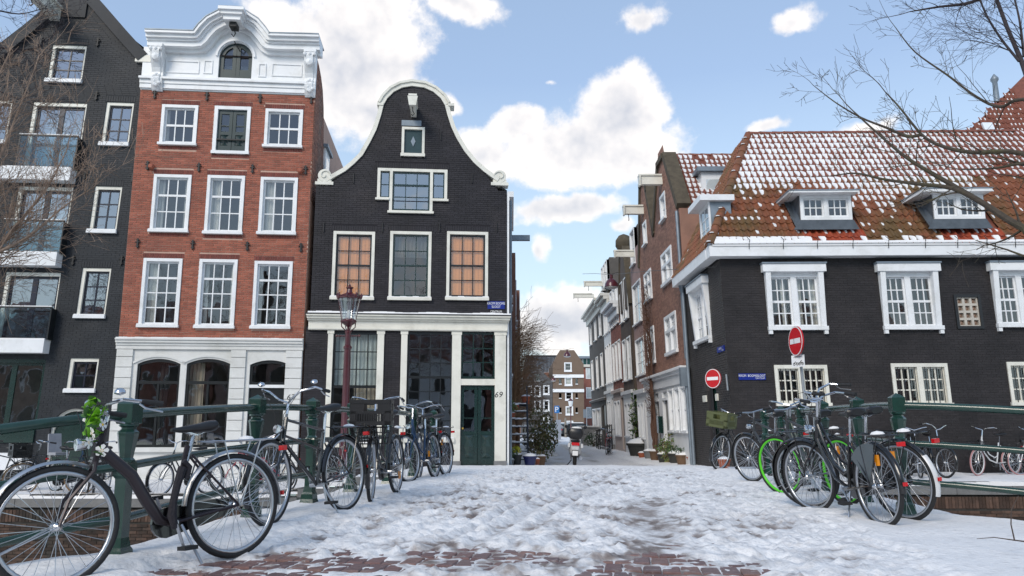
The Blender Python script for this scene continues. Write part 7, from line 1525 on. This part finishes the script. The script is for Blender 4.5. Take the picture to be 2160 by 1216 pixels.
def pot(label, p, r_, h, m, plant=None, snow=True, square=False, group='potted plants'):
    POTI[0] += 1; x, y, z0 = p; o = empty('plant_pot', (x, y, z0), label, 'plant pot', group); T = lambda a, b, c: Vector((x+a, y+b, z0+c)); seg = 4 if square else 16; a0 = R(45) if square else 0; f = math.sqrt(2) if square else 1
    MB(T).lathe([(r_*.72*f, 0), (r_*.95*f, h*.82), (r_*1.05*f, h*.84), (r_*1.07*f, h), (r_*.95*f, h), (r_*.9*f, h*.9)], (0, 0, 0), seg, a0=a0).build('pot', m, o, smooth=not square)
    if snow: MB(T).lathe([(r_*.98*f, h*.92), (r_*1.0*f, h*1.02), (r_*.7*f, h+r_*.28), (r_*.3*f, h+r_*.4), (0, h+r_*.42)], (0, 0, 0), seg, a0=a0).build('snow_cap', SNOW, o, smooth=True)
    else: MB(T).lathe([(r_*.93*f, h*.9), (0, h*.93)], (0, 0, 0), seg, a0=a0).build('soil', PDARK, o)
    if plant:
        m2, pr, ph, n, s = plant; lv = leaves(lambda a, b, c: Vector((x+a, y+b, z0+h+ph*.8+c)), n, pr, pr, ph, s, POTI[0]).build('foliage', m2, o)
        st = MB(T); rn = random.Random(POTI[0])
        for k in range(5): a = rn.uniform(0, 6); st.tube([(0, 0, h*.9), (.4*pr*math.cos(a), .4*pr*math.sin(a), h+ph*.6), (.8*pr*math.cos(a+.3), .8*pr*math.sin(a+.3), h+ph*1.3)], .006, 4)
        st.build('stems', mat('stem_brown', (.09, .06, .04), .8), o)
    return o
# steel stair beside the black gable house
sx0, sx1 = at(1069, 950, 24.2).x, at(1112, 950, 24.2).x; stair = empty('steel_stair', ((sx0+sx1)/2, 24.2, G(.1, 24.2)), 'dark steel open stair with snowy treads crowded with pots beside the black house', 'stair'); gst = G(.1, 24.2); TOPZ = at(1090, 853, 25.9).z
nst = 8
for k in range(nst):
    zt = gst+(TOPZ-gst)*(k+1)/nst; y = 24.15+k*.22; MB().box(sx0, sx1, y, y+.23, zt-.03, zt).build('tread', STEEL, stair)
    sn = MB(); q = 7
    for i in range(q): a = sx0+(sx1-sx0)*i/q; b = sx0+(sx1-sx0)*(i+1)/q; hh = .025+.035*random.random(); sn.box(a, b, y+.005, y+.215, zt+.001, zt+hh)
    sn.build('snow_cap', SNOW, stair)
for x in (sx0-.02, sx1): MB().add([(x, 24.1, gst), (x+.03, 24.1, gst), (x+.03, 26.0, TOPZ+.02), (x, 26.0, TOPZ+.02), (x, 24.1, gst+.22), (x+.03, 24.1, gst+.22), (x+.03, 26.0, TOPZ+.24), (x, 26.0, TOPZ+.24)], [(0, 1, 2, 3), (7, 6, 5, 4), (0, 4, 5, 1), (1, 5, 6, 2), (2, 6, 7, 3), (3, 7, 4, 0)]).build('stringer', STEEL, stair)
MB().box(sx0-.3, sx1+.05, 25.92, 26.9, TOPZ-.06, TOPZ+.0).build('landing', STEEL, stair); MB().tube([(sx1+.03, 24.1, gst+.95), (sx1+.03, 26.0, TOPZ+.6)], .02, 6).build('handrail', STEEL, stair); MB().tube([(sx1+.03, 24.12, gst), (sx1+.03, 24.12, gst+.95)], .018, 6).build('newel', STEEL, stair)
def stp(k, f): return (sx0+(sx1-sx0)*f, 24.15+k*.22+.12, gst+(TOPZ-gst)*(k+1)/nst+.01)
pot('terracotta pot on the top of the steel stair', (sx0+.62, 25.98, TOPZ), .15, .26, TERRA); pot('small terracotta pot near the stair top with snow', stp(6, .45), .11, .2, TERRA); pot('terracotta bowl with green plant against the wall on the stair', stp(5, .2), .14, .18, TERRA, (GRN, .2, .24, 160, .06)); pot('brown wooden planter on the stair with snow heap', stp(4, .6), .13, .22, WOODP); pot('low terracotta trough near the bottom of the stair', stp(0, .35), .2, .2, TERRA)
def gp_(px, py, d): v = at(px, py, d); return (v.x, v.y, G(v.x, v.y)+.03)
pot('dark pot with yellow green leaves before the stair', gp_(1090, 986, 23.2), .15, .34, PDARK, (YEL, .14, .12, 120, .07)); pot('blue glazed tapered pot before the stair', gp_(1118, 988, 23.3), .2, .3, PBLUE); pot('small terracotta pot beside the blue pot', gp_(1132, 985, 23.7), .1, .22, TERRA); pot('dark square planter behind the terracotta pot', gp_(1141, 978, 24.6), .15, .3, WOODP, (GRNY, .16, .1, 60, .05), square=True); pot('snowy terracotta pot right of the stair foot', gp_(1124, 972, 25.2), .16, .3, TERRA, (GRNY, .2, .3, 40, .04)); pot('low pot with green leaves against the black house corner', gp_(1076, 985, 22.9), .12, .2, PGREY, (GRND, .2, .16, 160, .05))
def bush(label, p, rx, ry, h, n, mats, s, seed, nm='shrub', snow=.12):
    o = empty(nm, p, label, 'shrub'); x, y, z0 = p; tr = MB(); rn = random.Random(seed)
    for k in range(9): a = rn.uniform(0, 6.3); tr.tube([(x, y, z0), (x+.3*rx*math.cos(a), y+.3*ry*math.sin(a), z0+h*.35), (x+.8*rx*math.cos(a), y+.8*ry*math.sin(a), z0+h*(.5+.4*rn.random()))], [.02, .012, .004], 5)
    tr.build('stems', mat('stem_brown', (.09, .06, .04), .8), o)
    for i, m in enumerate(mats): leaves(lambda a, b, c: Vector((x+a, y+b, z0+h*.55+c)), n//len(mats), rx, ry, h*.55, s, seed+i*7, fill=.42).build('foliage', m, o)
    if snow: leaves(lambda a, b, c: Vector((x+a, y+b, z0+h*.6+c)), int(n*snow), rx*.95, ry, h*.5, s*.7, seed+77, fill=.4).build('snow', SNOW, o)
    return o
v = at(1140, 940, 29); bush('dense green and brown shrub right of the steel stair', (v.x, v.y, G(v.x, v.y)), .62, .5, 1.75, 3000, [GRN, GRNY, GRNY], .065, 31)
v = at(1186, 0, 60)
for i, (lb, px, py, d, r_, h, m, plant, sqr) in enumerate((
    ('green plant in dark planter below the white shopfront', 1402, 966, 27.2, .26, .3, PDARK, (GRN, .3, .3, 320, .07), False), ('bushy pot with snow cap beside the white shopfront', 1425, 973, 25.8, .24, .34, PDARK, (GRND, .3, .16, 160, .05), False),
    ('round snow covered pot near the corner house', 1440, 979, 25.0, .22, .3, WOODP, (GRND, .26, .12, 120, .05), False), ('small snow capped brown pot near the corner house', 1461, 979, 24.6, .18, .24, TERRA, None, False), ('dark blue pot at the foot of the corner house downpipe', 1477, 977, 24.2, .17, .22, PBLUE, None, False),
    ('grey pot with snow between planters in the alley', 1368, 956, 31.0, .2, .3, PGREY, None, False), ('brown pot beside the white doorway', 1381, 958, 29.5, .2, .34, WOODP, None, False), ('large round dark planter in the alley', 1348, 954, 33.0, .5, .55, PDARK, None, False), ('low brown pot beside the large round planter', 1354, 958, 31.8, .16, .2, TERRA, None, False),
    ('terracotta pot half buried in snow under the crate bicycle', 1528, 985, 16.4, .13, .2, TERRA, None, False))):
    pot(lb, gp_(px, py, d), r_, h, m, plant, True, sqr)
v = at(1338, 930, 34.5); bush('tall leafy green climber bush against the white alley fronts', (v.x+.15, v.y, G(v.x, v.y)), .35, .35, 2.6, 700, [GRND, GRN], .09, 41, snow=.04)
v = at(1412, 950, 26.6); bush('straggly green bush in front of the white shopfront', (v.x, v.y, G(v.x, v.y)), .3, .3, .9, 500, [GRNY, GRN], .06, 43, snow=.06)
v = at(1262, 945, 47); bush('round snowy bush by the stone stoop at the alley end', (v.x-.3, v.y, G(v.x, v.y)), .5, .5, .9, 400, [GRND], .08, 44, snow=.8)
# stone stoop and black stair rails in the alley
s0 = FA.uv(1255, 900)[0]; sp = FA.P(s0, .5, 0); st = empty('stone_stoop', sp, 'raised stone stoop with plants on top at the alley end', 'stoop'); MB(FA.P).box(s0-1.2, s0+2.2, .0, 1.1, -.3, .95).build('stoop_wall', STONE, st); MB(FA.P).box(s0-1.25, s0+2.25, .0, 1.15, .951, 1.05).build('coping_stone', STONE, st); MB(FA.P).box(s0-1.2, s0+2.2, .05, 1.1, 1.051, 1.09).build('snow_cap', SNOW, st)
r0 = FA.uv(1296, 900)[0]; sr = empty('stair_rail', FA.P(r0, .6, 0), 'black iron stair rails on stone steps in the alley', 'railing')
for k in range(3): MB(FA.P).box(r0-1.4, r0+.3, .0, .9-.25*k, -.3+.15*k, -.16+.15*k).build('step', STONE, sr)
for uu in (r0-1.3, r0-.5, r0+.3):
    for nn in (.2, .85): MB(FA.P).tube([(uu, nn, -.2), (uu, nn, .9 if nn > .5 else 1.2)], .03, 6).build('rail_post', IRON, sr)
    MB(FA.P).tube([(uu, .85, .85), (uu, .2, 1.15)], .022, 6).build('handrail', IRON, sr)
# vine trunk on the brown house
vn = FA.uv(1390, 935)[0]; vo = empty('climbing_vine', FA.P(vn, .1, 0), 'bare reddish brown vine climbing the brown twin gable house', 'plant'); rn = random.Random(3); mb = MB(FA.P)
BARKR = mat('vine_bark', (.115, .06, .04), .9, var=.3, scale=20, bump=.4, bscale=40)
for k in range(9):
    pts = [(vn+rn.uniform(-.12, .12), .1+rn.uniform(0, .1), 0)]
    for i in range(14): pts.append((pts[-1][0]+rn.gauss(.01, .07), .08+rn.uniform(0, .14), pts[-1][2]+rn.uniform(.3, .55)))
    mb.tube(pts, [max(.006, .05-.0035*i) for i in range(len(pts))], 5)
    for i in range(4, len(pts)):
        for _ in range(3):
            p = Vector(pts[i]); q = p+Vector((rn.gauss(0, .5), rn.uniform(0, .25), rn.uniform(-.1, .5))); mb.tube([p, (p+q)/2+Vector((rn.gauss(0, .06), .05, rn.gauss(0, .06))), q], [.008, .006, .003], 4)
mb.build('stems', BARKR, vo)

# ================================================================== HANGING LAMPS
def hang(label, A, B, px, py, d, scale=1., lampx=True):
    t = (d-A.y)/(B.y-A.y) if abs(B.y-A.y) > .5 else (at(px, py, d).x-A.x)/(B.x-A.x); p = A.lerp(B, t); h = empty('hanging_street_lamp', (p.x, p.y, p.z-.6), label, 'street lamp', 'lamps hung on wires over the alley'); sag = -.10
    MB().tube([A, A.lerp(p, .5)+Vector((0, 0, -.02)), p+Vector((0, 0, sag)), p.lerp(B, .5)+Vector((0, 0, -.02)), B], .010, 5).build('wire', mat('grey_wire', (.12, .12, .12), .6), h)
    T = lambda x, y, z: Vector((p.x+x*scale, p.y+y*scale, p.z+sag+z*scale))
    mb = MB(T); mb.lathe([(.0, .02), (.07, .0), (.07, -.16), (.10, -.18), (.2, -.26), (.27, -.4), (.28, -.5), (.29, -.52), (.26, -.52)], (0, 0, 0), 18); mb.build('lamp_shade', MAROON, h, smooth=True); MB(T).lathe([(.26, -.51), (.25, -.56), (.15, -.60), (0, -.61)], (0, 0, 0), 16).build('diffuser', mat('lamp_diffuser', (.6, .6, .58), .3), h, smooth=True)
    MB(T).tube([(-.3, 0, .1), (0, 0, .02), (.3, 0, .1)], .012, 5).build('hanger', IRON, h); return h
A = FA.P(-.3, .02, FA.uv(1517, 560)[1]); p1 = at(1289, 575, 33); B = A+(p1-A)*1.55
hang('maroon hanging lamp on a wire before the dark gable house', A, B, 1289, 575, 33, 1.05)
p2 = at(1196, 745, 62); hang('maroon hanging lamp on a wire before the far brown house', Vector((5.0, 61.8, p2.z+.35)), Vector((.5, 62.2, p2.z+.25)), 1196, 745, 62, 1.0)
p3 = at(1167, 797, 88); hang('small maroon hanging lamp farthest down the alley', Vector((6.5, 87.8, p3.z+.3)), Vector((.8, 88.2, p3.z+.2)), 1167, 797, 88, 1.0)

# ================================================================== ALLEY END: CARS, KIOSK, SIGNS
def car(label, x, y, m, ang=0., s=1.):
    z0 = G(x, y); o = empty('parked_car', (x, y, z0), label, 'car', 'cars at the alley end'); o.rotation_euler = (0, 0, ang)
    prof = [(-2.1, .35), (-2.12, .7), (-2.0, .9), (-1.75, .95), (-1.35, 1.38), (-.9, 1.47), (.2, 1.46), (.75, 1.3), (1.2, .95), (1.9, .82), (2.12, .65), (2.12, .35)]
    mb = MB(); k = len(prof); vs_ = []
    for (w, f) in ((-.84, .96), (-.86, 1), (.86, 1), (.84, .96)): vs_ += [(x_*f, w if z_ < 1 else w*.82, z_) for x_, z_ in prof]
    mb.add(vs_, [(j*k+i, j*k+i+1, (j+1)*k+i+1, (j+1)*k+i) for j in range(3) for i in range(k-1)]+[tuple(range(k)), tuple(range(4*k-1, 3*k-1, -1)), tuple(j*k for j in range(4)), tuple(j*k+k-1 for j in range(3, -1, -1))]); mb.build('body', m, o, smooth=True, local=True)
    gm = mat('car_glass', (.02, .025, .03), .08)
    for sy in (-1, 1): MB().add([(-1.3, sy*.80, .98), (-1.0, sy*.745, 1.36), (.15, sy*.745, 1.36), (.8, sy*.80, .98)], [(0, 1, 2, 3)]).build('side_window', gm, o, local=True)
    MB().add([(-1.78, -.66, .97), (-1.78, .66, .97), (-1.38, .6, 1.36), (-1.38, -.6, 1.36)], [(0, 1, 2, 3)]).build('rear_window', gm, o, local=True); MB().add([(1.22, -.66, .97), (1.22, .66, .97), (.76, .6, 1.3), (.76, -.6, 1.3)], [(0, 1, 2, 3)]).build('windscreen', gm, o, local=True)
    for wx in (-1.3, 1.3):
        for sy in (-1, 1): wo = MB().lathe([(.0, -.1), (.3, -.1), (.32, -.06), (.32, .06), (.3, .1), (0, .1)], (wx, sy*.78, .32), 18, axis='y').build('wheel', RUBBER, o, smooth=True, local=True); MB().lathe([(0, .012), (.18, .01), (.2, 0)], (wx, sy*.89, .32), 12, axis='y').build('hubcap', ALU, wo, local=True)
    for sy in (-1, 1): MB().box(-2.13, -2.05, sy*.66-.12, sy*.66+.12, .7, .85).build('tail_light', REDL, o, local=True); MB().box(2.02, 2.12, sy*.62-.14, sy*.62+.14, .62, .76).build('headlight', ALU, o, local=True)
    sn = MB(); sn.add(*([[(x_, y_, z_) for z_ in (1.47,) for x_, y_ in ((-1.1, -.62), (.3, -.62), (.3, .62), (-1.1, .62))]+[(x_, y_, 1.55) for x_, y_ in ((-1.0, -.5), (.2, -.5), (.2, .5), (-1.0, .5))], [(0, 1, 5, 4), (1, 2, 6, 5), (2, 3, 7, 6), (3, 0, 4, 7), (4, 5, 6, 7)]])); sn.build('snow_cap', SNOW, o, local=True, smooth=True)
    sn = MB(); sn.box(1.15, 1.95, -.7, .7, .88, .95); sn.build('snow_cap', SNOW, o, local=True); return o
car('pale silver car with snow at the alley end', at(1166, 915, 86).x, 86, mat('car_silver', (.42, .45, .48), .3, .4), R(8)); car('dark car with red tail light at the alley end', at(1224, 915, 84).x, 84, mat('car_dark', (.03, .035, .04), .25, .3), R(5)); car('snow covered pale blue car between kiosk and scooter', at(1196, 915, 90).x, 90, mat('car_blue', (.30, .38, .44), .3, .3), R(0))
k = at(1178, 925, 70); kz = G(k.x, k.y); ki = empty('parking_kiosk', (k.x, k.y, kz), 'grey parking kiosk with blue sign at the alley end', 'kiosk'); MB().box(k.x-.22, k.x+.22, k.y-.2, k.y+.2, kz, kz+1.75).build('cabinet', mat('kiosk_grey', (.26, .29, .34), .5), ki); MB().tube([(k.x-.08, k.y+.3, kz), (k.x-.08, k.y+.3, kz+3.0)], .04, 6).build('pole', SGREY, ki); MB().box(k.x-.32, k.x+.12, k.y+.24, k.y+.27, kz+2.35, kz+3.0).build('blue_panel', mat('parking_blue', (.03, .16, .42), .4), ki); Fk = Facade((k.x-.1, k.y+.235), 0, kz); text('P', Fk, 0, 2.45, .45, 0, SIGNW, ki)
k = at(1204.5, 915, 76); kz = G(k.x, k.y); l2 = empty('far_street_lamp', (k.x, k.y, kz), 'distant maroon lantern post in front of the far brown house', 'street lamp'); MB().lathe([(.1, kz), (.09, kz+1), (.05, kz+1.1), (.05, kz+2.9), (.16, kz+3.05)], (k.x, k.y, 0), 10).build('lamp_post', MAROON, l2, smooth=True); MB().lathe([(.15, kz+3.05), (.25, kz+3.6)], (k.x, k.y, 0), 12).build('lantern_glass', mat('milky_lantern', (.7, .72, .72), .2), l2); MB().lathe([(.27, kz+3.6), (.2, kz+3.72), (.06, kz+3.8), (.0, kz+4.05)], (k.x, k.y, 0), 12).build('lantern_roof', MAROON, l2)
k = at(1238, 915, 66); kz = G(k.x, k.y); s3 = empty('road_sign', (k.x, k.y, kz), 'grey back of a square road sign at the alley end', 'sign'); MB().tube([(k.x, k.y, kz), (k.x, k.y, kz+2.7)], .035, 6).build('post', SGREY, s3); MB().box(k.x-.28, k.x+.25, k.y-.02, k.y, kz+1.9, kz+2.6).build('plate', LEAD, s3)
k = at(1193, 915, 80); kz = G(k.x, k.y); b3 = tag(MB().lathe([(.11, kz), (.11, kz+1.9), (.05, kz+2.0), (0, kz+2.02)], (k.x, k.y, 0), 10).build('wooden_post', mat('grey_wood', (.2, .18, .15), .8), None, smooth=True), 'plain wooden mooring post before the far canal', 'post')
# fallen twig in the snow at the right
tw = MB(); a = onz(2060, 1137, G(3.9, 6.3)+.12); b = onz(2140, 1140, G(4, 6.3)+.13); tw.tube([a, a.lerp(b, .5)+Vector((0, .01, .012)), b, b+Vector((.2, -.06, -.02)), b+Vector((.4, -.1, -.04))], [.002, .003, .0045, .006, .006], 5); tw.tube([b, b+Vector((-.012, 0, .10)), b+Vector((.0, .0, .19)), b+Vector((.07, .02, .28))], [.005, .004, .004, .002], 5); tag(tw.build('fallen_twig', mat('twig_bark', (.07, .05, .04), .85)), 'dry forked twig sticking out of the snow at the right', 'twig')

# ================================================================== BARE TREES
BARK = mat('dark_bark', (.060, .048, .036), .9, var=.35, scale=14, bump=.5, bscale=30, col2=(.075, .07, .03), c2s=3); BARKT = mat('tan_twig', (.30, .215, .16), .85, var=.3, scale=14); BARKD = mat('dusk_twig', (.040, .032, .036), .85, var=.3, scale=14)
def grow(mb, p, dvec, L, r_, lev, rn, drop=.0, curl=.25, kids=(3, 5), seg=5, maxlev=4, up=.08, minr=.0022):
    pts = [Vector(p)]; rr = [r_]; d = dvec.normalized()
    for i in range(seg):
        d = (d+Vector((rn.gauss(0, curl), rn.gauss(0, curl), rn.gauss(0, curl)+up-drop))*.35).normalized(); pts.append(pts[-1]+d*L/seg); rr.append(max(minr, r_*(1-.75*(i+1)/seg)))
    mb.tube(pts, rr, 7 if r_ > .04 else (5 if r_ > .012 else 3), cap=False)
    if lev >= maxlev: return
    for k in range(rn.randint(*kids)):
        t = rn.uniform(.2, 1.0); i = min(seg-1, int(t*seg)); f = t*seg-i; q = pts[i].lerp(pts[i+1], f); ax_ = (pts[i+1]-pts[i]).normalized(); side = ax_.orthogonal().normalized(); side.rotate(Matrix.Rotation(rn.uniform(0, 6.28), 3, ax_)); ang = rn.uniform(.45, 1.0)
        grow(mb, q, ax_*math.cos(ang)+side*math.sin(ang), L*rn.uniform(.38, .68), max(minr, rr[i]*rn.uniform(.4, .65)), lev+1, rn, drop, curl, kids, max(3, seg-1), maxlev, up, minr)
def bough(mb, pts, r0, r1, rn, L, n, lev=2, kids=(3, 5), drop=0., maxlev=4, bias=(0, 0, 0), up=.1):
    pts = [Vector(p) for p in pts]; m = len(pts); sm = []
    for i in range(m-1):
        for j in range(4):
            t = j/4; a = pts[max(i-1, 0)]; b = pts[i]; c = pts[i+1]; d = pts[min(i+2, m-1)]; sm.append(.5*((2*b)+(c-a)*t+(2*a-5*b+4*c-d)*t*t+(3*b-a-3*c+d)*t**3))
    sm.append(pts[-1]); k = len(sm); rr = [r0+(r1-r0)*i/(k-1) for i in range(k)]; mb.tube(sm, rr, 8)
    for _ in range(n):
        i = rn.randint(int(k*.12), k-2); ax_ = (sm[i+1]-sm[i]).normalized(); side = ax_.orthogonal().normalized(); side.rotate(Matrix.Rotation(rn.uniform(0, 6.28), 3, ax_)); ang = rn.uniform(.5, 1.1)
        grow(mb, sm[i], ax_*math.cos(ang)+side*math.sin(ang)+Vector(bias), L*rn.uniform(.5, 1.1)*(1.1-.6*i/k), max(.003, rr[i]*.4), lev, rn, drop, .3, kids, 5, maxlev, up)
    grow(mb, sm[-1], sm[-1]-sm[-2], L*.8, r1, lev, rn, drop, .3, kids, 5, maxlev, up)
def tree(label, base, trunk, boughs, m, seed, twm=None):
    o = empty('bare_tree', base, label, 'tree'); mb = MB(); mb.tube([Vector(base)+Vector((0, 0, -.3))]+[Vector(q[:3]) for q in trunk], [trunk[0][3]*1.25]+[q[3] for q in trunk], 12); mb.build('trunk', m, o, smooth=True)
    rn = random.Random(seed); cr = MB()
    for b in boughs: bough(cr, *b[0], rn, **b[1]) if isinstance(b, tuple) else None
    cr.build('crown', twm or m, o, smooth=True); return o
D_ = 8.6
def pl(*q): return [at(*p) for p in q]
# right tree: stands on the near quay outside the frame
tb = Vector((8.3, 3.6, G(8, 3.6)))
tree('bare winter tree reaching in from the right over the tiled roof', tb, [(8.3, 3.6, 2.5, .22), (8.2, 3.9, 4.2, .19), (8.0, 4.4, 6.0, .15), (7.9, 4.6, 8.5, .1)], [
    (([Vector((8.1, 4.3, 4.6)), at(2330, 545, 7.2), at(2160, 482, 7.9), at(2075, 430, 8.2), at(1990, 380, 8.5), at(1915, 335, 8.8), at(1855, 285, 9.0), at(1800, 235, 9.2)], .05, .008), dict(L=.95, n=12, kids=(2, 4), up=.1)),
    (([Vector((8.1, 4.3, 5.2)), at(2330, 400, 7.4), at(2160, 325, 8.0), at(2050, 322, 8.3), at(1985, 308, 8.5), at(1944, 284, 8.7), at(1900, 230, 8.8), at(1868, 195, 8.9)], .036, .007), dict(L=.95, n=13, kids=(2, 4), up=.14)),
    (([at(2075, 430, 8.2), at(2010, 398, 8.4), at(1930, 388, 8.7), at(1860, 378, 9.0), at(1805, 366, 9.2), at(1750, 372, 9.4)], .03, .006), dict(L=.6, n=8, kids=(2, 4), up=.12)),
    (([at(1944, 284, 8.7), at(1915, 288, 8.8), at(1870, 270, 9.0), at(1815, 248, 9.2), at(1760, 215, 9.4), at(1715, 180, 9.6)], .022, .004), dict(L=.55, n=9, kids=(2, 5), up=.14)),
    (([Vector((8.1, 4.3, 5.4)), at(2330, 330, 7.6), at(2160, 345, 8.0), at(2100, 355, 8.2), at(2030, 358, 8.4)], .026, .007), dict(L=.6, n=5, kids=(2, 4), up=.1)),
    (([Vector((8.0, 4.4, 6.0)), at(2330, 230, 7.6), at(2160, 210, 8.2), at(2110, 226, 8.4), at(2060, 205, 8.6), at(2000, 160, 8.8), at(1930, 110, 9.0), at(1890, 60, 9.1)], .028, .005), dict(L=.8, n=11, kids=(2, 4), up=.12)),
    ], BARK, 21)
tb = Vector((9.6, 6.6, G(9, 6)-1.2))
tree('second bare tree with fine twigs filling the top right corner', tb, [(9.5, 6.7, 3, .2), (9.3, 6.9, 6, .12), at(2185, 220, 12.0).to_tuple()+(.05,), at(2155, 130, 12.2).to_tuple()+(.038,), at(2125, 60, 12.4).to_tuple()+(.032,), at(2095, -20, 12.6).to_tuple()+(.03,)], [
    (([at(2150, 130, 12.2), at(2110, 80, 12.3), at(2075, 20, 12.4), at(2050, -60, 12.5)], .024, .010), dict(L=1.5, n=12, kids=(3, 5), bias=(-.9, 0, -.1), up=-.03)),
    (([at(2160, 120, 12.2), at(2150, 40, 12.3), at(2130, -40, 12.4)], .024, .010), dict(L=1.5, n=11, kids=(3, 5), bias=(-.9, 0, -.1), up=-.03)),
    (([at(2120, -30, 12.4), at(2050, 5, 12.5), at(1980, 15, 12.6), at(1920, 25, 12.7)], .04, .01), dict(L=1.0, n=12, kids=(2, 4), up=-.02)),
    ], BARKD, 22)
# left tree: twigs of the tree on the near quay, left
tb = Vector((-8.2, 4.4, G(-6, 4)))
tree('bare tree with fine tan twigs reaching in at the left edge', tb, [(-8.1, 4.5, 2.4, .2), (-8.0, 4.7, 4.2, .17), (-7.9, 4.9, 6.2, .13), (-7.8, 5.0, 9, .07)], [
    (([Vector((-7.95, 4.8, 4.6)), at(-140, 640, 8.6), at(-40, 560, 8.8), at(40, 470, 9.0), at(100, 395, 9.2), at(140, 320, 9.4)], .04, .006), dict(L=1.0, n=37, kids=(4, 6), up=.16, bias=(.15, 0, .25))),
    (([Vector((-7.95, 4.8, 5.0)), at(-140, 520, 8.6), at(-60, 430, 8.8), at(0, 330, 9.0), at(40, 230, 9.1), at(75, 140, 9.2)], .035, .005), dict(L=1.0, n=37, kids=(4, 6), up=.16, bias=(.15, 0, .25))),
    (([Vector((-7.95, 4.8, 4.2)), at(-140, 600, 8.4), at(-30, 545, 8.6), at(60, 500, 8.8), at(130, 440, 9.0), at(190, 400, 9.1)], .03, .005), dict(L=.9, n=31, kids=(3, 6), up=.1, bias=(.2, 0, .1))),
    (([Vector((-7.95, 4.8, 5.6)), at(-140, 400, 8.6), at(-60, 300, 8.8), at(-20, 200, 9.0), at(20, 110, 9.0)], .035, .005), dict(L=.8, n=28, kids=(3, 6), up=.14, bias=(.2, 0, .2))),
    ], BARK, 23, BARKT)
tb = Vector((-9.2, 7.0, G(-6, 4)-1.0))
tree('dark bare tree with thin arching twigs in the top left corner', tb, [(-9.1, 7.1, 3, .18), (-9.0, 7.3, 6, .15), (-8.9, 7.4, 8.5, .1)], [
    (([Vector((-8.95, 7.3, 7)), at(-120, 160, 10.5), at(-40, 100, 10.8), at(30, 105, 11), at(80, 100, 11.2), at(130, 60, 11.4)], .03, .005), dict(L=.9, n=34, kids=(3, 5), up=-.02)),
    (([Vector((-8.95, 7.3, 6.4)), at(-120, 260, 10.5), at(-40, 190, 10.8), at(40, 210, 11), at(110, 240, 11.2)], .025, .004), dict(L=.8, n=28, kids=(3, 5), up=-.02)),
    (([Vector((-8.95, 7.3, 7.6)), at(-120, 60, 10.5), at(-40, 20, 10.8), at(40, 30, 11), at(100, 15, 11.2)], .025, .004), dict(L=.8, n=25, kids=(3, 5), up=-.02)),
    ], BARKD, 24)
# bare climber on the left alley wall
cb = at(1080, 935, 31); o = empty('bare_climber', (cb.x+.1, 31, G(0, 31)), 'bushy bare brown climber growing out from the left alley wall', 'plant'); rn = random.Random(9); mb = MB()
for k in range(22):
    d = rn.uniform(28.2, 36); x = .0 if d < 31.5 else .18; pts = [Vector((x+.05, d, G(0, d)))]
    for i in range(9): pts.append(pts[-1]+Vector((rn.uniform(-.03, .05), rn.gauss(0, .1), rn.uniform(.35, .72))))
    mb.tube(pts, [.03-.0028*i for i in range(len(pts))], 5)
    for i in range(3, len(pts)):
        for _ in range(3): grow(mb, pts[i], Vector((rn.uniform(.2, 1), rn.gauss(0, .5), rn.uniform(-.2, .7))), rn.uniform(.5, 1.35), .011, 2, rn, .0, .35, (2, 4), 4, 3, .02, .005)
mb.build('stems', mat('climber_bark', (.27, .165, .09), .9, var=.3, scale=10), o)

# ================================================================== OPPOSITE BANK (behind the viewer, seen in the window panes)
def opp(label, x0, x1, h, m, rm):
    y = -24; z0 = EYE-1.35; o = empty('opposite_house', ((x0+x1)/2, y, z0), label, 'house', 'houses on the opposite bank'); F = Facade((x1, y), R(180), z0); W_ = x1-x0
    MB(F.P).box(0, W_, -8, 0, -.2, h).build('wall', m, o); MB(F.P).add([(0, .2, h), (W_, .2, h), (W_, -4, h+3.6), (0, -4, h+3.6), (0, -8.2, h), (W_, -8.2, h)], [(0, 1, 2, 3), (3, 2, 5, 4), (0, 3, 4), (1, 5, 2)]).build('roof', rm, o)
    for fl in range(int(h//3)):
        for k in range(3): a = W_*(.1+.3*k); wn = MB(F.P).box(a, a+W_*.2, .0, .05, fl*3+.9, fl*3+2.6).build('window', WHITE, o); MB(F.P).box(a+.1, a+W_*.2-.1, .051, .06, fl*3+1.0, fl*3+2.5).build('pane', mat('car_glass', (.02, .025, .03), .08), wn)
SNR = mat('snowy_tiles', (.55, .50, .50), .7, var=.4, scale=5, col2=(.25, .07, .04), c2s=3, c2lo=.45, c2hi=.55)
cols_ = [BROWNM, REDA, PINK, GREYB, WOODW, REDA, BROWNM, PINK]
for i in range(8): opp(('leftmost', 'second', 'third', 'fourth', 'fifth', 'sixth', 'seventh', 'rightmost')[i]+' terraced house on the opposite bank behind the viewer', -34+i*8, -26.4+i*8, (7.5, 8.5, 7, 8, 6.8, 8.2, 7.4, 7.8)[i], cols_[i], SNR)
for i, (x, y) in enumerate(((-13, -7), (-3.5, -9), (6, -8), (-22, -8), (14, -10))):
    o = empty('quay_tree', (x, y, EYE-1.3), 'bare tree on the near quay behind the viewer, %s from the left' % ('second', 'third', 'fourth', 'leftmost', 'rightmost')[i], 'tree'); rn = random.Random(50+i); mb = MB(); mb.tube([(x, y, 0), (x+.1, y, 2), (x+.2, y+.1, 4)], [.24, .2, .17], 10); mb.build('trunk', BARK, o, smooth=True); cr = MB()
    for k in range(6): a = k*1.05+rn.random(); grow(cr, (x+.18, y+.1, 3.4+.1*k), Vector((math.cos(a)*.7, math.sin(a)*.7, 1)), rn.uniform(4, 6), .09, 0, rn, 0, .25, (4, 6), 6, 3, .08, .008)
    cr.build('crown', BARK, o)
